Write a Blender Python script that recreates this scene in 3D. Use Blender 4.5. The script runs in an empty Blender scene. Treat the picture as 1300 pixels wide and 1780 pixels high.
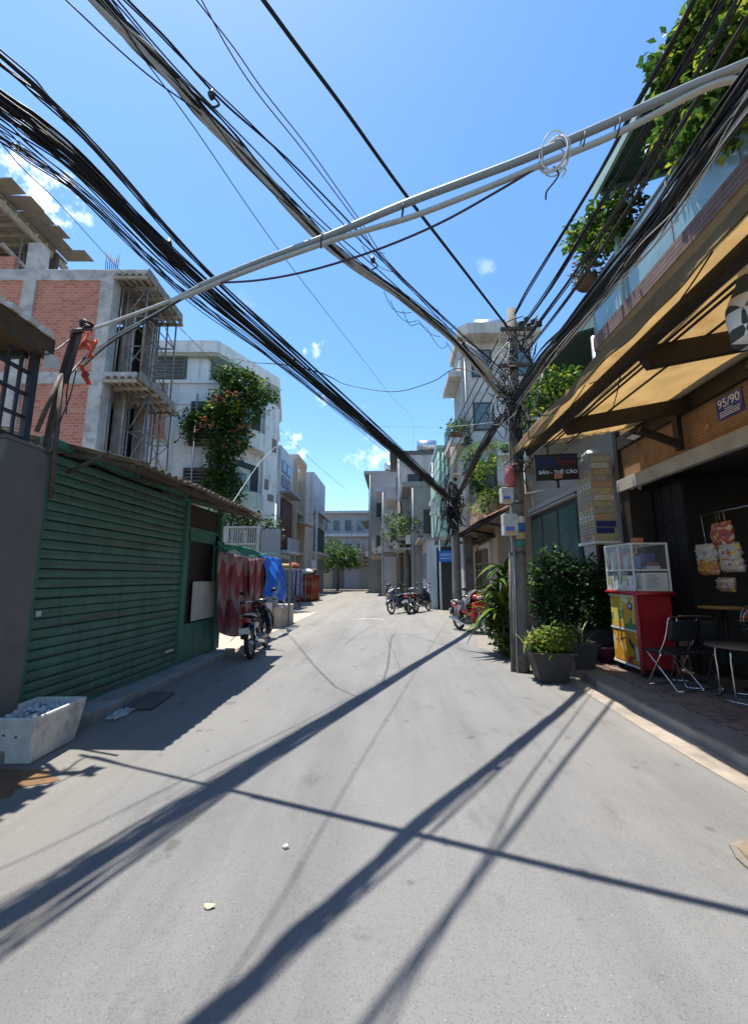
import bpy, bmesh, math, random
from mathutils import Vector, Matrix
R = math.radians
rnd = random.Random(7)
S = bpy.context.scene
col = S.collection
# ------------------------------------------------------------------ camera
FPX, CAMH = 710.0, 1.5
PITCH = math.atan(113/FPX)
YAW = math.atan(35/(FPX/math.cos(PITCH)))
cd = bpy.data.cameras.new('camera'); cam = bpy.data.objects.new('camera', cd); col.objects.link(cam)
cam.location = (0, 0, CAMH); cam.rotation_euler = (R(90)+PITCH, 0, YAW)
cd.sensor_fit = 'VERTICAL'; cd.sensor_height = 24; cd.lens = 24*FPX/1780
cd.clip_start = .05; cd.clip_end = 3000
S.camera = cam
# ------------------------------------------------------------------ sky and sun
SA, SB = .20, -.10                      # shadow drift (x, y) per metre of height
sdir = Vector((-SA, -SB, 1)).normalized()   # towards the sun
elev = math.asin(sdir.z); azim = math.atan2(sdir.x, sdir.y)
W = bpy.data.worlds.new('World'); S.world = W; W.use_nodes = True
wn, wl = W.node_tree.nodes, W.node_tree.links
bg = wn['Background']
sky = wn.new('ShaderNodeTexSky'); sky.sky_type = 'NISHITA'; sky.sun_disc = False
sky.sun_elevation = elev; sky.sun_rotation = azim
sky.air_density = 1.0; sky.dust_density = .35; sky.ozone_density = 2.6; sky.altitude = 0
hsv = wn.new('ShaderNodeHueSaturation'); hsv.inputs['Hue'].default_value = .497; hsv.inputs['Saturation'].default_value = 1.18; hsv.inputs['Value'].default_value = 1.0
wl.new(sky.outputs[0], hsv.inputs['Color'])
tc = wn.new('ShaderNodeTexCoord')
def pix_ray(u, v):
    x = (u-650)/FPX; y = -(v-890)/FPX
    fw = Vector((-math.sin(YAW)*math.cos(PITCH), math.cos(YAW)*math.cos(PITCH), math.sin(PITCH)))
    rt = Vector((math.cos(YAW), math.sin(YAW), 0)); up = rt.cross(fw)
    return fw + rt*x + up*y
last = hsv.outputs[0]
nz = wn.new('ShaderNodeTexNoise'); nz.inputs['Scale'].default_value = 26; nz.inputs['Detail'].default_value = 7; nz.inputs['Roughness'].default_value = .62
wl.new(tc.outputs['Generated'], nz.inputs['Vector'])
# small fair-weather clouds: (pixel direction, angular radius)
nr = wn.new('ShaderNodeMapRange'); nr.inputs['From Min'].default_value = .3; nr.inputs['From Max'].default_value = .75; nr.inputs['To Min'].default_value = -.35; nr.inputs['To Max'].default_value = 1.5
wl.new(nz.outputs['Fac'], nr.inputs['Value'])
cmax = None
for (u, v, ra, st) in [(70, 325, .075, 1.0), (98, 365, .05, .9), (155, 385, .02, .35), (530, 606, .022, .5), (548, 602, .028, .7), (770, 684, .016, .7), (790, 683, .028, .9), (556, 690, .03, .8), (500, 770, .05, .7), (520, 790, .03, .6), (640, 705, .015, .4), (420, 540, .06, .06), (650, 800, .08, .35), (845, 467, .03, .12), (-350, 420, .07, .9), (1700, 500, .06, .8)]:
    d = pix_ray(u, v).normalized()
    dn = wn.new('ShaderNodeVectorMath'); dn.operation = 'DISTANCE'
    wl.new(tc.outputs['Generated'], dn.inputs[0]); dn.inputs[1].default_value = d
    ds = wn.new('ShaderNodeMath'); ds.operation = 'MULTIPLY_ADD'; wl.new(dn.outputs['Value'], ds.inputs[0]); ds.inputs[1].default_value = -1/ra; wl.new(nr.outputs[0], ds.inputs[2])
    mr = wn.new('ShaderNodeMapRange'); mr.interpolation_type = 'SMOOTHSTEP'
    wl.new(ds.outputs[0], mr.inputs['Value'])
    mr.inputs['From Min'].default_value = -.15; mr.inputs['From Max'].default_value = 1.0
    mr.inputs['To Min'].default_value = 0; mr.inputs['To Max'].default_value = st
    if cmax is None: cmax = mr.outputs[0]
    else:
        mx = wn.new('ShaderNodeMath'); mx.operation = 'MAXIMUM'
        wl.new(cmax, mx.inputs[0]); wl.new(mr.outputs[0], mx.inputs[1]); cmax = mx.outputs[0]
cmix = wn.new('ShaderNodeMixRGB'); wl.new(cmax, cmix.inputs['Fac']); wl.new(last, cmix.inputs[1])
cmix.inputs[2].default_value = (9.5, 9.8, 10.2, 1)
wl.new(cmix.outputs[0], bg.inputs['Color'])
bg.inputs['Strength'].default_value = .145
sl = bpy.data.lights.new('sun', 'SUN'); sl.energy = 4.5; sl.angle = R(.53); sl.color = (1, .955, .875)
so = bpy.data.objects.new('sun', sl); col.objects.link(so)
so.rotation_euler = sdir.to_track_quat('Z', 'Y').to_euler(); so.location = (0, 0, 60)
vs = S.view_settings; vs.view_transform = 'Standard'; vs.look = 'None'; vs.exposure = .97; vs.gamma = 1; vs.use_curve_mapping = False
S.cycles.max_bounces = 8; S.cycles.transparent_max_bounces = 12
# ------------------------------------------------------------------ helpers
CAM = Vector((0, 0, CAMH))
def gz(u, v, z=0.): d = pix_ray(u, v); return CAM + d*((z-CAMH)/d.z)
def gx(u, v, x): d = pix_ray(u, v); return CAM + d*(x/d.x)
def gy(u, v, y): d = pix_ray(u, v); return CAM + d*(y/d.y)
def gp(u, v, a, b):      # on the upright plane through ground points a, b
    n = Vector((b[1]-a[1], -(b[0]-a[0]), 0)); d = pix_ray(u, v)
    t = n.dot(Vector((a[0], a[1], 0)) - Vector((0, 0, 0)))/n.dot(d)
    return CAM + d*t
WL = {}                   # world location of parents
def wloc(o): return WL.get(o.name, Vector((0, 0, 0)))
def thing(name, label, cat, loc=(0, 0, 0), rz=0., group=None):
    o = bpy.data.objects.new(name, None); col.objects.link(o); o.empty_display_size = .2
    o.location = loc; o.rotation_euler = (0, 0, rz); o['label'] = label; o['category'] = cat
    if group: o['group'] = group
    WL[o.name] = Vector(loc); return o
def tag(o, label, cat, group=None):
    o['label'] = label; o['category'] = cat
    if group: o['group'] = group
    return o
def frame(d):
    d = d.normalized(); a = Vector((0, 0, 1)) if abs(d.z) < .95 else Vector((1, 0, 0))
    s = d.cross(a).normalized(); return s, s.cross(d).normalized()
class MB:
    def __init__(s): s.v = []; s.f = []; s.m = []; s.s = []
    def add(s, vs, fs, m=0, smooth=False):
        b = len(s.v); s.v += [Vector(p) for p in vs]
        for f in fs: s.f.append([b+i for i in f]); s.m.append(m); s.s.append(smooth)
        return s
    def bb(s, x0, x1, y0, y1, z0, z1, m=0):
        x0, x1 = min(x0, x1), max(x0, x1); y0, y1 = min(y0, y1), max(y0, y1); z0, z1 = min(z0, z1), max(z0, z1)
        return s.add([(x0,y0,z0),(x1,y0,z0),(x1,y1,z0),(x0,y1,z0),(x0,y0,z1),(x1,y0,z1),(x1,y1,z1),(x0,y1,z1)],
            [(3,2,1,0),(4,5,6,7),(0,1,5,4),(1,2,6,5),(2,3,7,6),(3,0,4,7)], m)
    def box(s, c, d, rot=None, m=0):
        b = len(s.v); s.bb(-d[0]/2, d[0]/2, -d[1]/2, d[1]/2, -d[2]/2, d[2]/2, m)
        for i in range(b, len(s.v)):
            p = s.v[i]
            if rot: p = rot @ p
            s.v[i] = p + Vector(c)
        return s
    def bar(s, p, q, w, h=None, m=0, up=None):
        p, q = Vector(p), Vector(q); h = h or w; a, b = frame(q-p)
        if up is not None:
            b = Vector(up); a = (q-p).normalized().cross(b).normalized()
        a, b = a*w/2, b*h/2
        return s.add([p-a-b, p+a-b, p+a+b, p-a+b, q-a-b, q+a-b, q+a+b, q-a+b],
            [(3,2,1,0),(4,5,6,7),(0,1,5,4),(1,2,6,5),(2,3,7,6),(3,0,4,7)], m)
    def tube(s, pts, r, n=7, m=0, closed=False, cap=True):
        pts = [Vector(p) for p in pts]; k = len(pts)
        rs = r if isinstance(r, (list, tuple)) else [r]*k
        t0 = pts[1]-pts[0]; a, b = frame(t0); vs = []
        for i, p in enumerate(pts):
            if closed: t = pts[(i+1) % k]-pts[i-1]
            else: t = pts[min(i+1, k-1)]-pts[max(i-1, 0)]
            if t.length < 1e-9: t = t0
            t.normalize(); a = (a - t*a.dot(t)); a = a.normalized() if a.length > 1e-6 else frame(t)[0]
            b = t.cross(a)
            for j in range(n):
                w = 2*math.pi*j/n; vs.append(p + (a*math.cos(w)+b*math.sin(w))*rs[i])
        fs = []
        for i in range(k if closed else k-1):
            for j in range(n):
                i2 = (i+1) % k; fs.append((i*n+j, i*n+(j+1) % n, i2*n+(j+1) % n, i2*n+j))
        if cap and not closed: fs += [tuple(range(n-1, -1, -1)), tuple((k-1)*n+j for j in range(n))]
        return s.add(vs, fs, m, True)
    def lathe(s, prof, c=(0, 0, 0), n=20, m=0, smooth=True, rot=None):
        vs = []; c = Vector(c)
        for (r, z) in prof:
            for j in range(n):
                w = 2*math.pi*j/n; p = Vector((r*math.cos(w), r*math.sin(w), z))
                if rot: p = rot @ p
                vs.append(p+c)
        fs = [(i*n+j, i*n+(j+1) % n, (i+1)*n+(j+1) % n, (i+1)*n+j) for i in range(len(prof)-1) for j in range(n)]
        if prof[0][0] > 1e-4: fs.append(tuple(range(n-1, -1, -1)))
        if prof[-1][0] > 1e-4: fs.append(tuple((len(prof)-1)*n+j for j in range(n)))
        return s.add(vs, fs, m, smooth)
    def prism(s, pts, vec, m=0):     # planar polygon pushed along vec
        pts = [Vector(p) for p in pts]; vec = Vector(vec); n = len(pts)
        fs = [tuple(range(n-1, -1, -1)), tuple(range(n, 2*n))] + [(i, (i+1) % n, n+(i+1) % n, n+i) for i in range(n)]
        return s.add(pts+[p+vec for p in pts], fs, m)
    def grid(s, fn, nu, nv, m=0, smooth=True, thick=None):
        P = [[Vector(fn(i/nu, j/nv)) for j in range(nv+1)] for i in range(nu+1)]
        w = nv+1
        fs = [(i*w+j, (i+1)*w+j, (i+1)*w+j+1, i*w+j+1) for i in range(nu) for j in range(nv)]
        vs = [p for r_ in P for p in r_]
        if thick:
            N = len(vs); t = Vector(thick); vs = vs+[p+t for p in vs]
            fs2 = [tuple(N+i for i in reversed(f)) for f in fs]
            e = [(i*w, (i+1)*w) for i in range(nu)] + [((i+1)*w+nv, i*w+nv) for i in range(nu)]
            e += [(j+1, j) for j in range(nv)] + [(nu*w+j, nu*w+j+1) for j in range(nv)]
            s.add(vs, fs+fs2+[(b, a, a+N, b+N) for a, b in e], m, smooth)
        else: s.add(vs, fs, m, smooth)
        return s
    def loft(s, secs, n=14, m=0, p=2.4):
        # secs: (centre, half_a, half_b, dir_a, dir_b): super-ellipse sections
        vs = []
        for (c, ha, hb, da, db) in secs:
            c, da, db = Vector(c), Vector(da), Vector(db)
            for j in range(n):
                w = 2*math.pi*j/n; cw, sw = math.cos(w), math.sin(w)
                x = abs(cw)**(2/p)*(1 if cw >= 0 else -1); y = abs(sw)**(2/p)*(1 if sw >= 0 else -1)
                vs.append(c+da*(ha*x)+db*(hb*y))
        k = len(secs)
        fs = [(i*n+j, i*n+(j+1) % n, (i+1)*n+(j+1) % n, (i+1)*n+j) for i in range(k-1) for j in range(n)]
        fs += [tuple(range(n-1, -1, -1)), tuple((k-1)*n+j for j in range(n))]
        return s.add(vs, fs, m, True)
    def mesh(s, name, mats):
        me = bpy.data.meshes.new(name); me.from_pydata([tuple(p) for p in s.v], [], s.f)
        for mt in (mats if isinstance(mats, (list, tuple)) else [mats]): me.materials.append(mt)
        me.polygons.foreach_set('material_index', s.m); me.polygons.foreach_set('use_smooth', s.s)
        me.update(); return me
    def build(s, name, mats, parent=None, world=True, bevel=0, loc=None, fix=True):
        off = wloc(parent) if (parent is not None and world) else Vector((0, 0, 0))
        if parent is not None and world: s.v = [p-off for p in s.v]
        me = s.mesh(name, mats)
        if fix:
            b = bmesh.new(); b.from_mesh(me); bmesh.ops.recalc_face_normals(b, faces=b.faces); b.to_mesh(me); b.free()
        o = bpy.data.objects.new(name, me); col.objects.link(o)
        if parent is not None: o.parent = parent; WL[o.name] = off
        if loc is not None: o.location = loc
        if bevel:
            bv = o.modifiers.new('bevel', 'BEVEL'); bv.width = bevel; bv.segments = 2; bv.limit_method = 'ANGLE'; bv.angle_limit = R(40)
        return o
def inst(me, name, parent, loc, rot=(0, 0, 0), scale=(1, 1, 1), world=True):
    o = bpy.data.objects.new(name, me); col.objects.link(o); o.parent = parent
    o.location = Vector(loc)-(wloc(parent) if world else Vector((0, 0, 0))); o.rotation_euler = rot; o.scale = scale
    return o
def struct(o): o['kind'] = 'structure'; return o
def stuff(o): o['kind'] = 'stuff'; return o
def copy_tree(o, parent=None):
    c = o.copy(); col.objects.link(c); c.parent = parent
    for ch in o.children: copy_tree(ch, c)
    return c
# ------------------------------------------------------------------ materials
MC = {}
def M(name, c, rough=.8, var=.12, scale=5., bump=0., bscale=90., metal=0., spec=.4, dirt=None, trans=0., streak=None, emit=None, clear=0.):
    if name in MC: return MC[name]
    m = bpy.data.materials.new(name); m.use_nodes = True; MC[name] = m
    n, l = m.node_tree.nodes, m.node_tree.links; b = n['Principled BSDF']
    b.inputs['Roughness'].default_value = rough; b.inputs['Metallic'].default_value = metal
    b.inputs['Specular IOR Level'].default_value = spec
    if clear: b.inputs['Coat Weight'].default_value = clear; b.inputs['Coat Roughness'].default_value = .08
    g = n.new('ShaderNodeNewGeometry')
    def noise(sc, det=5., vec=None, ro=.6):
        t = n.new('ShaderNodeTexNoise'); t.inputs['Scale'].default_value = sc; t.inputs['Detail'].default_value = det; t.inputs['Roughness'].default_value = ro
        l.new(vec or g.outputs['Position'], t.inputs['Vector']); return t.outputs['Fac']
    def ramp(val, a, b_, lo=0., hi=1.):
        r = n.new('ShaderNodeMapRange'); l.new(val, r.inputs['Value'])
        r.inputs['From Min'].default_value = a; r.inputs['From Max'].default_value = b_
        r.inputs['To Min'].default_value = lo; r.inputs['To Max'].default_value = hi; return r.outputs[0]
    def mix(f, c1, c2, mode='MIX'):
        x = n.new('ShaderNodeMixRGB'); x.blend_type = mode; l.new(f, x.inputs['Fac'])
        for i, cc in ((1, c1), (2, c2)):
            if isinstance(cc, tuple): x.inputs[i].default_value = (*cc, 1)
            else: l.new(cc, x.inputs[i])
        return x.outputs[0]
    c1 = tuple(max(0, k*(1-var)) for k in c); c2 = tuple(min(1, k*(1+var)) for k in c)
    out = mix(ramp(noise(scale), .3, .7), c1, c2)
    if dirt:
        dc, ds, lo, hi = dirt
        out = mix(ramp(noise(ds, 8., None, .7), lo, hi, 0, .85), out, dc)
    if streak:          # rain streaks: noise stretched along z
        sc, ss, amt = streak
        mp = n.new('ShaderNodeMapping'); mp.inputs['Scale'].default_value = (ss, ss, ss*.07); l.new(g.outputs['Position'], mp.inputs['Vector'])
        out = mix(ramp(noise(1., 4., mp.outputs[0]), .5, .72, 0, amt), out, sc)
    l.new(out, b.inputs['Base Color'])
    rv = noise(scale*2.3); l.new(ramp(rv, .2, .8, max(0, rough-.12), min(1, rough+.12)), b.inputs['Roughness'])
    if bump:
        bp = n.new('ShaderNodeBump'); bp.inputs['Strength'].default_value = bump; bp.inputs['Distance'].default_value = .01
        l.new(noise(bscale, 6.), bp.inputs['Height']); l.new(bp.outputs[0], b.inputs['Normal'])
    if emit: b.inputs['Emission Color'].default_value = (*emit[0], 1); b.inputs['Emission Strength'].default_value = emit[1]
    if trans:
        t = n.new('ShaderNodeBsdfTranslucent'); ms = n.new('ShaderNodeMixShader'); ms.inputs[0].default_value = trans
        l.new(out, t.inputs['Color']); l.new(b.outputs[0], ms.inputs[1]); l.new(t.outputs[0], ms.inputs[2])
        l.new(ms.outputs[0], n['Material Output'].inputs['Surface'])
    m['out'] = 1
    return m
def nodes(m): return m.node_tree.nodes, m.node_tree.links, m.node_tree.nodes['Principled BSDF']
def basecol(m):
    n, l, b = nodes(m); k = b.inputs['Base Color'].links[0]; return k.from_socket
def glass(name, c=(.6, .75, .75), alpha=.35, rough=.05):
    if name in MC: return MC[name]
    m = bpy.data.materials.new(name); m.use_nodes = True; MC[name] = m
    n, l = m.node_tree.nodes, m.node_tree.links; b = n['Principled BSDF']
    b.inputs['Base Color'].default_value = (*c, 1); b.inputs['Roughness'].default_value = rough; b.inputs['Alpha'].default_value = alpha
    b.inputs['Specular IOR Level'].default_value = .8
    nz_ = n.new('ShaderNodeTexNoise'); nz_.inputs['Scale'].default_value = 2.2; nz_.inputs['Detail'].default_value = 4
    g = n.new('ShaderNodeNewGeometry'); l.new(g.outputs['Position'], nz_.inputs['Vector'])
    r = n.new('ShaderNodeMapRange'); l.new(nz_.outputs['Fac'], r.inputs['Value']); r.inputs['From Min'].default_value = .35; r.inputs['From Max'].default_value = .7
    r.inputs['To Min'].default_value = max(.05, alpha-.15); r.inputs['To Max'].default_value = min(1, alpha+.2); l.new(r.outputs[0], b.inputs['Alpha'])
    return m
def leafmat(name, c, tr=.35):
    m = M(name, c, .5, .3, 14., trans=tr, spec=.35); return m
GREENS = [leafmat('leaf_green', (.05, .115, .022)), leafmat('leaf_dark', (.022, .06, .014)), leafmat('leaf_light', (.14, .23, .025), .42), leafmat('leaf_yellow', (.30, .34, .035), .5)]
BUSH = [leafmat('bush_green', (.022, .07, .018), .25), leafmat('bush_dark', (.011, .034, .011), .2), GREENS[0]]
def leaf_shape(mb, p, d, up, L, Wd, m):
    # folded pointed leaf, 4 triangles
    d = d.normalized(); s_ = d.cross(up)
    s_ = s_.normalized() if s_.length > 1e-4 else frame(d)[0]
    nn = s_.cross(d)
    a = p+d*L*.45+nn*L*.06
    mb.add([p, a+s_*Wd*.5+nn*Wd*.16, p+d*L-nn*L*.12, a-s_*Wd*.5+nn*Wd*.16, a], [(0, 1, 4), (1, 2, 4), (2, 3, 4), (3, 0, 4)], m)
def foliage(blobs, n, L, name, mats, parent, weights=None, droop=.25, seed=1, clump=7):
    # blobs: (centre, (rx,ry,rz)); leaves are grouped in sprigs so that clumps and gaps show
    q = random.Random(seed); mb = MB(); vol = [b[1][0]*b[1][1]*b[1][2] for b in blobs]
    weights = weights or [1]*len(mats); k = 0
    while k < n:
        c, r = q.choices(blobs, vol)[0]
        while True:
            x = Vector((q.uniform(-1, 1), q.uniform(-1, 1), q.uniform(-1, 1)))
            if .15 < x.length < 1: break
        x = x*(.55+.45*q.random())/max(x.length, .5) if q.random() < .6 else x
        ctr = Vector((c[0]+x.x*r[0], c[1]+x.y*r[1], c[2]+x.z*r[2]))
        out = Vector((x.x, x.y, x.z*.6+.35)).normalized(); mt = q.choices(range(len(mats)), weights)[0]
        for _ in range(clump):
            d = (out + Vector((q.gauss(0, .7), q.gauss(0, .7), q.gauss(-droop, .5)))).normalized()
            up = Vector((q.gauss(0, .5), q.gauss(0, .5), 1))
            l_ = L*q.uniform(.6, 1.25)
            leaf_shape(mb, ctr+Vector((q.gauss(0, L*.6), q.gauss(0, L*.6), q.gauss(0, L*.5))), d, up, l_, l_*q.uniform(.45, .65), mt if q.random() < .75 else q.randrange(len(mats))); k += 1
    return stuff(mb.build(name, mats, parent, fix=False))
def text_mesh(s, size, name, mat, parent, origin, right, up, align='CENTER', ext=.002, sx=1., bold=0.):
    cu = bpy.data.curves.new('txt', 'FONT'); cu.body = s; cu.size = size; cu.align_x = align; cu.align_y = 'CENTER'; cu.extrude = ext; cu.offset = bold
    o = bpy.data.objects.new('txt', cu); col.objects.link(o)
    me = bpy.data.meshes.new_from_object(o.evaluated_get(bpy.context.evaluated_depsgraph_get()))
    bpy.data.objects.remove(o); bpy.data.curves.remove(cu)
    rt, up = Vector(right).normalized(), Vector(up).normalized(); nn = rt.cross(up); off = wloc(parent) if parent is not None else Vector((0, 0, 0))
    for v in me.vertices: v.co = Vector(origin)-off+rt*v.co.x*sx+up*v.co.y+nn*v.co.z
    me.materials.clear(); me.materials.append(mat)
    t = bpy.data.objects.new(name, me); col.objects.link(t)
    if parent is not None: t.parent = parent
    return t
def spline(pts, n=6):
    pts = [Vector(p) for p in pts]; out = []
    for i in range(len(pts)-1):
        p0 = pts[max(i-1, 0)]; p1 = pts[i]; p2 = pts[i+1]; p3 = pts[min(i+2, len(pts)-1)]
        for j in range(n):
            t = j/n
            out.append(.5*((2*p1)+(p2-p0)*t+(2*p0-5*p1+4*p2-p3)*t*t+(3*p1-p0-3*p2+p3)*t**3))
    out.append(pts[-1]); return out
# ================================================================== GROUND
def asphalt():
    m = M('asphalt', (.19, .188, .184), .88, .10, .55, bump=.55, bscale=210., dirt=((.125, .122, .118), 1.3, .58, .8))
    n, l, b = nodes(m); base = basecol(m); g = [k for k in n if k.type == 'NEW_GEOMETRY'][0]
    def noise(sc, det=3.):
        t = n.new('ShaderNodeTexNoise'); t.inputs['Scale'].default_value = sc; t.inputs['Detail'].default_value = det; l.new(g.outputs['Position'], t.inputs['Vector']); return t.outputs['Fac']
    def rmp(v, a, c, lo, hi):
        r = n.new('ShaderNodeMapRange'); l.new(v, r.inputs['Value']); r.inputs['From Min'].default_value = a; r.inputs['From Max'].default_value = c
        r.inputs['To Min'].default_value = lo; r.inputs['To Max'].default_value = hi; return r.outputs[0]
    def mix(f, c1, c2, mode='MIX'):
        x = n.new('ShaderNodeMixRGB'); x.blend_type = mode; l.new(f, x.inputs['Fac'])
        for i, cc in ((1, c1), (2, c2)):
            if isinstance(cc, tuple): x.inputs[i].default_value = (*cc, 1)
            else: l.new(cc, x.inputs[i])
        return x.outputs[0]
    # aggregate: dark pits and pale chips
    o = mix(rmp(noise(130., 5.), .53, .68, 0, .5), base, (.07, .07, .068))
    v = n.new('ShaderNodeTexVoronoi'); v.inputs['Scale'].default_value = 85; l.new(g.outputs['Position'], v.inputs['Vector'])
    cs = n.new('ShaderNodeSeparateColor'); l.new(v.outputs['Color'], cs.inputs[0])
    gt = n.new('ShaderNodeMath'); gt.operation = 'GREATER_THAN'; gt.inputs[1].default_value = .968; l.new(cs.outputs[0], gt.inputs[0])
    lt = n.new('ShaderNodeMath'); lt.operation = 'LESS_THAN'; lt.inputs[1].default_value = .22; l.new(v.outputs['Distance'], lt.inputs[0])
    mu = n.new('ShaderNodeMath'); mu.operation = 'MULTIPLY'; l.new(gt.outputs[0], mu.inputs[0]); l.new(lt.outputs[0], mu.inputs[1])
    m2 = n.new('ShaderNodeMath'); m2.operation = 'MULTIPLY'; m2.inputs[1].default_value = .7; l.new(mu.outputs[0], m2.inputs[0])
    o = mix(m2.outputs[0], o, (.42, .41, .39))
    # sandy dust gathered along the verges
    sx = n.new('ShaderNodeSeparateXYZ'); l.new(g.outputs['Position'], sx.inputs[0])
    ad = n.new('ShaderNodeMath'); ad.operation = 'ADD'; l.new(sx.outputs['X'], ad.inputs[0]); l.new(rmp(noise(1.1, 6.), .2, .8, -.9, .9), ad.inputs[1])
    o = mix(rmp(ad.outputs[0], -1.6, -3.0, 0, .6), o, (.25, .225, .185))
    o = mix(rmp(ad.outputs[0], 1.5, 3.0, 0, .5), o, (.24, .215, .18))
    ay = n.new('ShaderNodeMath'); ay.operation = 'ADD'; l.new(sx.outputs['Y'], ay.inputs[0]); l.new(rmp(noise(.5, 6.), .2, .8, -5, 5), ay.inputs[1])
    o = mix(rmp(ay.outputs[0], 7, 16, 0, .45), o, (.255, .235, .20))
    o = mix(rmp(noise(.28, 3.), .35, .65, 0, .5), o, (.92, .92, .92), 'MULTIPLY')
    def snoise(sx_, sy_, det=5.):
        mp = n.new('ShaderNodeMapping'); mp.inputs['Scale'].default_value = (sx_, sy_, 1); l.new(g.outputs['Position'], mp.inputs['Vector'])
        t = n.new('ShaderNodeTexNoise'); t.inputs['Scale'].default_value = 1; t.inputs['Detail'].default_value = det; t.inputs['Roughness'].default_value = .65; l.new(mp.outputs[0], t.inputs['Vector']); return t.outputs['Fac']
    o = mix(rmp(snoise(1.6, .16), .46, .66, 0, .8), o, (.76, .76, .77), 'MULTIPLY')       # tyre-polished strips
    o = mix(rmp(snoise(2.6, 1.1, 8.), .57, .70, 0, .65), o, (.60, .59, .58), 'MULTIPLY')    # dirt smears
    o = mix(rmp(noise(3.4, 7.), .66, .71, 0, .65), o, (.5, .49, .48), 'MULTIPLY')           # oil spots
    o = mix(rmp(noise(17., 6.), .62, .72, 0, .35), o, (1.28, 1.25, 1.2), 'MULTIPLY')        # worn pale grit
    l.new(o, b.inputs['Base Color'])
    return m
CONC = M('concrete', (.30, .285, .26), .85, .18, 3., bump=.3, bscale=70., dirt=((.13, .115, .095), 2.4, .5, .75))
CONC_PALE = M('pale_concrete', (.42, .36, .29), .85, .16, 3.5, bump=.3, bscale=70., dirt=((.22, .18, .14), 3.2, .5, .8))
SOIL = M('dusty_ground', (.21, .18, .145), .95, .2, 1.5, bump=.5, bscale=40.)
mb = MB(); mb.add([(-400, -200, 0), (400, -200, 0), (400, 600, 0), (-400, 600, 0)], [(0, 1, 2, 3)])
struct(mb.build('ground', SOIL))
Ls = [(-3.2, -8), (-3.2, 8.4), (-3.45, 10), (-3.6, 12.6), (-4.5, 16.5), (-5.0, 19.5), (-5.5, 24), (-6.0, 29.5), (-7.0, 37), (-8.6, 47)]
Rs = [(2.74, -8), (2.74, 7.2), (2.45, 9), (2.35, 12), (2.22, 15), (2.0, 18.9), (1.5, 20.5), (.9, 26), (.1, 31), (-1.2, 38), (-3.2, 47)]
def edge_at(E, y):
    for a, b in zip(E, E[1:]):
        if a[1] <= y <= b[1]: t = (y-a[1])/(b[1]-a[1]); return a[0]+(b[0]-a[0])*t
    return E[-1][0]
ys = [-8+i*1.0 for i in range(55)]; ys = [y for y in ys if y < 47]+[47]
mb = MB()
vs_ = []
for y in ys: vs_ += [(edge_at(Ls, y), y, .004), (edge_at(Rs, y), y, .004)]
mb.add(vs_, [(2*i, 2*i+1, 2*i+3, 2*i+2) for i in range(len(ys)-1)])
road = struct(mb.build('road', asphalt()))
# pale gutter strip beside the shop kerb
mb = MB(); mb.grid(lambda a, t: (2.47+a*.27+.02*math.sin(t*23+a*2)*(1-a), -6+t*13.4, .008), 3, 40)
struct(mb.build('gutter_strip', M('gutter_concrete', (.31, .265, .215), .9, .2, 4., bump=.5, bscale=70., dirt=((.17, .145, .12), 2.5, .45, .7))))
# sandy earth edge beyond the pole
mb = MB(); mb.grid(lambda a, t: (1.95+a*.7+(.10*math.sin(t*17)+.05*math.sin(t*43)+.03*math.sin(t*90))*(1-a)-.1*t, 7.3+t*7.5, .0085), 3, 90)
struct(mb.build('verge', M('sandy_verge', (.25, .22, .18), .95, .2, 2., bump=.5, bscale=60., dirt=((.17, .16, .145), 2., .42, .6))))
# joints and cracks in the road surface
CR = M('crack_filler', (.05, .048, .045), .9)
def strip(pts, w, z, name, mat):
    mb = MB(); q = random.Random(len(pts)*7+int(w*1e4)); L = []
    pts = spline(pts, 8)
    for i, p in enumerate(pts):
        t = (pts[min(i+1, len(pts)-1)]-pts[max(i-1, 0)]).normalized(); s_ = Vector((-t.y, t.x, 0)); ww = w*q.uniform(.5, 1.3)/2
        j = q.uniform(-w, w)*.6
        L += [(p.x+s_.x*(ww+j), p.y+s_.y*(ww+j), z), (p.x-s_.x*(ww-j), p.y-s_.y*(ww-j), z)]
    mb.add(L, [(2*i, 2*i+1, 2*i+3, 2*i+2) for i in range(len(pts)-1)]); return mb.build(name, mat)
for P_ in [[(665, 1085), (672, 1110), (684, 1135), (694, 1160)], [(540, 1053), (620, 1055), (700, 1050)], [(505, 1075), (600, 1085), (740, 1078)], [(600, 1120), (640, 1092), (668, 1080)]]:
    struct(strip([gz(u, v) for u, v in P_], .008, .009, 'road_crack', CR))
struct(strip([gz(612, 1077), gz(640, 1076), gz(668, 1077)], .2, .0095, 'road_patch', CONC_PALE))
# manhole
t = thing('manhole_cover', 'brown worn cover set in a rough concrete patch near the gutter', 'manhole', (1.98, 2.56, 0))
mb = MB(); mb.prism([(1.81, 2.44, .0045), (1.9, 2.37, .0045), (2.25, 2.33, .0045), (2.3, 2.68, .0045), (2.0, 2.72, .0045), (1.87, 2.66, .0045), (1.82, 2.55, .0045)], (0, 0, .012)); mb.build('collar', M('collar_concrete', (.17, .15, .125), .95, .3, 6., bump=.6, bscale=60.), t)
mb = MB(); mb.prism([(1.84, 2.45, .0165), (1.92, 2.40, .0165), (2.22, 2.36, .0165), (2.27, 2.65, .0165), (2.0, 2.69, .0165), (1.89, 2.63, .0165)], (0, 0, .008)); mb.build('lid', M('rusty_iron', (.2, .145, .095), .8, .35, 9., bump=.8, bscale=45.), t, bevel=.004)
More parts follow.
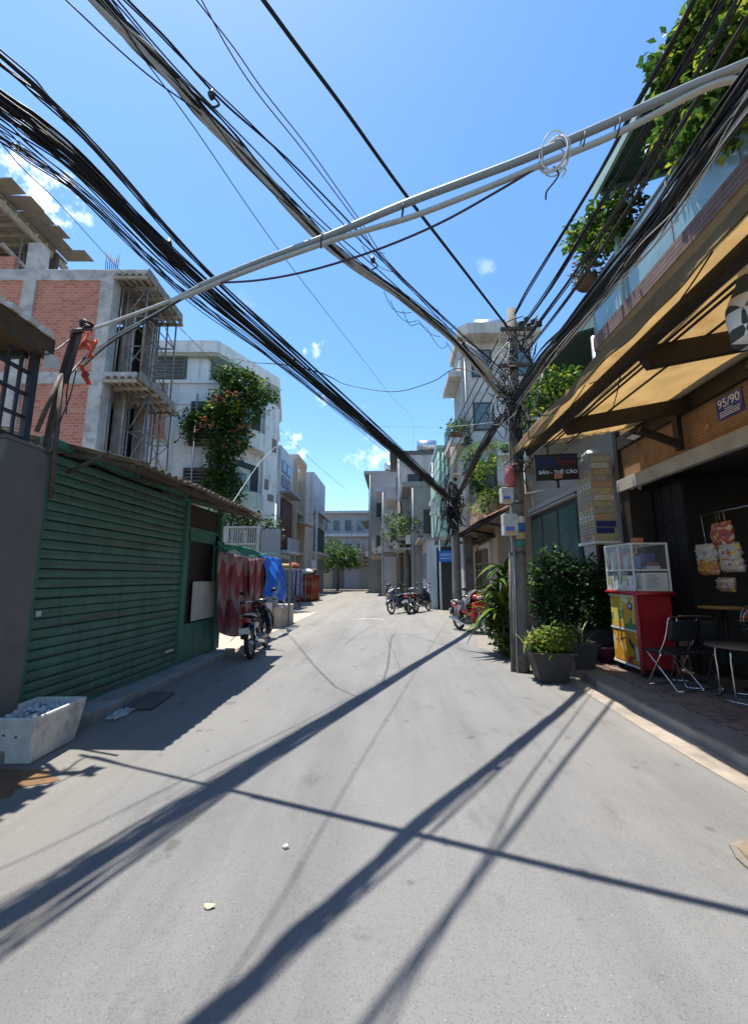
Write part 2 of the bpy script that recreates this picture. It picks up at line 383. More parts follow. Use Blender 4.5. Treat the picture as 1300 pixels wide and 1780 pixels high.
# ---- pavement of the shop (raised), kerb band and pavers
pv = MB(); pv.bb(2.74, 4.02, -6, 7.35, 0, .105); pave = struct(pv.build('pavement', CONC))
KERB = M('kerb_concrete', (.2, .175, .15), .9, .18, 4., bump=.5, bscale=60., dirt=((.08, .07, .06), 3., .5, .75))
for i in range(13):
    mb = MB(); mb.bb(-.16, .17, -.495, .495, 0, .128); inst(mb.mesh('kerb_stone', KERB), 'kerb_stone', pave, (2.90+rnd.uniform(-.006, .006), -5.5+i*1.0, rnd.uniform(-.004, .004)))
PAVE = [M('paver_%d' % i, c, .85, .2, 6., bump=.5, bscale=80., dirt=((.07, .055, .045), 4., .5, .75)) for i, c in enumerate([(.20, .135, .105), (.17, .12, .1), (.22, .15, .12)])]
pms = []
for mt in PAVE:
    mb = MB(); n_ = 6; top = [(-.095+.19*k/n_, -.045+.014*math.sin(k/n_*2*math.pi)) for k in range(n_+1)]+[(.095-.19*k/n_, .045+.014*math.sin((1-k/n_)*2*math.pi)) for k in range(n_+1)]
    mb.prism([(x, y, .10) for x, y in top], (0, 0, .022)); pms.append(mb.mesh('paver', mt))
k = 0
for i in range(46):
    y = 7.28-i*.1
    for j in range(5):
        x = 3.16+j*.2+(.05 if i % 2 else .0)
        if x > 3.95 or k >= 290: continue
        inst(rnd.choice(pms), 'paver', pave, (x, y, rnd.uniform(-.004, .003)), (0, 0, rnd.uniform(-.02, .02))); k += 1
mb = MB(); mb.bb(3.07, 3.98, -5.9, 2.70, .1, .122); mb.build('paver_bed', PAVE[1], pave)
# concrete strip along the left
ls = MB(); ls.bb(-3.62, -3.14, 3.2, 8.25, 0, .115); struct(ls.build('step_kerb', CONC, bevel=.012))
yd = MB(); yd.grid(lambda a, t: (-9.0+a*5.7, 8.3+t*9.5, .012), 6, 6); struct(yd.build('yard', CONC_PALE))
# orange-brown patch is part of the road's edge
strip_m = M('edge_brown', (.16, .085, .04), .6, .3, 5.)
mb = MB(); mb.grid(lambda a, t: (-3.19+a*(.50+.12*math.sin(t*9)+.08*math.sin(t*31)), 2.2+t*1.15, .0078), 6, 24); struct(mb.build('brown_patch', strip_m))

# ================================================================== LEFT: GREY GATE PILLAR WITH STEEL CANOPY
GREYP = M('grey_render', (.14, .13, .122), .85, .1, 2., bump=.25, bscale=120., dirt=((.075, .07, .065), 1.5, .55, .8))
XP = -3.3
p0 = gx(11, 765, XP); p1 = gx(90, 784, XP)
t = thing('gate_pillar', 'plain dark grey rendered gate pillar beside the green shutter', 'pillar', (XP-.4, (p0.y+p1.y)/2, 0))
mb = MB(); mb.bb(XP-.8, XP, p0.y, p1.y, 0, p1.z-.03); mb.build('shaft', GREYP, t, bevel=.01)
mb = MB(); mb.bb(XP-.83, XP+.005, p0.y-.015, p1.y+.01, p1.z-.03, p1.z+.01); mb.build('cap', GREYP, t, bevel=.008)
gwall = tag(MB().bb(XP-.75, XP-.12, -4, p0.y-.02, 0, p1.z-.2).build('boundary_wall', M('dark_render', (.06, .055, .053), .9, .1, 2., bump=.2)), 'dark rendered boundary wall running on from the grey pillar', 'wall')
STEEL_D = M('dark_steel', (.028, .03, .036), .5, .2, 6., bump=.1)
WOODB = M('brown_fascia', (.085, .052, .022), .7, .25, 9., bump=.3, bscale=50.)
zb = p1.z+.01
tc_ = thing('steel_canopy', 'dark steel lattice canopy with brown fascia on top of the grey pillar', 'canopy', (XP-.1, p0.y, zb))
yp = gx(56, 700, XP).y
zt = gx(70, 625, XP).z
mb = MB(); mb.bb(XP-.06, XP, yp-.03, yp+.03, zb, zt+.05); mb.build('post', STEEL_D, tc_, bevel=.005)
mb = MB(); mb.bb(XP-.9, XP-.8, yp-.05, yp+.05, zb-.2, zt+.05); mb.build('post', STEEL_D, tc_, bevel=.005)
for k in range(14):
    y = gx(38, 690, XP).y-k*(gx(38, 690, XP).y-gx(15, 690, XP).y)
    mb = MB(); mb.bb(XP-.06, XP-.038, y-.012, y+.012, zb-.02, zt); mb.build('bar', STEEL_D, tc_)
for z in [zb+.015, zb+(zt-zb)*.27, zb+(zt-zb)*.54, zb+(zt-zb)*.8]:
    mb = MB(); mb.bb(XP-.066, XP-.03, -4, yp-.03, z-.013, z+.013); mb.build('rail', STEEL_D, tc_)
for k in range(7):      # cross rails beneath the roof
    y = yp-.02-k*.55
    mb = MB(); mb.bb(XP-.8, XP-.1, y-.025, y+.025, zt-.0, zt+.05); mb.build('rafter', STEEL_D, tc_)
mb = MB(); mb.bb(XP-1.2, XP+.02, -4, yp+.06, zt+.06, zt+.075); mb.build('ceiling_board', WOODB, tc_)
mb = MB(); mb.bb(XP-.02, XP+.06, -4, yp+.1, zt+.03, zt+.24); mb.build('fascia', WOODB, tc_, bevel=.006)
TILE = M('pale_tile', (.62, .6, .55), .7, .15, 8.)
for k in range(24):
    y = yp-.02-k*.165
    mb = MB(); mb.box((0, 0, 0), (.3, .105, .05), Matrix.Rotation(R(12), 3, 'Y')); inst(mb.mesh('roof_tile', TILE), 'roof_tile', tc_, (XP-.05, y, zt+.275+rnd.uniform(-.005, .005)), (0, rnd.uniform(-.05, .05), rnd.uniform(-.05, .05)))
mb = MB(); mb.bb(XP-1.2, XP-.1, -4, yp+.08, zt+.08, zt+.24); mb.build('roof_core', STEEL_D, tc_)
# white plastic flap at the corner
mb = MB(); a_, b_ = gx(83, 612, XP+.06), gx(102, 625, XP+.06)
mb.prism([gx(81, 610, XP+.07), gx(102, 622, XP+.09), gx(104, 640, XP+.09), gx(76, 639, XP+.07)], (-.012, 0, 0)); mb.build('end_flashing', M('white_paint', (.62, .61, .57), .6, .12, 5., dirt=((.3, .27, .22), 4., .55, .8)), tc_)
# ---- leaning angle-iron posts that carry the pipes
RUST = M('weathered_angle_iron', (.10, .085, .07), .7, .3, 14., bump=.4, bscale=80., metal=.3, dirt=((.12, .06, .03), 7., .5, .7))
PX = -3.27
tp = thing('iron_post', 'leaning bundle of weathered angle irons holding up the grey pipes', 'post', (PX, p1.y+.03, 0))
def angle_iron(a, b, w):
    mb = MB(); a, b = Vector(a), Vector(b); mb.bar(a, b, w, .008); mb.bar(a+Vector((w*.35, w*.3, 0)), b+Vector((w*.35, w*.3, 0)), .01, w); return mb
base = gx(88, 866, PX); base2 = Vector((base.x, base.y+.03, .1))
k1, k2 = gx(109, 650, PX), gx(131, 576, PX)
MB().tube([base, k1], [.024, .022], 8).build('strut', RUST, tp)
angle_iron(gx(105, 665, PX-.02), k2, .075).build('angle_iron', RUST, tp)
angle_iron(gx(74, 790, PX-.05), gx(107, 650, PX-.02), .05).build('angle_iron', RUST, tp)
MB().tube([gx(64, 750, PX-.04), gx(106, 652, PX)], .02, 7).build('strut', RUST, tp)
mb = MB(); mb.bar(gx(124, 577, PX), gx(160, 574, PX+.1), .05, .03); mb.build('top_arm', RUST, tp)
POSTTOP = k2
mb = MB()
for k in range(5):
    c = gx(150, 566, PX+.06); mb.tube([c+Vector((math.cos(a)*.05*(1+.1*k), math.sin(a)*.05, math.sin(a*1.3+k)*.02+k*.008)) for a in [i*.6 for i in range(11)]], .009, 5)
mb.build('wire_coil', M('black_cable', (.012, .012, .013), .55, .2, 20.), tp)
mb = MB()
for k, (a, b, c_) in enumerate([((62, 609), (85, 615), (122, 590)), ((80, 614), (98, 608), (120, 592)), ((104, 735), (122, 690), (134, 640)), ((116, 720), (118, 672), (137, 590))]):
    mb.tube(spline([gx(*a, PX+.03), gx(*b, PX+.05), gx(*c_, PX+.03)], 5), .006, 5)
mb.build('loose_wire', MC['black_cable'], tp)
# red cloth tied to the pipes
def cloth(fn, nu, nv, name, mat, parent=None): return MB().grid(fn, nu, nv, thick=(.004, .004, 0)).build(name, mat, parent)
REDC = M('red_cloth', (.62, .10, .06), .85, .25, 12., trans=.35)
tr = thing('red_rag', 'torn red rag knotted round the pipes at the iron post', 'rag', gx(150, 615, PX+.15))
ra, rb = gx(154, 600, PX+.15), gx(152, 668, PX+.15); ra2 = gx(142, 638, PX+.15)
cloth(lambda a, t: ra2.lerp(rb, t)+Vector((.03*math.sin(a*6+t*3)*(1-t*.5), (a-.5)*.13*(1-t*.75)+.02*math.sin(t*9), 0)), 8, 10, 'tail', REDC, tr)
cloth(lambda a, t: ra+Vector((.04*math.sin(a*8+t*5), (a-.5)*.16, (.5-t)*.2+.03*math.sin(a*7))), 8, 8, 'knot', M('orange_cloth', (.75, .2, .1), .85, .2, 12., trans=.4), tr)

# ================================================================== LEFT: GREEN SHED
GRN = M('green_shutter_paint', (.068, .165, .125), .55, .18, 4., bump=.15, bscale=40., dirt=((.07, .075, .06), 5., .6, .85), streak=((.03, .04, .033), 9., .5))
GRN2 = M('green_door_paint', (.05, .17, .125), .55, .14, 5., bump=.15, bscale=50., dirt=((.09, .09, .075), 6., .58, .8), streak=((.035, .05, .045), 8., .5))
n, l, b = nodes(GRN); base_ = basecol(GRN); g_ = n.new('ShaderNodeNewGeometry'); mp_ = n.new('ShaderNodeMapping'); mp_.inputs['Scale'].default_value = (3, .9, 26); l.new(g_.outputs['Position'], mp_.inputs['Vector'])
t_ = n.new('ShaderNodeTexNoise'); t_.inputs['Scale'].default_value = 1; t_.inputs['Detail'].default_value = 7; l.new(mp_.outputs[0], t_.inputs['Vector'])
r_ = n.new('ShaderNodeMapRange'); l.new(t_.outputs['Fac'], r_.inputs['Value']); r_.inputs['From Min'].default_value = .52; r_.inputs['From Max'].default_value = .72; r_.inputs['To Max'].default_value = .75
x_ = n.new('ShaderNodeMixRGB'); l.new(r_.outputs[0], x_.inputs['Fac']); l.new(base_, x_.inputs[1]); x_.inputs[2].default_value = (.085, .062, .045, 1); l.new(x_.outputs[0], b.inputs['Base Color'])
XS = -3.5; Y0, Y1, Y2 = 3.86, 6.60, 8.02; ZT = 2.76
sh = thing('green_shed', 'low green metal shed with roller shutter and corrugated roof', 'shed', (XS, 6, .1))
npl = 27; pitch = (ZT-.12)/npl
prof = [(-.012, 0), (.012, .003), (.019, pitch*.2), (.022, pitch*.5), (.018, pitch*.84), (.010, pitch*.9), (-.008, pitch*.92), (-.012, pitch*.99), (-.02, pitch*.5)]
mb = MB(); mb.prism([(x, 0, z) for x, z in prof], (0, Y1-Y0, 0)); slat = mb.mesh('slat', GRN)
for i in range(npl): inst(slat, 'slat', sh, (XS+rnd.uniform(-.004, .004), Y0, .12+i*pitch+rnd.uniform(-.002, .002)), (R(rnd.uniform(-.05, .05)), R(rnd.uniform(-2, 2)), R(rnd.uniform(-.12, .12))))
for (y, w) in ((Y0-.05, .07), (Y1+.05, .1), (Y2, .11)):
    MB().bb(XS-.03, XS+.06, y-w/2, y+w/2, .11, ZT+.06).build('post', GRN2, sh, bevel=.006)
MB().bb(XS-.05, XS+.05, Y0-.08, Y2+.055, ZT+.062, ZT+.15).build('lintel', GRN2, sh, bevel=.006)
MB().bb(XS-.02, XS+.035, Y0, Y1, .1, .145).build('bottom_bar', GRN2, sh)
dy0, dy1 = Y1+.105, Y2-.06
dr = MB().bb(XS-.02, XS+.015, dy0, dy1, .12, .72).build('door', GRN2, sh, bevel=.004)
mb = MB()
for (a, b, c_, d_) in ((dy0, dy0+.12, .72, 2.3), (dy1-.12, dy1, .72, 2.3), (dy0, dy1, 2.12, 2.3)): mb.bb(XS-.02, XS+.015, a, b, c_, d_)
mb.build('door_stile', GRN2, dr, world=True)
MB().bb(XS-.06, XS-.025, dy0+.1, dy1-.1, .7, 2.14).build('door_opening', M('door_shade', (.02, .014, .014), .6), dr)  # dark panel: shade inside the door opening put into its colour
MB().bb(XS-.02, XS+.02, dy0, dy1, 2.3, 2.36).build('transom', GRN2, sh)
MB().bb(XS-.05, XS-.02, dy0, dy1, 2.36, ZT).build('transom_panel', M('dark_brown_panel', (.045, .033, .026), .8), sh)
MB().bb(XS+.018, XS+.03, dy0+.32, dy1-.05, .75, 1.42).build('white_board', M('grimy_white_board', (.46, .45, .42), .7, .12, 5., dirt=((.2, .18, .15), 5., .55, .8)), sh)
MB().tube([(XS+.018, dy0+.06, 1.15), (XS+.05, dy0+.06, 1.16), (XS+.05, dy0+.06, 1.28), (XS+.018, dy0+.06, 1.29)], .008, 6).build('door_handle', RUST, dr)
MB().bb(-7.2, XS-.07, Y0-.05, Y2, .05, 2.75).build('body', M('shed_inner', (.05, .05, .048), .9), sh)
MB().bb(XS+.029, XS+.034, gx(62, 1067, XS).y-.03, gx(62, 1067, XS).y+.03, gx(62, 1067, XS).z-.025, gx(62, 1067, XS).z+.025).build('sticker', M('white_sticker', (.6, .6, .6), .6), sh)
MB().bb(XS+.029, XS+.034, 6.28, 6.5, .36, .39).build('sticker', MC['white_sticker'], sh)
# corrugated fibre-cement sheets
FIB = M('fibre_cement', (.17, .15, .12), .92, .25, 5., bump=.5, bscale=70., dirt=((.06, .052, .042), 3., .45, .7))
def sheet_mesh(L, wd, amp, pt, th=.007):
    mb = MB(); n_ = int(wd/pt*8)
    mb.grid(lambda a, t: (-a*L, t*wd, amp*math.cos(t*wd/pt*2*math.pi)), 4, n_, thick=(0, 0, th)); return mb.mesh('roof_sheet', FIB)
smh = sheet_mesh(1.75, .98, .02, .14); slope = math.atan((3.04-2.66)/(-2.55-XS)) if False else R(14)
for i in range(5):
    y = 4.02+i*.84
    ex = -2.56-.02*math.sin(i*2.1)-(.1 if i == 4 else 0)
    inst(smh, 'roof_sheet', sh, (ex, y, 2.66+.022*(i % 2)+.01*math.sin(i*3)), (R(rnd.uniform(-.6, .6)), slope, R(rnd.uniform(-1, 1))))
for i in range(5):
    inst(smh, 'roof_sheet', sh, (-4.15, 4.02+i*.84, 3.08+.02*(i % 2)), (0, R(5), 0))
for y in (4.15, 5.3, 6.65, 7.9):
    MB().bar((XS-.1, y, 2.86), (-2.68, y, 2.66), .045, .06, up=(0, 0, 1)).build('rafter', M('old_timber', (.1, .08, .06), .85, .3, 12., bump=.4), sh)
MB().bar((-2.75, 4.05, 2.655), (-2.75, 8.15, 2.655), .04, .05).build('purlin', MC['old_timber'], sh)
MB().bar(gx(118, 822, XS+.05), gx(192, 786, -2.9), .03, .03).build('brace', RUST, sh)
# objects at the kerb
pl = tag(MB().box((-2.95, 5.1, .03), (.32, .62, .03), Matrix.Rotation(R(8), 3, 'Z')).build('flat_board', M('dark_board', (.10, .095, .09), .8, .2, 9.), bevel=.004), 'flat grey board lying at the foot of the green shutter', 'board')
PLAS = glass('clear_plastic', (.8, .85, .85), .35, .15)
q = random.Random(3); tb = thing('plastic_bag', 'crumpled clear plastic bag beside the flat board', 'plastic bag', (-3.0, 4.66, 0))
cloth(lambda a, t: (-3.0+(a-.5)*.16+.02*math.sin(a*17+t*9), 4.62+(t-.5)*.34+.02*math.sin(a*13), .012+.05*abs(math.sin(a*7+t*5))*math.sin(a*3.1)*math.sin(t*3.1)+.012), 14, 18, 'film', PLAS, tb)
# foam fish box
FOAM = M('dirty_foam', (.64, .62, .57), .85, .14, 9., bump=.35, bscale=110., dirt=((.2, .165, .12), 6., .5, .75))
fx = thing('foam_box', 'dirty white foam fish box standing open at the road edge', 'box', (-3.15, 3.68, .004), R(4))
def tubframe(w0, d0, w1, d1, h, t_):
    mb = MB(); o0 = [(-w0, -d0, 0), (w0, -d0, 0), (w0, d0, 0), (-w0, d0, 0)]; o1 = [(-w1, -d1, h), (w1, -d1, h), (w1, d1, h), (-w1, d1, h)]
    i1 = [(-w1+t_, -d1+t_, h), (w1-t_, -d1+t_, h), (w1-t_, d1-t_, h), (-w1+t_, d1-t_, h)]; i0 = [(-w0+t_, -d0+t_, t_), (w0-t_, -d0+t_, t_), (w0-t_, d0-t_, t_), (-w0+t_, d0-t_, t_)]
    f = [(3, 2, 1, 0)]
    for k in range(4):
        j = (k+1) % 4; f += [(k, j, 4+j, 4+k), (4+k, 4+j, 8+j, 8+k), (8+k, 8+j, 12+j, 12+k)]
    f.append((12, 13, 14, 15)); mb.add(o0+o1+i1+i0, f); return mb
tubframe(.19, .26, .235, .315, .37, .035).build('tub', FOAM, fx, world=False, bevel=.018)
mb = MB(); q = random.Random(5)
for k in range(70):
    a_ = q.uniform(-.18, .18); b_ = q.uniform(-.27, .27); s_ = q.uniform(.018, .05)
    mb.box((a_, b_, .27+q.uniform(-.02, .06)+max(0, a_)*.15), (s_, s_*q.uniform(.6, 1.2), s_*.6), Matrix.Rotation(q.uniform(0, 3), 3, 'X') @ Matrix.Rotation(q.uniform(0, 3), 3, 'Z'))
stuff(mb.build('ice_lumps', M('wet_ice', (.55, .58, .6), .25, .1, 20., spec=.6), fx, world=False))
MB().bb(-.17, .17, -.25, .25, .2, .262).build('ice_bed', M('ice_bed', (.4, .42, .44), .4, .2, 20., bump=.5), fx, world=False)
for k, (b_, z_) in enumerate([(-.18, .24), (-.1, .235), (-.02, .22)]):
    MB().tube([(-.12+.1*k, -.296, z_), (-.12+.1*k, -.278, z_)], .011, 8).build('drain_hole', MC['dark_board'], fx, world=False)
# ================================================================== BRICK BUILDING UNDER CONSTRUCTION
def brickmat(name, c1, c2, mort, bw=.19, bh=.085):
    m = bpy.data.materials.new(name); m.use_nodes = True; MC[name] = m; n, l, b = nodes(m)
    tcn = n.new('ShaderNodeTexCoord'); sp = n.new('ShaderNodeSeparateXYZ'); l.new(tcn.outputs['Object'], sp.inputs[0])
    ad = n.new('ShaderNodeMath'); ad.operation = 'ADD'; l.new(sp.outputs[0], ad.inputs[0]); l.new(sp.outputs[1], ad.inputs[1])
    cb = n.new('ShaderNodeCombineXYZ'); l.new(ad.outputs[0], cb.inputs[0]); l.new(sp.outputs[2], cb.inputs[1])
    nzz = n.new('ShaderNodeTexNoise'); nzz.inputs['Scale'].default_value = 3; l.new(tcn.outputs['Object'], nzz.inputs['Vector'])
    vm = n.new('ShaderNodeVectorMath'); vm.operation = 'MULTIPLY_ADD'; l.new(nzz.outputs['Color'], vm.inputs[0]); vm.inputs[1].default_value = (.02, .02, 0); l.new(cb.outputs[0], vm.inputs[2])
    br = n.new('ShaderNodeTexBrick'); l.new(vm.outputs[0], br.inputs['Vector']); br.inputs['Scale'].default_value = 1
    br.inputs['Color1'].default_value = (*c1, 1); br.inputs['Color2'].default_value = (*c2, 1); br.inputs['Mortar'].default_value = (*mort, 1)
    br.inputs['Brick Width'].default_value = bw; br.inputs['Row Height'].default_value = bh; br.inputs['Mortar Size'].default_value = .009; br.inputs['Mortar Smooth'].default_value = .3; br.inputs['Bias'].default_value = -.1
    n2 = n.new('ShaderNodeTexNoise'); n2.inputs['Scale'].default_value = 2.2; n2.inputs['Detail'].default_value = 8; l.new(tcn.outputs['Object'], n2.inputs['Vector'])
    r2 = n.new('ShaderNodeMapRange'); r2.inputs['From Min'].default_value = .5; r2.inputs['From Max'].default_value = .75; r2.inputs['To Max'].default_value = .55; l.new(n2.outputs['Fac'], r2.inputs['Value'])
    mx = n.new('ShaderNodeMixRGB'); l.new(r2.outputs[0], mx.inputs['Fac']); l.new(br.outputs['Color'], mx.inputs[1]); mx.inputs[2].default_value = (.42, .27, .21, 1)
    l.new(mx.outputs[0], b.inputs['Base Color']); b.inputs['Roughness'].default_value = .95
    bp = n.new('ShaderNodeBump'); bp.inputs['Strength'].default_value = .9; bp.inputs['Distance'].default_value = .015; bp.invert = True
    l.new(br.outputs['Fac'], bp.inputs['Height']); l.new(bp.outputs[0], b.inputs['Normal']); return m
BRICK = brickmat('red_brick', (.50, .17, .10), (.33, .095, .06), (.44, .32, .26), .21, .1)
RCONC = M('raw_concrete', (.40, .38, .35), .92, .2, 2.5, bump=.5, bscale=35., dirt=((.17, .155, .14), 2.2, .48, .7))
PLY = M('formwork_ply', (.22, .19, .15), .9, .3, 6., bump=.3, bscale=30., dirt=((.1, .085, .07), 3., .5, .75))
BATT = M('formwork_batten', (.3, .26, .2), .9, .3, 9.)
SCAF = M('scaffold_tube', (.2, .19, .18), .55, .3, 10., metal=.4, dirt=((.12, .07, .04), 6., .5, .7))
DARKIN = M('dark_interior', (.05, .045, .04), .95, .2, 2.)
BR = R(3)
brk = thing('brick_building', 'unfinished red brick building with raw concrete frame and scaffolded balconies', 'building', (-8.93, 11.4, 0), BR)
z3, z2, z1 = 11.35, 7.8, 4.25
P = lambda mb, name, mat, par=brk, **k: mb.build(name, mat, par, world=False, **k)
for (za, zb_) in ((0, z1-.4), (z1, z2-.4), (z2, z3-.4)):
    P(MB().bb(-2.5, -.42, .06, .2, za, zb_), 'brick_wall', BRICK)
    P(MB().bb(-5.5, -2.92, .06, .2, za, zb_), 'brick_wall', BRICK)
P(MB().bb(-7.5, -3.35, .06, .2, z3, z3+.5), 'brick_wall', BRICK)
for x0, x1, zt_ in ((-.42, 0, z3-.38), (-2.92, -2.5, z3+.95), (-5.9, -5.5, z3)):
    P(MB().bb(x0, x1, 0, .4, 0, zt_), 'column', RCONC, bevel=.02)
for z in (z1, z2, z3):
    P(MB().bb(-7.5, 0.004, .012, .35, z-.4, z), 'beam', RCONC, bevel=.02)
    P(MB().bb(-7.5, -.005, .35, 2.75, z-.15, z-.01), 'slab', RCONC)
# street front: far column, inner wall, balconies with formwork
P(MB().bb(-.4, -.01, 2.4, 2.75, 0, z3-.02), 'column', RCONC, bevel=.02)
P(MB().bb(-.35, 0-.03, 1.15, 1.4, z1, z2-.15), 'column', RCONC, bevel=.02)
P(MB().bb(-.35, 0-.03, 1.15, 1.4, z2, z3-.15), 'column', RCONC, bevel=.02)
P(MB().bb(-4.4, -4.2, .35, 2.4, 0, z3), 'inner_wall', BRICK)
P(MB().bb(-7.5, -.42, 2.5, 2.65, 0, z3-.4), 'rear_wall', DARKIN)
for z in (z2, z3):
    P(MB().bb(.006, 1.02, .0, 2.5, z-.16, z-.01), 'balcony_slab', RCONC, bevel=.015)
    k_ = 0
    for x in (.08, .3, .52, .74, .96):
        P(MB().bb(x-.04, x+.04, -.06, 2.62, z-.27, z-.165), 'formwork_joist', BATT)
    for y in (0.0, .5, 1.0, 1.5, 2.0, 2.5):
        P(MB().bb(-.02, 1.08+rnd.uniform(-.05, .1), y-.035, y+.035, z-.37, z-.275), 'formwork_batten', BATT)
    for k_ in range(4):
        y = .02+k_*.6
        P(MB().box((1.07+rnd.uniform(-.04, .05), y+.3, z-.12+rnd.uniform(-.02, .02)), (.05, .57, .3), Matrix.Rotation(R(rnd.uniform(-5, 5)), 3, 'Y')), 'edge_board', PLY)
# scaffold towers in front of the balconies
def scaffold(x0, x1, y0, y1, za, zb_, n_):
    for x in (x0, x1):
        for y in (y0, y1): P(MB().tube([(x, y, za), (x, y, zb_)], .03, 6), 'scaffold_post', SCAF)
    for k in range(n_+1):
        z = za+(zb_-za)*k/n_
        mb = MB()
        for (a, b) in (((x0, y0), (x1, y0)), ((x0, y1), (x1, y1)), ((x0, y0), (x0, y1)), ((x1, y0), (x1, y1))): mb.tube([(*a, z), (*b, z)], .022, 5)
        P(mb, 'scaffold_ledger', SCAF)
        if k < n_:
            z_ = za+(zb_-za)*(k+1)/n_; mb = MB()
            mb.tube([(x1, y0, z), (x1, y1, z_)], .018, 5); mb.tube([(x1, y1, z), (x1, y0, z_)], .018, 5); mb.tube([(x0, y0, z), (x1, y0, z_)], .018, 5)
            P(mb, 'scaffold_brace', SCAF)
scaffold(.3, .92, .35, 2.3, z2, z3-.38, 3)
scaffold(.35, .95, .9, 2.4, 0, z2-.38, 6)
for (x, y) in ((.15, .25), (.2, .9), (.15, 1.6), (.7, 1.5), (.15, 2.2), (.6, 2.35)):
    for (a, b) in ((z1, z2-.38), (z2, z3-.38)): P(MB().tube([(x, y, a), (x+rnd.uniform(-.06, .06), y, b)], .028, 6), 'prop', SCAF)
for k in range(9): P(MB().tube([(-.38+.04*k, .1+.03*(k % 3), z3-.05), (-.38+.05*k-.03, .1+.03*(k % 3), z3+rnd.uniform(.4, .75))], .012, 5), 'rebar', RUST)
# formwork deck of the next storey, set back
zf = 14.4
P(MB().bb(-7.5, -4.4, -.1, 3.4, zf-.02, zf+.06), 'deck', PLY)
for k in range(8):
    P(MB().bb(-7.5, -4.35, -.05+k*.46, .03+k*.46, zf-.16, zf-.03), 'formwork_joist', BATT)
for k in range(6):
    y = -.2+k*.6; P(MB().box((-4.3+rnd.uniform(-.05, .22)+(.28 if k in (1, 3, 5) else 0), y+.3, zf+.08+rnd.uniform(0, .05)), (1.1, .58, .035), Matrix.Rotation(R(rnd.uniform(-4, 3)), 3, 'Y')), 'edge_sheet', PLY)
P(MB().bb(-4.45, -4.33, -.1, 3.4, zf-.42, zf-.17), 'deck_beam', BATT)
P(MB().bar((-3.9, .1, z3+1.0), (-3.3, 2.6, z3+.1), .1, .12), 'stair_stringer', BATT)
for (x, y) in ((-4.5, .3), (-4.5, 1.4), (-4.5, 2.6), (-5.2, .2), (-5.1, 2.2), (-6, .3)):
    P(MB().tube([(x, y, z3), (x, y, zf-.17)], .035, 6), 'prop', SCAF)
for zz in (.8, 1.5): P(MB().tube([(-6, .25, z3+zz), (-4.5, .25, z3+zz)], .025, 5), 'scaffold_ledger', SCAF)
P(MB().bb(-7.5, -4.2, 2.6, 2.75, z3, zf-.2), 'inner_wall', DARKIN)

# ================================================================== WHITE BUILDING WITH CLIMBER
WHT = M('peeling_white_render', (.66, .66, .63), .9, .08, 1.2, bump=.3, bscale=25., dirt=((.36, .36, .34), 1.1, .54, .72), streak=((.25, .25, .24), 3.2, .55))
MINT = M('pale_green_render', (.42, .48, .41), .9, .1, 1.2, dirt=((.25, .27, .24), 1.5, .55, .75), streak=((.2, .22, .2), 3., .4))
LOUV = M('louvre_grey', (.11, .105, .10), .7, .2, 5.)
WY = 19.3
def WX(u, v, y=WY): return gy(u, v, y)
wa, wb = (-15.0, 19.1), (-8.3, 19.5); wc = (gy(478, 800, 22.9).x, 22.9); wd = (gy(481, 850, 28.5).x, 28.5)
ww_ = thing('white_corner_building', 'weathered white corner building with flat roof canopy and leafy climber', 'building', (-9, 21, 0))
def poly_prism(pts, z0, z1): return MB().prism([(x, y, z0) for x, y in pts], (0, 0, z1-z0))
zpar = WX(330, 662).z; zpar0 = WX(330, 700).z; zroof0 = WX(330, 620).z; zroof1 = WX(330, 597).z
poly_prism([wa, wb, wc, wd, (-15, 28.5)], 0, zpar).build('wall', WHT, ww_)
def off(pts, d):  # push plan points outwards roughly
    return [(x+d[0], y+d[1]) for x, y in pts]
poly_prism([(-15.05, 19.0), (-8.26, 19.4), (wc[0]+.08, wc[1]-.05), (wd[0]+.08, 28.6), (-15.05, 28.6)], zpar-.12, zpar+.05).build('parapet_coping', WHT, ww_)
poly_prism([(-15.3, 18.75), (-9.0, 19.1), (-6.95, 23.3), (-8.3, 28.8), (-15.3, 28.8)], zroof0+.1, zroof1).build('roof_canopy', WHT, ww_)
poly_prism([(-15.2, 18.9), (-9.06, 19.22), (-7.1, 23.35), (-8.4, 28.7), (-15.2, 28.7)], zroof0-.02, zroof0+.1).build('canopy_soffit', MINT, ww_)
# roof-level columns and screens (south face direction: wa->wb)
def onS(u, v): return gp(u, v, wa, wb)
def s_box(u0, u1, v0, v1, d0, d1, name, mat, par=ww_, z=None):
    a, b = onS(u0, (v0+v1)/2), onS(u1, (v0+v1)/2); zt_, zb_ = onS((u0+u1)/2, v0).z, onS((u0+u1)/2, v1).z
    if z: zb_, zt_ = z
    dr_ = Vector((wb[0]-wa[0], wb[1]-wa[1], 0)).normalized(); nn = Vector((dr_.y, -dr_.x, 0))
    a = Vector((a.x, a.y, zb_)); b = Vector((b.x, b.y, zb_))
    mb = MB(); mb.prism([a+nn*d0, b+nn*d0, b+nn*d1, a+nn*d1], (0, 0, zt_-zb_)); return mb.build(name, mat, par)
s_box(325, 362, 620, 662, -.35, -.05, 'roof_column', WHT, z=(zpar+.05, zroof0-.02))
s_box(398, 404, 620, 662, -.35, -.1, 'roof_column', MINT, z=(zpar+.05, zroof0-.02))
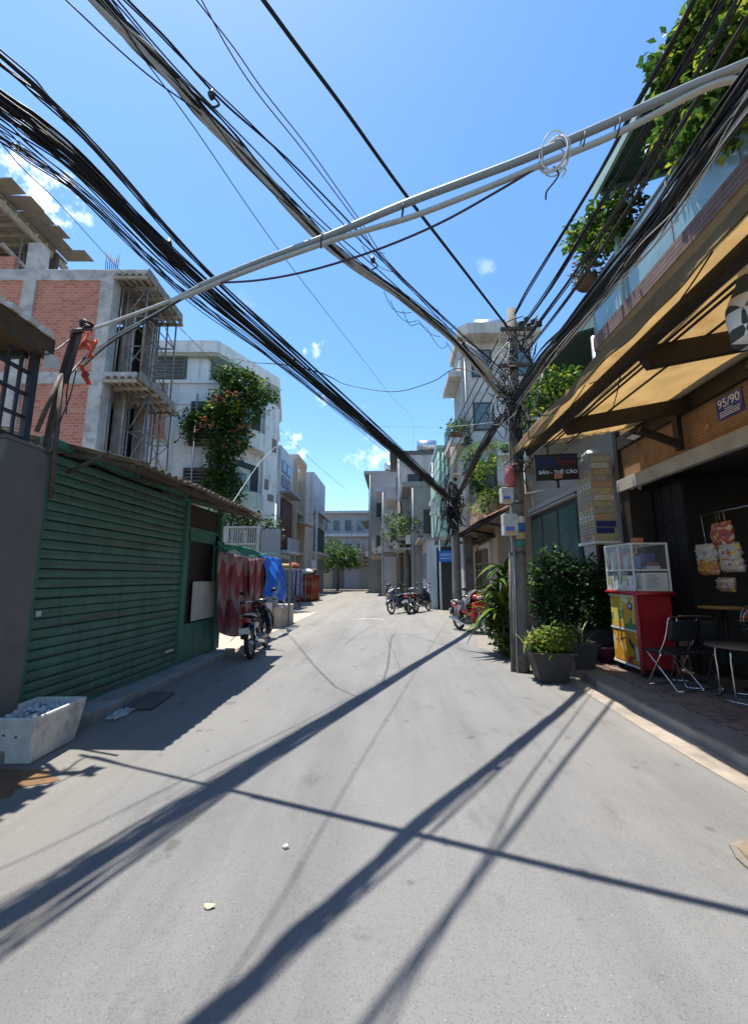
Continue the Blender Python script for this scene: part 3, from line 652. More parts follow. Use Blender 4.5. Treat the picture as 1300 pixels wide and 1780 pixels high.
def louvre(u0, u1, v0, v1, n_, name='louvre_window', solid=True):
    fr = s_box(u0, u1, v0, v1, .003, .02, name, M('louvre_back', (.035, .033, .03), .9)) if solid else None
    par = fr if fr is not None else ww_
    for k in range(n_):
        va = v0+(v1-v0)*(k+.1)/n_; vb_ = v0+(v1-v0)*(k+.62)/n_; s_box(u0+1, u1-1, va, vb_, .022, .1, 'slat', LOUV, par)
    for (a, b, c, d) in ((u0-1.5, u0+1, v0-1, v1+1), (u1-1, u1+1.5, v0-1, v1+1), (u0+1.05, u1-1.05, v0-2, v0-.05), (u0+1.05, u1-1.05, v1+.05, v1+2)): s_box(a, b, c, d, .021, .12, 'frame', LOUV, par)
louvre(255, 322, 608, 657, 8, solid=False)
louvre(333, 383, 701, 775, 12)
louvre(320, 372, 816, 870, 9)
s_box(246, 292, 664, 703, .0035, .012, 'render_patch', M('peeled_patch', (.33, .33, .31), .95, .2, 3., dirt=((.2, .18, .14), 2.5, .45, .65)))
bw = s_box(247, 290, 714, 765, .003, .03, 'bricked_window', BRICK)
for (a, b, c, d) in ((245, 248, 712, 767), (266, 268.5, 715.5, 764), (289, 292, 712, 767), (248.05, 288.95, 711, 715), (248.05, 288.95, 764.5, 768)): s_box(a, b, c, d, .031, .06, 'frame', M('cream_frame', (.5, .45, .38), .7), bw)
s_box(270, 402, 700, 703, .002, .05, 'band', WHT); s_box(318, 402, 787, 789, .002, .05, 'band', WHT)
# cut corner: stacked balconies wb->wc
def onC(u, v): return gp(u, v, wb, wc)
drc = Vector((wc[0]-wb[0], wc[1]-wb[1], 0)).normalized(); nnc = Vector((drc.y, -drc.x, 0))
def c_box(s0, s1, z0, z1, d0, d1, name, mat, par=ww_):
    a = Vector((*wb, z0))+drc*s0; b = Vector((*wb, z0))+drc*s1
    return MB().prism([a+nnc*d0, b+nnc*d0, b+nnc*d1, a+nnc*d1], (0, 0, z1-z0)).build(name, mat, par)
LC = math.dist(wb, wc)
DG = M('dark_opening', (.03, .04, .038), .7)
for (zb_, zt_) in ((2.6, 4.6), (4.9+.9, 4.9+2.6), (8.2+.9, 8.2+2.7)):
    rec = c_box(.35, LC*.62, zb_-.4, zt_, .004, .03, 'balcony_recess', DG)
    c_box(.5, .5+LC*.3, zb_-.3, zt_-.35, .032, .06, 'window_leaf', MINT, rec)
    c_box(.58, .5+LC*.22, zb_+.0, zt_-.6, .062, .07, 'pane', glass('window_glass', (.1, .14, .14), .9), rec)
for zb_ in (4.85, 8.15):
    mb = MB(); N_ = 10
    pts = []
    for k in range(N_+1):
        s_ = LC*.64*k/N_+.25; bul = .75*math.sin(math.pi*k/N_)**.6; p = Vector((*wb, zb_))+drc*s_+nnc*bul; pts.append(p)
    inn = [Vector((*wb, zb_))+drc*(LC*.64*k/N_+.25)+nnc*.005 for k in (N_, 0)]
    mb.prism(pts+inn, (0, 0, .14)); mb.build('balcony_slab', WHT, ww_)
    mb = MB()
    for k in range(N_): mb.prism([pts[k]+Vector((0, 0, .14)), pts[k+1]+Vector((0, 0, .14)), pts[k+1]-nnc*.1+Vector((0, 0, .14)), pts[k]-nnc*.1+Vector((0, 0, .14))], (0, 0, .85))
    mb.build('balcony_parapet', MINT if zb_ < 6 else WHT, ww_)
c_box(LC*.66, LC-.003, 0, zpar-.15, .004, .22, 'corner_pier', WHT)
# stains
for (s0, s1, z0, z1) in ((LC*.7, LC*.8, 6.3, 6.9), (LC*.78, LC*.93, 5.7, 6.1), (LC*.84, LC*.95, 8.6, 9.4)): c_box(s0, s1, z0, z1, .222, .227, 'bare_patch', M('bare_patch', (.2, .17, .15), .95, .3, 9.))
# street face windows
for (y0, z0) in ((23.6, 2.4), (23.6, 5.6), (25.8, 5.6), (23.6, 8.8), (25.8, 8.8)):
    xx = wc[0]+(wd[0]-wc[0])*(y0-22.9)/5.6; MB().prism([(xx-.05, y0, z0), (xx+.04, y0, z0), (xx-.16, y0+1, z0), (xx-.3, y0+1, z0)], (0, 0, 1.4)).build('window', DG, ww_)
# climber
vine = thing('climbing_vine', 'thick flowering climber hanging down the white corner building', 'climber', (-8.2, WY-.5, 0))
vb = []
def vp(u, v, ru, rv, dep=.5, dy=-.25): 
    c = gy(u, v, WY+dy-.002*(u-330)); s_ = WY/FPX*1.02; vb.append((c, (ru*s_, dep, rv*s_)))
for a in [(398, 650, 28, 14), (425, 665, 30, 22), (445, 690, 28, 16), (400, 690, 35, 25), (430, 715, 28, 25), (395, 735, 32, 32), (365, 725, 35, 20), (335, 735, 22, 22), (330, 755, 10, 18), (390, 775, 30, 35), (415, 760, 20, 28), (385, 815, 26, 30), (395, 840, 22, 25), (372, 845, 22, 18), (400, 862, 20, 14), (468, 690, 12, 9)]: vp(*a)
foliage(vb, 9000, .22, 'foliage', [GREENS[1], GREENS[0], GREENS[2], BUSH[0]], vine, [4, 4, 1, 2], .55, 3)
foliage([(gy(395, 705, WY-.9), (.9, .25, .75)), (gy(430, 665, WY-.8), (.8, .25, .4)), (gy(372, 748, WY-.85), (.15, .15, .15)), (gy(438, 690, WY-.8), (.5, .2, .4))], 300, .2, 'bright_leaves', [GREENS[2], GREENS[3]], vine, [3, 1], .3, 5)
foliage([(gy(398, 692, WY-1.0), (.8, .2, .5)), (gy(360, 735, WY-.9), (.7, .2, .5)), (gy(420, 745, WY-.9), (.7, .2, .7)), (gy(400, 800, WY-.9), (.7, .2, 1.2))], 200, .16, 'flowers', [M('vine_flower', (.3, .11, .06), .7, .3, 9., trans=.3), M('vine_flower_pink', (.38, .16, .11), .7, .3, 9., trans=.3)], vine, None, .3, 6)
MB().tube(spline([gy(398, 905, WY-.15), gy(392, 850, WY-.25), gy(396, 780, WY-.2), gy(385, 720, WY-.25), gy(410, 660, WY-.2)], 5), [.07]*21, 7).build('stem', M('vine_bark', (.09, .07, .05), .9), vine)
# ================================================================== LEFT: FURTHER HOUSES
def sbox(x0, x1, y0, y1, z0, z1, name, mat, par=None, **k): return MB().bb(x0, x1, y0, y1, z0, z1).build(name, mat, par, **k)
STN = M('stained_white', (.52, .53, .55), .9, .1, 1.2, dirt=((.28, .28, .29), 1.2, .5, .72), streak=((.2, .2, .2), 3., .6))
BEI = M('beige_render', (.45, .38, .29), .9, .1, 1.5, dirt=((.28, .24, .2), 1.5, .5, .75))
BLUEP = M('blue_paint', (.12, .19, .36), .7, .15, 3.)
BRWN = M('brown_red_door', (.09, .028, .022), .7, .2, 4.)
def zat(u, v, y): return gy(u, v, y).z
h = thing('blue_window_house', 'narrow pale house with blue windows and a red-brown balcony door', 'house', (-6.6, 31, 0)); mv = []; mv.append((h, -1.95))
sbox(-12, -6.35, 28.9, 32.6, 0, 11.2, 'wall', STN, h)
for (z0, z1_) in ((8.2, 9.0), (9.3, 10.2)):
    for y in (29.2, 30.6):
        w_ = sbox(-6.36, -6.3, y, y+1.1, z0, z1_, 'window', BLUEP, h); sbox(-6.299, -6.29, y+.12, y+.98, z0+.12, z1_-.12, 'pane', glass('window_glass', (.1, .14, .14), .9), w_)
sbox(-6.34, -5.5, 28.95, 32.4, 7.6, 7.75, 'canopy', M('grey_metal_sheet', (.22, .22, .23), .6), h)
sbox(-6.34, -6.2, 29.2, 32.2, 3.6, 7.3, 'balcony_door', BRWN, h)
sbox(-6.34, -5.6, 28.95, 32.4, 3.2, 3.4, 'balcony_slab', STN, h); 
bal = sbox(-5.68, -5.62, 28.95, 32.4, 4.25, 4.3, 'railing', STN, h)
for k in range(18): sbox(-5.67, -5.63, 28.98+k*.195, 29.02+k*.195, 3.4, 4.25, 'baluster', STN, bal)
sbox(-6.34, -6.3, 29.3, 32, .2, 2.8, 'shutter', M('grey_shutter', (.2, .21, .22), .6, .1, 3.), h)
h = thing('beige_house', 'narrow beige house with an open roof frame past the blue windows', 'house', (-6.8, 35, 0)); mv.append((h, -1.9))
sbox(-12, -6.75, 32.9, 36.4, 0, 10.2, 'wall', BEI, h)
for y in (32.95, 36.1): sbox(-6.744, -6.1, y, y+.25, 0, 11.4, 'pier', BEI, h)
sbox(-7.2, -6.05, 32.95, 36.35, 11.4, 11.75, 'roof_beam', BEI, h)
for z in (3.4, 6.9): sbox(-6.744, -6.15, 33.21, 36.09, z, z+.2, 'balcony_slab', BEI, h)
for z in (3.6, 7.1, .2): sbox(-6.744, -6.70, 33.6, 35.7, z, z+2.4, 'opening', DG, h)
mb = MB().prism([(-6.7, 33.0, 6.2), (-5.0, 33.0, 5.7), (-5.0, 36.3, 5.7), (-6.7, 36.3, 6.2)], (0, 0, .06)); mb.build('sun_canopy', CONC_PALE, h)
h = thing('grey_white_house', 'mildew-streaked white house with a dark green front', 'house', (-7.3, 40, 0)); mv.append((h, -.35))
sbox(-13, -7.1, 37.2, 43.5, 0, 11.3, 'wall', STN, h)
sbox(-7.09, -6.5, 37.2, 43.5, 3.6, 3.8, 'balcony_slab', STN, h)
sbox(-7.094, -7.02, 37.7, 43, 3.9, 6.3, 'green_screen', M('dark_green_net', (.035, .075, .05), .9), h)
sbox(-7.094, -7.02, 37.6, 43, .2, 3.2, 'shutter', M('grey_shutter', (.2, .21, .22), .6, .1, 3.), h)
sbox(-6.9, -6.7, 37.25, 37.45, 0, 9.0, 'pier', STN, h)
mb = MB().prism([(-7.05, 37.3, 7.6), (-6.2, 37.3, 7.1), (-6.2, 43, 7.1), (-7.05, 43, 7.6)], (0, 0, .07)); mb.build('sun_canopy', M('rusty_sheet', (.25, .17, .12), .8), h)
h = thing('street_end_building', 'broad grey-white block closing off the end of the street', 'building', (-5, 52, 0))
sbox(-12, 1.5, 52, 60, 0, 9.6, 'wall', M('grey_block_render', (.36, .36, .37), .9, .12, .8, dirt=((.22, .22, .23), 1., .5, .7)), h)
sbox(-12.2, 1.7, 51.5, 52-.005, 6.6, 6.95, 'cornice', STN, h); sbox(-12.2, 1.7, 51.4, 60.2, 9.6, 9.9, 'roof_slab', STN, h)
for k in range(8):
    x = -11+k*1.55
    for z in (4.3, 7.3):
        w_ = sbox(x, x+1.0, 51.93, 51.99, z, z+1.5, 'window', M('blue_grey_frame', (.3, .36, .42), .6), h); sbox(x+.1, x+.9, 51.9, 51.928, z+.1, z+1.4, 'pane', glass('window_glass', (.1, .14, .14), .9), w_)
sbox(-11.5, 1.2, 51.0, 51.9, 3.3, 3.5, 'shop_canopy', M('pink_awning', (.4, .2, .25), .7), h)
[sbox(-11.2+k*1.7, -9.7+k*1.7, 51.95, 51.99, .1, 3.0, 'shop_shutter', M('far_shutter_%d' % (k % 4), [(.2, .2, .2), (.3, .26, .2), (.1, .11, .12), (.24, .26, .3)][k % 4], .7), h) for k in range(7)]
for o_, d_ in mv: o_.location.x += d_
# street tree at the far end
def tree(name, label, base, hgt, r, seed, lf=.3, n_=2200, group=None):
    t = thing(name, label, 'tree', base, group=group); q = random.Random(seed); B = Vector(base)
    top = B+Vector((q.uniform(-.2, .2), q.uniform(-.2, .2), hgt*.55))
    MB().tube(spline([B, B.lerp(top, .5)+Vector((.1, 0, 0)), top], 4), [.16-.01*k for k in range(9)], 8).build('trunk', MC['vine_bark'], t)
    bl = []
    for k in range(7):
        a = k*2.4; e = top+Vector((math.cos(a)*r*q.uniform(.35, .7), math.sin(a)*r*q.uniform(.35, .7), hgt*q.uniform(.05, .42)))
        MB().tube(spline([top, top.lerp(e, .5)+Vector((0, 0, .15)), e], 3), [.07-.008*i for i in range(7)], 6).build('limb', MC['vine_bark'], t)
        bl.append((e, (r*q.uniform(.35, .55), r*q.uniform(.35, .55), r*q.uniform(.25, .45))))
    foliage(bl, n_, lf, 'crown', [GREENS[0], GREENS[1], GREENS[2]], t, [4, 4, 1.5], .2, seed); return t
tree('street_tree', 'broad dark green street tree in front of the grey end block', (-6.3, 46, 0), 5.2, 3.3, 21, .32, 4200)
# ================================================================== LEFT: FENCE, LAUNDRY, PILES
WP = M('weathered_cream_paint', (.36, .35, .31), .7, .15, 5., dirt=((.2, .17, .13), 4., .5, .75))
gt_ = thing('barred_gate', 'pale iron bar gate behind the hanging blankets', 'gate', (-5, 12.4, 0))
ga, gb = gy(382, 915, 12.4), gy(447, 917, 12.4)
for k in range(17):
    x = ga.x+(gb.x-ga.x)*k/16; sbox(x-.014, x+.014, 12.39, 12.42, .1, ga.z, 'bar', WP, gt_)
for z in (ga.z-.03, ga.z-.55, 1.2, .2): sbox(ga.x-.03, gb.x+.03, 12.375, 12.388, z-.03, z+.03, 'rail', WP, gt_)
sbox(gb.x+.035, gb.x+.12, 12.33, 12.45, 0, ga.z+.08, 'post', WP, gt_)
sbox(ga.x-.02, gb.x, 12.425, 12.44, .1, ga.z-.5, 'sheet', M('grey_sheet', (.2, .22, .22), .7), gt_)
sbox(gb.x+.125, gb.x+.75, 12.36, 12.42, .05, ga.z-.1, 'side_panel', MC['grey_sheet'], gt_)
shr = thing('gate_shrub', 'dark leafy shrub spilling over the barred gate', 'shrub', (-4.8, 12.9, 0))
foliage([(gy(410, 905, 12.9), (.9, .3, .3)), (gy(450, 915, 12.9), (.7, .3, .3)), (gy(470, 935, 13.2), (.4, .3, .5)), (gy(380, 895, 12.9), (.6, .3, .2))], 1300, .15, 'foliage', [GREENS[1], GREENS[0], BUSH[1]], shr, [4, 2, 2], .3, 8)
MB().tube([(-4.8, 12.9, 0), (-4.75, 12.9, 1.4), gy(420, 915, 12.9)], [.05, .045, .03], 6).build('stem', MC['vine_bark'], shr)
pb = gz(374, 1130); ptop = gx(374, 945, pb.x)
dp = thing('timber_post', 'black timber post at the end of the green shed', 'post', tuple(pb))
MB().bb(pb.x-.06, pb.x+.05, pb.y-.05, pb.y+.06, 0, gx(374, 940, pb.x).z).build('shaft', M('black_timber', (.025, .02, .018), .9, .3, 9., bump=.4), dp, bevel=.008)
for k in range(2): MB().bar((pb.x-.16-.1*k, pb.y+.0, 0), (pb.x-.2-.1*k, pb.y+.06, 1.5-.3*k), .05, .03).build('plank', BATT, dp)
XL = -3.34
# rope with net
rope_p = spline([gx(378, 942, XL), gx(400, 955, XL), gx(440, 968, XL), gx(470, 962, XL), gx(505, 972, XL)], 6)
tag(MB().tube(rope_p, .014, 6).build('washing_line', M('green_rope', (.05, .22, .15), .8, .3, 20.)), 'green rope strung as a washing line from the black timber post', 'rope')
sb2 = thing('line_post', 'short grey stake holding the far end of the washing line', 'post', (XL, rope_p[-1].y, 0))
sbox(XL-.03, XL+.03, rope_p[-1].y-.03, rope_p[-1].y+.03, 0, rope_p[-1].z+.03, 'stake', MC['grey_sheet'], sb2)
nt = tag(MB().grid(lambda a, t: gx(380+a*78, 947+a*16-6*math.sin(a*3.1)+t*(12+4*math.sin(a*14)), XL-.02-.03*math.sin(a*20)), 30, 4, thick=(.003, .003, 0)).build('green_net', M('green_netting', (.03, .16, .11), .9, .4, 30.)), 'bunched green netting draped along the washing line', 'net')
def zigzag(name, c1, c2, c3):
    m = bpy.data.materials.new(name); m.use_nodes = True; n, l, b = nodes(m); g = n.new('ShaderNodeNewGeometry'); s_ = n.new('ShaderNodeSeparateXYZ'); l.new(g.outputs['Position'], s_.inputs[0])
    def mth(op, a, c=None, d=None):
        k = n.new('ShaderNodeMath'); k.operation = op
        for i, z in enumerate((a, c, d)):
            if z is None: continue
            if isinstance(z, (int, float)): k.inputs[i].default_value = z
            else: l.new(z, k.inputs[i])
        return k.outputs[0]
    pp = mth('PINGPONG', mth('MULTIPLY', s_.outputs[1], 1.0), .3)
    w = mth('ADD', mth('MULTIPLY', s_.outputs[2], 1.0), mth('MULTIPLY', pp, 1.3))
    fr = mth('FRACT', mth('MULTIPLY', w, 1.25))
    nzz = n.new('ShaderNodeTexNoise'); nzz.inputs['Scale'].default_value = 5; l.new(g.outputs['Position'], nzz.inputs['Vector'])
    cr = n.new('ShaderNodeValToRGB'); l.new(fr, cr.inputs[0]); e = cr.color_ramp.elements; e[0].color = (*c1, 1); e[0].position = 0; e[1].color = (*c1, 1); e[1].position = 1
    for p_, c in ((.34, c1), (.37, c2), (.62, c2), (.78, c3), (.97, c1)):
        k = e.new(p_); k.color = (*c, 1)
    mx = n.new('ShaderNodeMixRGB'); mx.blend_type = 'MULTIPLY'; mx.inputs['Fac'].default_value = .6; l.new(cr.outputs[0], mx.inputs[1]); l.new(nzz.outputs['Color'], mx.inputs[2])
    l.new(mx.outputs[0], b.inputs['Base Color']); b.inputs['Roughness'].default_value = .95; b.inputs['Specular IOR Level'].default_value = .1; return m
BLK = zigzag('blanket_weave', (.34, .085, .09), (.45, .28, .27), (.36, .14, .14))
def hang(u0, u1, top, bot, name, mat, label, cat, wav=.05, x=XL, seed=0, nn=(26, 26)):
    def fn(a, t):
        u = u0+(u1-u0)*a; v = top(a)+(bot(a)-top(a))*t
        return gx(u, v, x+wav*(.25+t)*math.sin(a*13+seed+t*1.5)+wav*.5*math.sin(a*29+t*4+seed)+.03*math.sin(t*7+a*3))
    return tag(MB().grid(fn, *nn, thick=(.008, .0, 0)).build(name, mat), label, cat)
hang(378, 436, lambda a: 956+a*16, lambda a: 1098+18*math.sin(a*2.4)-16*a, 'blanket', BLK, 'wide red and cream zigzag blanket hung next to the black timber post', 'blanket')
hang(434, 463, lambda a: 972-a*2, lambda a: 1098-6*a, 'blanket', BLK, 'narrow folded red zigzag blanket hung between the wide one and the blue tarpaulin', 'blanket', .035, XL+.05, 2)
BLUE = M('blue_tarpaulin', (.015, .14, .58), .42, .12, 6., bump=.5, bscale=28., trans=.12)
def tarp(a, t):
    p = gx(454+a*(36-2*t), 966+a*5+(72+15*a-8*math.sin(a*3))*t, XL+.02); bl = .22*math.sin(min(1, t*1.15)*math.pi*.62)*(.35+.65*math.sin(a*math.pi*.8+.3))
    return (p.x+bl+.035*math.sin(a*11+t*6)+.02*math.sin(a*23-t*9), p.y+.02*math.sin(t*11), p.z)
tag(MB().grid(tarp, 28, 28, thick=(.006, 0, 0)).build('tarpaulin', BLUE), 'bright blue tarpaulin billowing over the washing line', 'tarpaulin')
# plinth, rubble
c_ = gz(482, 1092); b1 = thing('concrete_plinth', 'low concrete plinth below the blue tarpaulin', 'plinth', (c_.x, c_.y+.5, 0))
sbox(c_.x-.75, c_.x+.12, c_.y, c_.y+1.5, 0, .62, 'block', CONC_PALE, b1, bevel=.03); sbox(c_.x-.55, c_.x-.5+.35, c_.y-.12, c_.y-.005, 0, .75, 'slab', RCONC, b1)
for k, (u, v, s_) in enumerate([(478, 1090, .2), (490, 1086, .16), (500, 1082, .24), (466, 1100, .14)]):
    p = gz(u, v); mb = MB().box((p.x, p.y, s_*.3), (s_*1.4, s_*.8, s_*.6), Matrix.Rotation(k*.8, 3, 'Z')); tag(mb.build('rubble_lump', [CONC_PALE, MC['dark_board']][k % 2], bevel=.02), ['pale broken slab leaning at the plinth foot', 'dark lump of rubble beside the concrete plinth', 'large pale rubble piece past the concrete plinth', 'small dark offcut lying next to the parked black motorbike'][k], 'rubble')
sp_ = tag(MB().tube([(-4.55, 15.4, 0), (-4.55, 15.4, 4.3)], .05, 8).build('steel_pole', M('galvanised', (.3, .31, .32), .5, .15, 8., metal=.5)), 'plain galvanised pole standing behind the blue tarpaulin', 'pole')
# goods piled along the left kerb
def bag(c, rx, ry, rz_, name, mat, label, seed, cat='bag', group=None):
    q = random.Random(seed); secs = []; N_ = 8
    for i in range(N_+1):
        t = i/N_; k = math.sin(math.pi*(.06+.9*t))**.55*(1+.12*q.uniform(-1, 1)); secs.append(((c[0]+q.uniform(-.04, .04)*rx, c[1]+q.uniform(-.04, .04), c[2]+t*rz_*2), rx*k, ry*k, (1, 0, 0), (0, 1, 0)))
    return tag(MB().loft(secs, 12, p=2.6).build(name, mat), label, cat, group)
stl = thing('open_stall', 'dark open shelf stall with a pale top past the blue tarpaulin', 'stall', (-5.1, 19.8, 0))
for (x, y) in ((-5.6, 19), (-4.75, 19), (-5.6, 20.8), (-4.75, 20.8)): sbox(x-.03, x+.03, y-.03, y+.03, 0, 1.85, 'leg', MC['old_timber'], stl)
for z in (.4, 1.1): sbox(-5.63, -4.72, 18.97, 20.83, z, z+.03, 'shelf', MC['old_timber'], stl)
sbox(-5.7, -4.66, 18.9, 20.9, 1.852, 1.9, 'top', CONC_PALE, stl); sbox(-5.62, -5.58, 19.05, 20.75, .05, 1.84, 'back', DARKIN, stl)
bag((-5.2, 19.4, 1.905), .4, .3, .11, 'cloth_bundle', M('ochre_cloth', (.4, .27, .12), .9, .3, 8.), 'ochre cloth bundle on the open stall', 2, 'bundle')
bag((-5.0, 20.2, 1.905), .33, .4, .15, 'cloth_bundle', M('red_bundle', (.28, .09, .07), .9, .3, 8.), 'red cloth bundle on the open stall', 3, 'bundle')
hang(509, 526, lambda a: 990+a*2, lambda a: 1034+a*3, 'drape', M('faded_blue_cloth', (.2, .24, .4), .9, .25, 6.), 'faded blue cloth hung beside the open stall', 'cloth', .08, -5.25, 1, (14, 14))
rdp = tag(MB().tube([(-5.26, 21.3, 0), (-5.26, 21.3, 1.72), (-5.26, 24.4, 1.72), (-5.26, 24.4, 0)], .025, 6).build('drape_rail', MC['galvanised']), 'bent pipe rail carrying the faded blue cloth', 'rail')
RC = zigzag('red_patterned_cloth', (.32, .06, .035), (.36, .17, .09), (.28, .05, .03))
bx = thing('covered_stall', 'box stall wrapped in red and orange patterned cloth', 'stall', (-5.55, 26.5, 0))
MB().grid(lambda a, t: (-5.05+.03*math.sin(t*40), 25.3+t*2.4, 1.6*(1-a)+.01), 6, 30, thick=(-.02, 0, 0)).build('side_cloth', RC, bx)
MB().grid(lambda a, t: (-6.0+t*.95, 25.28+.03*math.sin(t*30), 1.6*(1-a)+.01), 6, 20, thick=(0, .02, 0)).build('front_cloth', RC, bx)
sbox(-6.02, -5.03, 25.26, 27.75, 1.615, 1.66, 'top', MC['old_timber'], bx)
for k, (x, y, z, r_, h_, mt, lb) in enumerate([(-5.5, 25.8, 1.665, .42, .16, 'white_paint', 'white sack heaped on the red covered stall'), (-5.3, 26.6, 1.665, .42, .18, 'dark_board', 'dark sack heaped on the red covered stall'), (-5.7, 27.2, 1.665, .4, .2, 'faded_blue_cloth', 'blue sack heaped on the red covered stall')]): bag((x, y, z), r_, r_, h_, 'sack', MC[mt], lb, 10+k, 'sack')
bd = thing('leaning_board', 'pale square board propped up behind the red covered stall', 'board', (-5.5, 28.5, 0)); MB().box((-5.45, 28.6, 1.35), (.06, 1.3, 2.7), Matrix.Rotation(R(-7), 3, 'Y')).build('panel', STN, bd)
# ================================================================== MOTORBIKES
RUB = M('tyre_rubber', (.016, .016, .016), .8, .2, 20.); CHR = M('chrome', (.62, .62, .62), .18, .05, 20., metal=1.); ALU = M('cast_alloy', (.5, .5, .5), .4, .1, 20., metal=.85)
BLKP = M('black_plastic', (.018, .018, .02), .45, .15, 20.); SEATM = M('seat_vinyl', (.02, .02, .022), .5, .1, 30., bump=.1); ENG = M('engine_metal', (.16, .16, .165), .5, .2, 20., metal=.7)
REDL = M('red_lens', (.4, .02, .02), .2, .1, 20., clear=.6); PLATE = M('plate_white', (.6, .6, .58), .5, .05, 20.); LENS = M('clear_lens', (.6, .62, .62), .1, .05, 20., clear=.7)
def torus_pts(r, c, n_=28): return [Vector((c[0]+r*math.cos(2*math.pi*i/n_), c[1], c[2]+r*math.sin(2*math.pi*i/n_))) for i in range(n_)]
X_, Y_, Z_ = Vector((1, 0, 0)), Vector((0, 1, 0)), Vector((0, 0, 1))
def scooter(label, loc, rz, paint, group=None, cover=None, steer=0., lean=0., cast=True):
    t = thing('motorbike', label, 'motorbike', loc, rz, group); t.rotation_euler = (lean, 0, rz)
    B = lambda mb, nm, mt, par=t, **k: mb.build(nm, mt, par, world=False, **k)
    rw = .285
    for wx in (.62, -.62):
        mb = MB(); mb.tube(torus_pts(rw-.06, (wx, 0, rw)), .018, 8, closed=True)
        ns = 5 if cast else 12
        for k in range(ns):
            a = 2*math.pi*k/ns; d = Vector((math.cos(a), 0, math.sin(a)))
            mb.bar(Vector((wx, 0, rw))+d*.03, Vector((wx, 0, rw))+d*(rw-.06), .022 if cast else .006, .026 if cast else .006)
        mb.tube([(wx, -.05, rw), (wx, .05, rw)], .045, 12)
        w = B(mb, 'wheel', ALU)
        B(MB().tube(torus_pts(rw-.032, (wx, 0, rw), 36), .034 if wx > 0 else .04, 10, closed=True), 'tyre', RUB, w)
        B(MB().tube([(wx, .055, rw), (wx, .06, rw)], .1, 18), 'brake_disc', ENG, w)
    # front: fork, mudguard, leg shield, headlamp cowl, bars
    for s_ in (-1, 1): B(MB().tube([(.62, .075*s_, rw), (.5, .07*s_, .62), (.44, .05*s_, .82)], [.018, .022, .022], 8), 'fork_leg', CHR)
    n_ = 12; secs = []
    for i in range(n_+1):
        a = R(150-i*135/n_); secs.append(((.62+.33*math.cos(a)*.98, 0, rw+.33*math.sin(a)), .055, .012, (0, 1, 0), (math.cos(a), 0, math.sin(a))))
    B(MB().loft(secs, 10), 'front_mudguard', paint)
    for s_ in (-1, 1):
        B(MB().loft([((.36, .13*s_, .30), .03, .05, X_, Y_), ((.41, .17*s_, .45), .03, .09, X_, Y_), ((.45, .16*s_, .62), .035, .10, X_, Y_), ((.44, .12*s_, .78), .04, .08, X_, Y_), ((.40, .07*s_, .88), .035, .05, X_, Y_)], 12), 'leg_shield', paint)
    B(MB().loft([((.47, 0, .60), .05, .06, X_, Y_), ((.50, 0, .72), .06, .10, X_, Y_), ((.46, 0, .86), .06, .10, X_, Y_), ((.40, 0, .90), .04, .07, X_, Y_)], 12), 'front_cowl', paint)
    B(MB().loft([((.33, 0, .97), .06, .13, Z_, Y_), ((.40, 0, .98), .075, .16, Z_, Y_), ((.47, 0, .965), .07, .14, Z_, Y_), ((.52, 0, .955), .05, .1, Z_, Y_)], 14), 'handlebar_cowl', paint)
    B(MB().loft([((.515, 0, .955), .048, .095, Z_, Y_), ((.535, 0, .952), .04, .085, Z_, Y_)], 14), 'headlamp', LENS)
    for s_ in (-1, 1):
        bar = B(MB().tube([(.38, .1*s_, .99), (.34, .24*s_, 1.02), (.29, .36*s_, 1.0)], .012, 8), 'handlebar', CHR)
        B(MB().tube([(.315, .29*s_, 1.015), (.275, .39*s_, .995)], .018, 8), 'grip', RUB, bar)
        mr_ = B(MB().tube([(.34, .22*s_, 1.02), (.33, .27*s_, 1.12), (.33, .31*s_, 1.19)], .006, 6), 'mirror', BLKP)
        B(MB().loft([((.335, .33*s_, 1.2), .035, .065, Z_, Y_), ((.315, .33*s_, 1.2), .035, .065, Z_, Y_)], 12), 'mirror_glass', BLKP, mr_)
        B(MB().loft([((.50, .14*s_, .74), .02, .03, Z_, Y_), ((.52, .14*s_, .74), .014, .02, Z_, Y_)], 8), 'indicator', M('amber_lens', (.6, .25, .03), .25, .1, 20.))
    # spine, engine, body, seat, tail
    B(MB().loft([((.40, 0, .66), .07, .06, Z_, Y_), ((.22, 0, .53), .07, .055, Z_, Y_), ((.02, 0, .48), .08, .06, Z_, Y_), ((-.1, 0, .52), .1, .07, Z_, Y_)], 12), 'spine_cover', paint)
    B(MB().loft([((.26, 0, .33), .05, .05, Z_, Y_), ((.16, 0, .32), .075, .07, Z_, Y_), ((.02, 0, .31), .11, .11, Z_, Y_), ((-.14, 0, .31), .10, .10, Z_, Y_), ((-.22, 0, .32), .06, .07, Z_, Y_)], 12), 'engine', ENG)
    B(MB().loft([((.02, 0, .58), .08, .08, Z_, Y_), ((-.2, 0, .60), .13, .12, Z_, Y_), ((-.5, 0, .64), .10, .12, Z_, Y_), ((-.78, 0, .70), .05, .07, Z_, Y_)], 14), 'side_panel', paint)
    B(MB().loft([((.12, 0, .70), .03, .06, Z_, Y_), ((.02, 0, .73), .045, .10, Z_, Y_), ((-.2, 0, .745), .05, .125, Z_, Y_), ((-.4, 0, .775), .05, .125, Z_, Y_), ((-.62, 0, .79), .04, .11, Z_, Y_), ((-.7, 0, .79), .02, .07, Z_, Y_)], 14), 'seat', SEATM)
    B(MB().tube(spline([(-.5, .13, .74), (-.72, .12, .80), (-.82, .0, .82), (-.72, -.12, .80), (-.5, -.13, .74)], 5), .013, 8), 'grab_rail', ALU)
    B(MB().loft([((-.76, 0, .715), .045, .09, Z_, Y_), ((-.83, 0, .70), .035, .075, Z_, Y_)], 12), 'tail_lamp', REDL)
    n_ = 9; secs = []
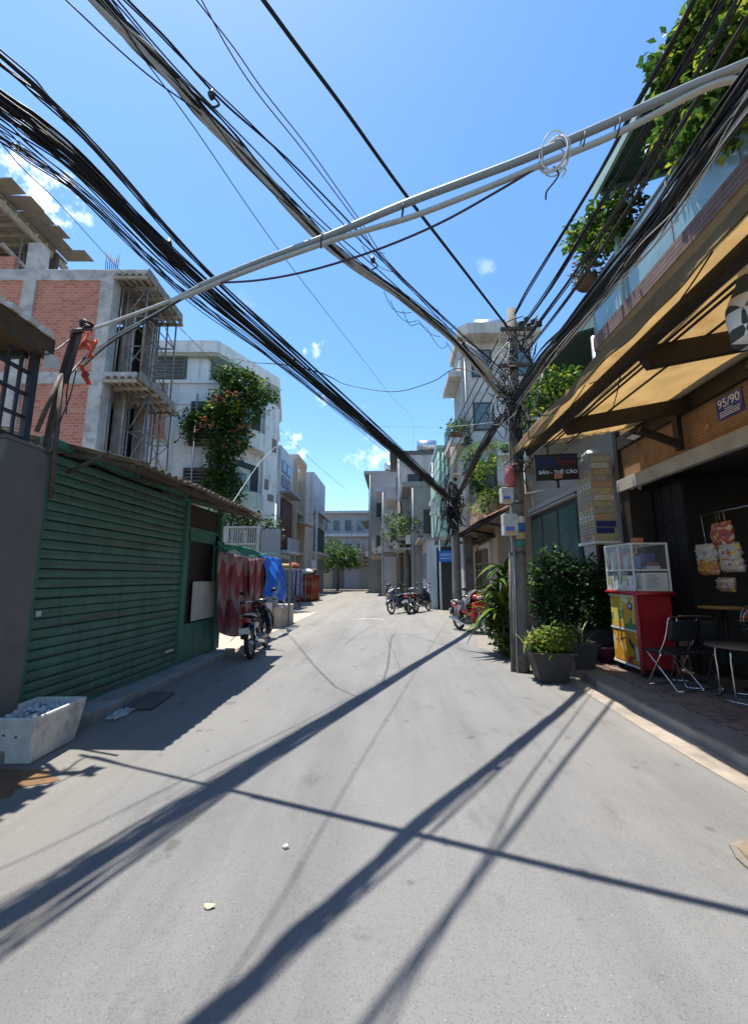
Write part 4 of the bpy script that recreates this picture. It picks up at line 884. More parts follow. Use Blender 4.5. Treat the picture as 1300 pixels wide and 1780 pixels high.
    for i in range(n_+1):
        a = R(70+i*95/n_); secs.append(((-.62+.335*math.cos(a), 0, rw+.335*math.sin(a)+.03), .075, .012, (0, 1, 0), (math.cos(a), 0, math.sin(a))))
    B(MB().loft(secs, 10), 'rear_mudguard', BLKP)
    pl_ = B(MB().box((-.93, 0, .52), (.006, .19, .14), Matrix.Rotation(R(-14), 3, 'Y')), 'number_plate', PLATE)
    mb = MB()
    for r_ in (0, 1):
        for k in range(4): mb.box((-.935-.012*(1-r_)*0, -.06+.04*k, .545-.055*r_), (.003, .022, .04), Matrix.Rotation(R(-14), 3, 'Y'))
    for s_ in (-1, 1):
        B(MB().tube([(-.56, .1*s_, .62), (-.64, .11*s_, .36)], .022, 8), 'shock_absorber', CHR)
        B(MB().bar((-.15, .09*s_, .3), (-.64, .09*s_, rw), .025, .045), 'swing_arm', ENG)
        B(MB().tube([(.06, .1*s_, .26), (.06, .24*s_, .26)], .015, 7), 'foot_peg', RUB)
    B(MB().tube(spline([(.2, -.05, .27), (.1, -.1, .2), (-.15, -.14, .22), (-.35, -.155, .27), (-.8, -.16, .36)], 4), [.016]*5+[.02]*4+[.035]*3+[.046]*4+[.04], 10), 'exhaust', CHR)
    B(MB().tube([(.02, .12, .25), (-.06, .22, .02)], .011, 6), 'side_stand', BLKP)
    if cover:
        cv, nm = cover
        def fn(a, t):   # rain cape thrown over bars and seat
            w = a*2*math.pi; x = .42-1.05*t; hh = (1.03-.30*t+.16*math.exp(-((t-.1)/.12)**2)); wd = .30*(1-.55*t)+.03*math.sin(t*19)
            ang = (a-.5)*2.6; return (x+.03*math.sin(a*17), math.sin(ang)*wd*1.05, hh-.42*(1-math.cos(ang))*(1+.3*math.sin(t*9+a*7)))
        B(MB().grid(fn, 22, 18, thick=(0, 0, .006)), 'rain_cape', cv)
    return t
PB = M('black_bike_paint', (.012, .013, .016), .25, .1, 20., clear=.8); PR = M('red_bike_paint', (.5, .012, .02), .25, .1, 20., clear=.8); PG = M('grey_bike_paint', (.12, .13, .15), .3, .1, 20., clear=.7); PBL = M('blue_black_paint', (.02, .03, .06), .25, .1, 20., clear=.8)
scooter('black motorbike parked nose-in beside the hanging red blankets', (-2.72, 8.42, .004), R(95), PB, lean=R(-7), cast=False)
for k, (u, v, s_) in enumerate([(417, 1140, .05), (403, 1146, .05)]):
    pass
scooter('red motorbike under a grey rain cape by the leaning poles', (2.13, 11.75, .009), R(-66), PR, cover=(M('grey_rain_cape', (.14, .12, .14), .6, .3, 9., bump=.3), 0), lean=R(5))
scooter('black motorbike with white cast wheels, outermost of the far parked row', (.25, 17.6, .004), R(-125), PBL, lean=R(6))
scooter('dark grey motorbike showing its number plate in the far parked row', (.75, 17.75, .004), R(75), PG, lean=R(-6))
scooter('black motorbike nearest the white wall in the far parked row', (1.22, 18.3, .004), R(60), PB, lean=R(-6))
scooter('motorbike standing alone farther down the street by the dark shops', (-.4, 27.5, .004), R(100), PG, lean=R(6))
# ================================================================== RIGHT: CORNER SHOP
XW = 4.0
CLAP = M('wood_cladding', (.28, .165, .085), .75, .18, 5., dirt=((.14, .08, .04), 3., .5, .8))
def add_lines(m, axis, pitch, depth=.6):
    n, l, b = nodes(m); g = n.new('ShaderNodeNewGeometry'); s_ = n.new('ShaderNodeSeparateXYZ'); l.new(g.outputs['Position'], s_.inputs[0])
    k = n.new('ShaderNodeMath'); k.operation = 'MULTIPLY'; k.inputs[1].default_value = 1/pitch; l.new(s_.outputs[axis], k.inputs[0])
    f = n.new('ShaderNodeMath'); f.operation = 'FRACT'; l.new(k.outputs[0], f.inputs[0])
    r = n.new('ShaderNodeMapRange'); l.new(f.outputs[0], r.inputs['Value']); r.inputs['From Min'].default_value = 0; r.inputs['From Max'].default_value = .2
    bp = n.new('ShaderNodeBump'); bp.inputs['Strength'].default_value = depth; bp.inputs['Distance'].default_value = .01; l.new(r.outputs[0], bp.inputs['Height']); l.new(bp.outputs[0], b.inputs['Normal'])
    base = basecol(m); mx = n.new('ShaderNodeMixRGB'); mx.blend_type = 'MULTIPLY'; mx.inputs['Fac'].default_value = .35; l.new(base, mx.inputs[1])
    l.new(r.outputs[0], mx.inputs[2]); l.new(mx.outputs[0], b.inputs['Base Color'])
add_lines(CLAP, 2, .045)
DWOOD = M('dark_brown_timber', (.022, .016, .012), .6, .25, 9., bump=.2)
shop = thing('corner_shop', 'dark open-fronted shop with wood cladding, glass balcony and green upper roof', 'shop', (XW, 4.5, .1))
yA, yB = 1.0, 7.22
sbox(XW, XW+.25, -3, yB, 3.13, 4.15, 'cladding', CLAP, shop)
sbox(XW-.10, XW-.004, -3, yB-.02, 2.95, 3.16, 'shutter_box', M('shutter_box_cream', (.33, .31, .27), .6, .12, 4., dirt=((.16, .14, .12), 3., .5, .8)), shop, bevel=.01)
sbox(XW-.06, XW+.3, 6.93, yB, .1, 2.949, 'jamb', DWOOD, shop); sbox(XW-.08, XW-.01, yB-.09, yB+.02, 3.165, 4.1, 'corner_trim', DWOOD, shop)
sbox(XW-.07, XW-.004, -3, yB-.1, 3.70, 3.92, 'wall_plate', DWOOD, shop)
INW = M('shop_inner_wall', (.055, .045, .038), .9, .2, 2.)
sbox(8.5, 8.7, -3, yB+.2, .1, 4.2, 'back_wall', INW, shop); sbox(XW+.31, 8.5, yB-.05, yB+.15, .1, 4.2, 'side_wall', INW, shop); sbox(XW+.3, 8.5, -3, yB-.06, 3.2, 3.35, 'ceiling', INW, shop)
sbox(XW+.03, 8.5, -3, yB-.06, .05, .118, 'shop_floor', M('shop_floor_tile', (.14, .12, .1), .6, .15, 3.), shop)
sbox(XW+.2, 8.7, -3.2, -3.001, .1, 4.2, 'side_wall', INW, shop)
for k in range(9):
    y = 6.88-k*.24; sbox(XW+.35, XW+.4, y-.11, y+.11, .12, 2.94, 'folding_leaf', M('dark_folding_door', (.02, .017, .018), .6, .2, 5.), shop) if k < 3 else None
# house number plate
npl_ = thing('house_number_plate', 'blue enamel house number plate on the wood cladding', 'sign', tuple(gx(1268, 704, XW)))
pa, pb_ = gx(1246, 705, XW-.004), gx(1291, 690, XW-.004)
pzt, pzb = gx(1268, 684, XW).z, gx(1268, 724, XW).z
sbox(XW-.018, XW-.004, pb_.y, pa.y, pzb, pzt, 'plate', M('blue_enamel', (.02, .055, .32), .35, .08, 6., clear=.4), npl_, bevel=.003)
WHE = M('white_enamel', (.75, .75, .75), .4, .03, 8.)
cy = (pa.y+pb_.y)/2; hh = pzt-pzb
text_mesh('95/90', hh*.56, 'digits', WHE, npl_, (XW-.021, cy, pzb+hh*.68), (0, -1, 0), (0, 0, 1), sx=.95)
mb = MB(); q = random.Random(2)
for r_, zz in enumerate((.40, .30, .2, .11)):
    y = pa.y-.04-(.08 if r_ == 0 else 0)
    while y > pb_.y+.05+(.08 if r_ == 0 else 0):
        w_ = q.uniform(.01, .03); mb.bb(XW-.0215, XW-.0185, y-w_, y, pzb+hh*(zz-.022), pzb+hh*(zz+.022)); y -= w_+.01
stuff(mb.build('small_print', WHE, npl_))
# round rosettes and wall lamp
for (u, v) in ((1228, 742), (1117, 798)):
    c = gx(u, v, XW-.006); tag(MB().lathe([(.0, .02), (.03, .018), (.045, .006), (.05, 0)], c, 16, rot=Matrix.Rotation(R(-90), 3, 'Y')).build('wall_rosette', M('rosette', (.4, .2, .1), .6)), 'small round wooden rosette on the wood cladding', 'rosette', 'round rosettes on the cladding')
c = gx(1100, 758, XW-.15); fl = thing('flood_lamp', 'small square flood lamp sticking out from the wood cladding', 'lamp', tuple(c))
MB().tube([(XW-.004, c.y-.02, c.z+.03), (c.x, c.y, c.z+.02)], .012, 6).build('arm', DWOOD, fl); MB().box(c, (.16, .22, .03), Matrix.Rotation(R(12), 3, 'Y')).build('housing', MC['black_plastic'] if 'black_plastic' in MC else DWOOD, fl); MB().box(c+Vector((0, 0, -.018)), (.13, .19, .004), Matrix.Rotation(R(12), 3, 'Y')).build('lens', M('lamp_lens', (.7, .7, .68), .3), fl)
# ---- awning
XF, ZF, YE = 1.99, 3.57, 6.75
TAN = M('tan_shade_cloth', (.68, .55, .35), .9, .1, 3., bump=.25, bscale=160., trans=.62, spec=.1, dirt=((.52, .39, .21), 2., .5, .8))
aw = thing('awning', 'tan fabric awning on dark timber beams above the shop front', 'awning', (3.0, 4, 3.5))
def az(x): return ZF+(x-XF)*.165
def awf(a, t):
    x = XF+a*(XW-.02-XF); y = -2.5+t*(YE+2.5)
    return (x, y+.04*math.sin(a*5)*(1 if t > .95 else 0), az(x)+.035+.03*math.sin(t*9.25*2*math.pi/1.7)*math.sin(a*math.pi)+(.014*math.sin(t*31)+.009*math.sin(t*57))*(1-a)**3)
MB().grid(awf, 14, 120, thick=(0, 0, .004)).build('fabric', TAN, aw)
def val(a, t):
    y = -2.5+t*(YE+2.48); return (XF-.002-.02*a*a-.012*math.sin(t*40)*a-.008*math.sin(t*97+1)*a, y, az(XF)+.05+.014*math.sin(t*31)+.009*math.sin(t*57)-a*(.15+.02*math.sin(t*23)))
MB().grid(val, 5, 160, thick=(-.004, 0, 0)).build('valance', M('brown_valance', (.22, .14, .06), .9, .2, 5., trans=.3), aw)
MB().tube([(XF+.03, -2.5, az(XF)), (XF+.03, YE, az(XF))], .022, 8).build('front_bar', DWOOD, aw)
sbox(XF+.20, XF+.29, -2.5, YE-.1, az(XF+.2)-.12, az(XF+.2)-.01, 'beam', DWOOD, aw, bevel=.008)
for x in (XF+.52, XF+.60, XF+.9): MB().tube([(x, -2.5, az(x)-.02), (x, YE-.05, az(x)-.02)], .013, 6).build('batten', DWOOD, aw)
for y in (1.7, 3.62, 5.38):
    MB().prism([(XF+.295, y-.04, az(XF+.2)-.10), (XF+.36, y-.04, az(XF)-.18), (XW-.075, y-.04, az(XW)-.22), (XW-.075, y-.04, az(XW)-.03), (XF+.295, y-.04, az(XF+.3)-.03)], (0, .08, 0)).build('bracket', DWOOD, aw)
for y in (5.55, 3.78):
    MB().bb(XW-.14, XW-.075, y-.05, y+.05, 2.98+.22, 3.69).build('knee_post', DWOOD, aw); MB().bar((XW-.1, y, 3.28), (XW-.62, y, az(XW-.6)-.30), .07, .09).build('knee_brace', DWOOD, aw)
mb = MB()
for (x0, y0, x1, y1, sg) in ((2.02, 5.9, 2.05, 4.2, .12), (2.1, 4.2, 2.03, 2.4, .16), (2.9, 5.3, 2.3, 3.9, .05)):
    mb.tube([Vector((x0+(x1-x0)*t, y0+(y1-y0)*t, az(x0)-.05-sg*4*t*(1-t))) for t in [i/10 for i in range(11)]], .006, 5)
mb.build('cord', MC['black_cable'], aw)
# chequered cloth hung under the awning at the near end
CHK = bpy.data.materials.new('chequered_cloth'); CHK.use_nodes = True; n, l, b = nodes(CHK); g = n.new('ShaderNodeNewGeometry'); ck = n.new('ShaderNodeTexChecker'); ck.inputs['Scale'].default_value = 7.5; ck.inputs[1].default_value = (.7, .7, .7, 1); ck.inputs[2].default_value = (.05, .07, .065, 1); l.new(g.outputs['Position'], ck.inputs['Vector']); l.new(ck.outputs[0], b.inputs['Base Color']); b.inputs['Roughness'].default_value = .9
cc = gx(1312, 545, 2.55)
secs = [((cc.x+.03*math.sin(k), cc.y-.03*math.cos(k*1.3), az(2.55)-.02-k*.085), .04+.13*math.sin(min(1, .2+k/6)*math.pi*.6), .03+.12*math.sin(min(1, .2+k/6)*math.pi*.6), X_, Y_) for k in range(7)]
tag(MB().loft(secs, 16, p=1.7).build('hanging_cloth', CHK), 'black and white chequered cloth gathered and hung under the awning', 'cloth')
# ---- balcony with glass, upper storey
XB, ZD = 3.5, 5.56
DECK = M('deck_boards', (.16, .10, .085), .8, .25, 6., bump=.2)
yb1 = gx(1030, 560, XB).y
sbox(XB, XW+.6, -3, yb1, ZD-.2, ZD, 'balcony_slab', M('balcony_soffit', (.25, .25, .24), .8), shop)
for k in range(4): sbox(XB-.028, XB-.004, -3, yb1, ZD-.22+k*.062, ZD-.165+k*.062, 'fascia_board', DECK, shop)
GLS = glass('balcony_glass', (.26, .40, .42), .72, .08)
nb_ = 8; 
for k in range(nb_):
    y1_ = yb1-.03-k*1.0; pn = sbox(XB+.02, XB+.032, y1_-.96, y1_, ZD+.03, ZD+.95, 'glass_panel', GLS, shop)
    sbox(XB+.01, XB+.045, y1_, y1_+.03, ZD, ZD+.98, 'baluster_post', MC['galvanised'], shop)
MB().tube([(XB+.03, -3, ZD+1.0), (XB+.03, yb1, ZD+1.0)], .028, 8).build('handrail', MC['galvanised'], shop)
sbox(XB+.03, XW+.5, yb1-.032, yb1-.02, ZD+.03, ZD+.95, 'glass_panel', GLS, shop)
MB().tube([(XB+.02, yb1+.06, 3.98), (XB+.02, yb1+.06, ZD+.1)], .05, 10).build('downpipe', MC['galvanised'], shop)
UPW = M('upper_green_wall', (.12, .19, .16), .8, .15, 2., dirt=((.07, .1, .085), 2., .5, .75))
sbox(XW+.7, 8.7, -3, 7.4, 4.21, 8.2, 'upper_wall', UPW, shop)
for k in range(3): 
    w_ = sbox(XW+.66, XW+.7-.003, 4.9-k*1.7, 5.9-k*1.7, ZD+.05, ZD+2.0, 'window', M('dark_frame', (.03, .04, .04), .6), shop); sbox(XW+.64, XW+.659, 4.98-k*1.7, 5.82-k*1.7, ZD+.15, ZD+1.9, 'pane', glass('window_glass', (.1, .14, .14), .9), w_)
ZR = gx(1035, 335, 3.35).z; yr = gx(1035, 335, 3.35).y
GRF = M('green_roof_sheet', (.07, .12, .095), .6, .15, 4., streak=((.04, .06, .05), 5., .4)); add_lines(GRF, 1, .2, .8)
MB().prism([(3.35, -3, ZR), (XW+1, -3, ZR+.4), (XW+1, -3, ZR+.46), (3.35, -3, ZR+.06)], (0, yr+3, 0)).build('upper_roof', GRF, shop)
sbox(3.30, 3.349, -3, yr+.02, ZR-.12, ZR+.09, 'gutter', M('green_gutter', (.28, .4, .36), .6, .1, 4.), shop)
for y in (yr-.15, yr-2.6, yr-5): sbox(3.48, 3.56, y-.04, y+.04, ZD+.0, ZR+.02, 'post', M('green_gutter', (.28, .4, .36), .6, .1, 4.), shop)
MB().bar((3.4, yr-.05, ZR-.05), (XW+.9, yr-.05, ZR+.42), .06, .1).build('rafter', MC['green_gutter'], shop)
# balcony plants
def plant_blobs(lst, X, dep=.35): 
    o = []
    for (u, v, ru, rv) in lst:
        c = gx(u, v, X); s_ = c.y/FPX; o.append((c, (dep, ru*s_, rv*s_)))
    return o
pc1 = thing('balcony_creeper', 'sunlit creeper hanging over the green upper roof edge', 'creeper', (3.4, 3.6, ZD))
foliage(plant_blobs([(1290, 60, 50, 60), (1290, 200, 45, 50), (1225, 60, 40, 35), (1180, 105, 30, 25), (1205, 90, 40, 40), (1250, 30, 50, 30), (1170, 140, 18, 25), (1240, 230, 40, 30), (1275, 120, 40, 60), (1175, 255, 22, 22), (1200, 200, 25, 60)], 3.42, .3), 4200, .115, 'foliage', [GREENS[0], GREENS[2], GREENS[3], GREENS[1]], pc1, [4, 3, 1.2, 3], .35, 31)
MB().tube(spline([(3.5, 3.4, ZD+.1), (3.45, 3.1, ZD+.9), (3.42, 2.8, ZD+1.6), (3.42, 2.6, ZR)], 5), .014, 6).build('stem', MC['vine_bark'], pc1)
pot_m = M('terracotta', (.26, .1, .06), .85, .2, 8.); 
def pot(c, r, h_, mat, par, name='pot'): return MB().lathe([(r*.62, 0), (r*.7, h_*.1), (r*.95, h_*.92), (r*1.06, h_*.93), (r*1.06, h_), (r*.9, h_), (r*.86, h_*.88), (0, h_*.86)], c, 18).build(name, mat, par)
pc2 = thing('balcony_bush', 'bright green potted bush at the far end of the glass balcony', 'potted plant', (3.7, 6.3, ZD))
pot((3.75, 6.5, ZD+.0), .2, .3, pot_m, pc2)
foliage(plant_blobs([(1010, 410, 22, 16), (1050, 385, 30, 30), (1075, 360, 18, 25), (1040, 425, 30, 20), (1075, 400, 22, 30), (1085, 350, 16, 14)], 3.55, .28), 2000, .12, 'foliage', [GREENS[0], GREENS[2], GREENS[3], GREENS[1]], pc2, [4, 3, .8, 3], .25, 33)
pc3 = thing('hanging_planter', 'wire planter of reddish plants hung outside the balcony glass', 'planter', (3.4, 6.7, ZD+.35))
c = gx(1018, 487, 3.4); MB().lathe([(.12, -.16), (.17, -.1), (.19, .02), (.17, .02), (0, 0)], c, 14).build('basket', M('brown_basket', (.12, .07, .05), .9, .3, 30., bump=.4), pc3)
foliage([(c+Vector((0, 0, .12)), (.22, .2, .2))], 350, .08, 'foliage', [M('red_leaf', (.2, .05, .05), .6, .3, 9., trans=.3), GREENS[0], M('white_flower', (.55, .5, .5), .6)], pc3, [3, 3, 1], .2, 35)
pc4 = thing('ledge_creeper', 'sunlit leafy creeper between the pole and the awning end', 'creeper', (3.4, 8.4, 3.9))
foliage(plant_blobs([(955, 680, 35, 22), (935, 705, 28, 28), (975, 660, 25, 16), (925, 735, 20, 20), (960, 715, 30, 25)], 3.0, .4), 1500, .12, 'foliage', [GREENS[0], GREENS[2], GREENS[3], GREENS[1]], pc4, [4, 3, 1, 3], .3, 36)
MB().tube([(3.9, 9.6, 3.6), (3.3, 8.6, 3.8), gx(945, 700, 3.0)], .02, 6).build('stem', MC['vine_bark'], pc4)
# ================================================================== SHOP FURNITURE
def flat_print(name, bgc, cols, sc, seed):
    # poster-like printed blocks
    m = bpy.data.materials.new(name); m.use_nodes = True; n, l, b = nodes(m); g = n.new('ShaderNodeNewGeometry')
    v = n.new('ShaderNodeTexVoronoi'); v.inputs['Scale'].default_value = sc; v.distance = 'CHEBYCHEV'; l.new(g.outputs['Position'], v.inputs['Vector'])
    s_ = n.new('ShaderNodeSeparateColor'); l.new(v.outputs['Color'], s_.inputs[0])
    cr = n.new('ShaderNodeValToRGB'); cr.color_ramp.interpolation = 'CONSTANT'; e = cr.color_ramp.elements; e[0].color = (*bgc, 1); e[1].position = .99; e[1].color = (*bgc, 1)
    for i, c in enumerate(cols): k = e.new(.45+.5*i/len(cols)); k.color = (*c, 1)
    l.new(s_.outputs[seed % 3], cr.inputs[0]); l.new(cr.outputs[0], b.inputs['Base Color']); b.inputs['Roughness'].default_value = .5; return m
RED = M('red_cart_paint', (.33, .015, .02), .4, .12, 5., clear=.3); CREAM = M('cream_frame_paint', (.62, .6, .54), .5, .08, 8.)
ck_ = thing('drinks_cart', 'red drinks cart with yellow posters and a glazed upper case', 'cart', (3.66, 6.47, .125))
cx0, cx1, cy0, cy1, cz0 = 3.43, 3.92, 6.1, 6.84, .125
zr_ = 1.27; ztp = 1.98
sbox(cx0+.01, cx1-.01, cy0+.01, cy1-.01, cz0+.10, zr_-.03, 'body', RED, ck_, bevel=.01)
for (x, y) in ((cx0+.06, cy0+.06), (cx1-.06, cy0+.06), (cx0+.06, cy1-.06), (cx1-.06, cy1-.06)): MB().tube([(x, y-.015, cz0+.05), (x, y+.015, cz0+.05)], .048, 12).build('castor', RUB, ck_)
sbox(cx0-.004, cx0+.008, cy0+.03, cy1-.03, .76, zr_-.06, 'poster', flat_print('yellow_poster', (.55, .34, .03), [(.6, .45, .1), (.08, .2, .08), (.6, .3, .05), (.6, .55, .4)], 7, 0), ck_)
sbox(cx0-.004, cx0+.008, cy0+.03, cy1-.03, .27, .72, 'poster', flat_print('orange_poster', (.52, .25, .02), [(.55, .5, .4), (.3, .04, .03), (.06, .05, .04), (.6, .4, .1)], 9, 1), ck_)
c = Vector((cx0-.006, cy0+.17, 1.08)); MB().lathe([(.0, .004), (.055, .004), (.06, 0)], c, 18, rot=Matrix.Rotation(R(-90), 3, 'Y')).build('blue_roundel', M('blue_roundel', (.03, .05, .22), .5), ck_)
MB().lathe([(.0, .006), (.03, .006), (.03, .004)], c, 14, rot=Matrix.Rotation(R(-90), 3, 'Y')).build('roundel_centre', M('pale_roundel', (.5, .5, .55), .5), ck_)
for z in (.235, .735, zr_-.045): sbox(cx0-.012, cx0+.009, cy0, cy1, z-.012, z+.014, 'trim', CREAM, ck_)
mb = MB()
for (a, b) in (((cx0-.02, cy0-.02), (cx0-.02, cy1+.02)), ((cx0-.02, cy0-.02), (cx1+.02, cy0-.02)), ((cx0-.02, cy1+.02), (cx1+.02, cy1+.02)), ((cx1+.02, cy0-.02), (cx1+.02, cy1+.02))): mb.tube([(*a, zr_), (*b, zr_)], .032, 8)
mb.build('bumper_rail', RED, ck_)
MB().tube([(cx0-.015, cy0-.015, .18), (cx0-.015, cy0-.015, zr_)], .028, 8).build('corner_post', M('pink_red_tube', (.36, .05, .06), .45), ck_)
MB().lathe([(0, .03), (.02, .022), (.028, 0)], (cx0-.02, cy0-.02, zr_+.03), 12).build('corner_cap', CHR, ck_)
for (x, y) in ((cx0, cy0), (cx1, cy0), (cx0, cy1), (cx1, cy1), (cx0, (cy0+cy1)/2)): sbox(x-.011, x+.011, y-.011, y+.011, zr_+.03, ztp, 'case_post', CREAM, ck_)
for z in (ztp, 1.60, zr_+.045):
    mb = MB()
    for (a, b, c_, d_) in ((cx0-.012, cx0+.012, cy0+.012, cy1-.012), (cx1-.012, cx1+.012, cy0+.012, cy1-.012), (cx0-.012, cx1+.012, cy0-.012, cy0+.0115), (cx0-.012, cx1+.012, cy1-.0115, cy1+.012)): mb.bb(a, b, c_, d_, z-.011, z+.011)
    mb.build('case_rail', CREAM, ck_)
sbox(cx0+.013, cx1-.013, cy0+.013, cy1-.013, 1.585, 1.597, 'glass_shelf', glass('shelf_glass', (.6, .7, .68), .4), ck_)
for (nm, a) in (('case_glass', (cx0+.002, cx0+.006, cy0+.013, cy1-.013)), ('case_glass', (cx0+.013, cx1-.013, cy0+.002, cy0+.006))): sbox(*a, zr_+.06, ztp-.013, nm, glass('case_glass', (.7, .75, .75), .12), ck_)
def box_item(x, y, z, sx, sy, sz, name, mat, label, cat, rz=0): return tag(MB().box((x, y, z+sz/2), (sx, sy, sz), Matrix.Rotation(rz, 3, 'Z')).build(name, mat, bevel=.004), label, cat)
PCOL = lambda nm, c: M(nm, c, .5, .1, 9.)
sbox(cx0-.002, cx0+.0015, cy0+.02, cy1-.02, zr_+.06, zr_+.25, 'printed_panel', flat_print('pale_panel', (.55, .55, .52), [(.5, .48, .2), (.15, .25, .1), (.6, .6, .58), (.3, .3, .32)], 11, 2), ck_)
pl3 = sbox(cx0+.14, cx1-.03, cy0-.003, cy0+.0015, zr_+.06, zr_+.29, 'price_list', M('price_paper', (.55, .55, .53), .7), ck_)
mb = MB()
for r_ in range(7): mb.bb(cx0+.17, cx0+.17+.2*(.6+.4*((r_*37 % 10)/10)), cy0-.005, cy0-.0032, zr_+.09+r_*.026, zr_+.098+r_*.026)
stuff(mb.build('print_lines', M('ink_grey', (.2, .2, .22), .8), pl3))
box_item(3.6, 6.2, 1.30, .14, .2, .26, 'carton', PCOL('white_carton', (.6, .6, .58)), 'white printed carton at the front of the cart case', 'carton', .1)
box_item(3.55, 6.6, 1.30, .1, .22, .22, 'carton', PCOL('pale_carton', (.55, .56, .5)), 'pale carton behind the case glass above the yellow poster', 'carton')
tag(MB().lathe([(.03, 0), (.032, .14), (.014, .19), (.014, .24), (0, .24)], (3.5, 6.42, 1.30), 12).build('bottle', PCOL('yellow_green_bottle', (.3, .35, .04))), 'yellow-green bottle between the cartons in the cart', 'bottle')
for k, (y, h_, c_, lb) in enumerate([(6.18, .2, (.1, .2, .45), 'blue packet'), (6.30, .26, (.5, .32, .2), 'tan packet'), (6.42, .22, (.62, .6, .55), 'white packet'), (6.54, .28, (.5, .12, .08), 'red packet'), (6.66, .2, (.12, .3, .14), 'green packet'), (6.77, .3, (.55, .4, .25), 'buff packet')]):
    box_item(3.53, y, 1.60, .07, .09, h_, 'packet', PCOL('packet_%d' % k, c_), lb+' on the glass shelf of the drinks cart', 'packet', .1*k)
box_item(3.75, 6.3, 1.60, .2, .28, .06, 'flat_box', PCOL('pale_blue_box', (.45, .5, .55)), 'flat pale box lying on the cart shelf', 'box'); box_item(3.75, 6.3, 1.665, .2, .26, .05, 'flat_box', PCOL('maroon_box', (.2, .05, .08)), 'maroon box stacked on the flat pale box', 'box')
box_item(3.7, 6.35, 1.725, .22, .3, .12, 'flat_box', PCOL('navy_box', (.02, .05, .2)), 'navy box on top of the maroon box', 'box')
box_item(3.68, 6.38, ztp+.013, .1, .16, .09, 'small_box', PCOL('orange_box', (.5, .16, .08)), 'small orange box on top of the drinks cart', 'box')
sbox(cx0+.05, cx1-.03, cy0+.05, cy1-.05, ztp-.0105+.0, ztp+.0108, 'case_top', CREAM, ck_) if False else None
sbox(cx0+.013, cx1-.013, cy0+.013, cy1-.013, ztp-.009, ztp+.011, 'case_top', glass('shelf_glass', (.6, .7, .68), .4), ck_)
# chairs, table
def chair(label, loc, rz):
    t = thing('folding_chair', label, 'chair', loc, rz)
    B = lambda mb, nm, mt: mb.build(nm, mt, t, world=False)
    w = .21
    for s_ in (-1, 1):
        B(MB().tube(spline([(s_*w, -.02, .42), (s_*(w+.01), -.14, .62), (s_*(w+.005), -.2, .84)], 5), .011, 7), 'back_tube', CHR)
        B(MB().tube(spline([(s_*w, -.05, .43), (s_*w, .17, .06), (s_*w, .2, .012)], 5), .011, 7), 'leg', CHR)
        B(MB().tube(spline([(s_*(w-.03), .2, .43), (s_*(w-.02), -.17, .06), (s_*(w-.02), -.2, .012)], 5), .011, 7), 'leg', CHR)
    B(MB().tube(spline([(-w-.005, -.2, .84), (-w+.04, -.215, .885), (w-.04, -.215, .885), (w+.005, -.2, .84)], 6), .011, 7), 'back_hoop', CHR)
    B(MB().tube([(-w, .2, .012), (w, .2, .012)], .011, 7), 'foot_bar', CHR); B(MB().tube([(-w+.02, -.2, .012), (w-.02, -.2, .012)], .011, 7), 'foot_bar', CHR)
    B(MB().grid(lambda a, s: ((a-.5)*.43, -.165-.02*s-.02*math.cos((a-.5)*3.1)-.04*s, .60+s*.24), 10, 6, thick=(0, -.022, 0)), 'backrest', SEATM)
    B(MB().loft([((0, -.19, .44), .2, .014, X_, Z_), ((0, -.1, .445), .215, .022, X_, Z_), ((0, .12, .445), .215, .022, X_, Z_), ((0, .22, .44), .19, .014, X_, Z_)], 14, p=4), 'seat', SEATM); return t
chair('black folding chair in front of the red side of the cart', (3.52, 5.60, .122), R(14))
chair('black folding chair pulled up to the round table', (3.86, 5.72, .122), R(-12))
tb_ = thing('round_table', 'small round table on curved chrome legs at the shop opening', 'table', (3.98, 5.08, .12))
MB().lathe([(.30, .58), (.345, .585), (.35, .595), (.345, .61), (.0, .612)], (0, 0, 0), 32).build('top', M('table_laminate', (.12, .09, .07), .35, .15, 8.), tb_, world=False)
for k in range(4):
    a = k*math.pi/2+.5; d = Vector((math.cos(a), math.sin(a), 0))
    MB().tube(spline([d*.05+Z_*.575, d*.22+Z_*.565, d*.27+Z_*.5, d*.265+Z_*.25, d*.27+Z_*.016], 5), .012, 7).build('leg', CHR, tb_, world=False)
MB().tube([Vector((.27*math.cos(i*math.pi/16), .27*math.sin(i*math.pi/16), .014)) for i in range(32)], .012, 7, closed=True).build('foot_ring', CHR, tb_, world=False)
tw = thing('wooden_table', 'orange wooden table in the shade inside the shop', 'table', (4.75, 6.3, .12))
MB().lathe([(.3, .93), (.36, .935), (.36, .97), (0, .972)], (0, 0, 0), 28).build('top', M('orange_wood', (.42, .2, .06), .45, .2, 9.), tw, world=False); MB().tube([(0, 0, .01), (0, 0, .93)], .035, 10).build('column', DWOOD, tw, world=False); MB().lathe([(.22, 0), (.2, .03), (.05, .05)], (0, 0, 0), 20).build('base', DWOOD, tw, world=False)
fn_ = thing('pedestal_fan', 'pedestal fan with orange-red blades inside the shop', 'fan', (4.45, 5.45, .12))
MB().lathe([(.18, 0), (.17, .025), (.03, .05)], (0, 0, 0), 20).build('base', BLKP, fn_, world=False); MB().tube([(0, 0, .04), (0, 0, .82)], .015, 8).build('stand', BLKP, fn_, world=False)
hd = MB().tube([(0, .1, .85), (0, -.05, .85)], .06, 12).build('motor', BLKP, fn_, world=False)
FAN = M('fan_blade_orange', (.55, .12, .05), .4, .1, 9., trans=.2)
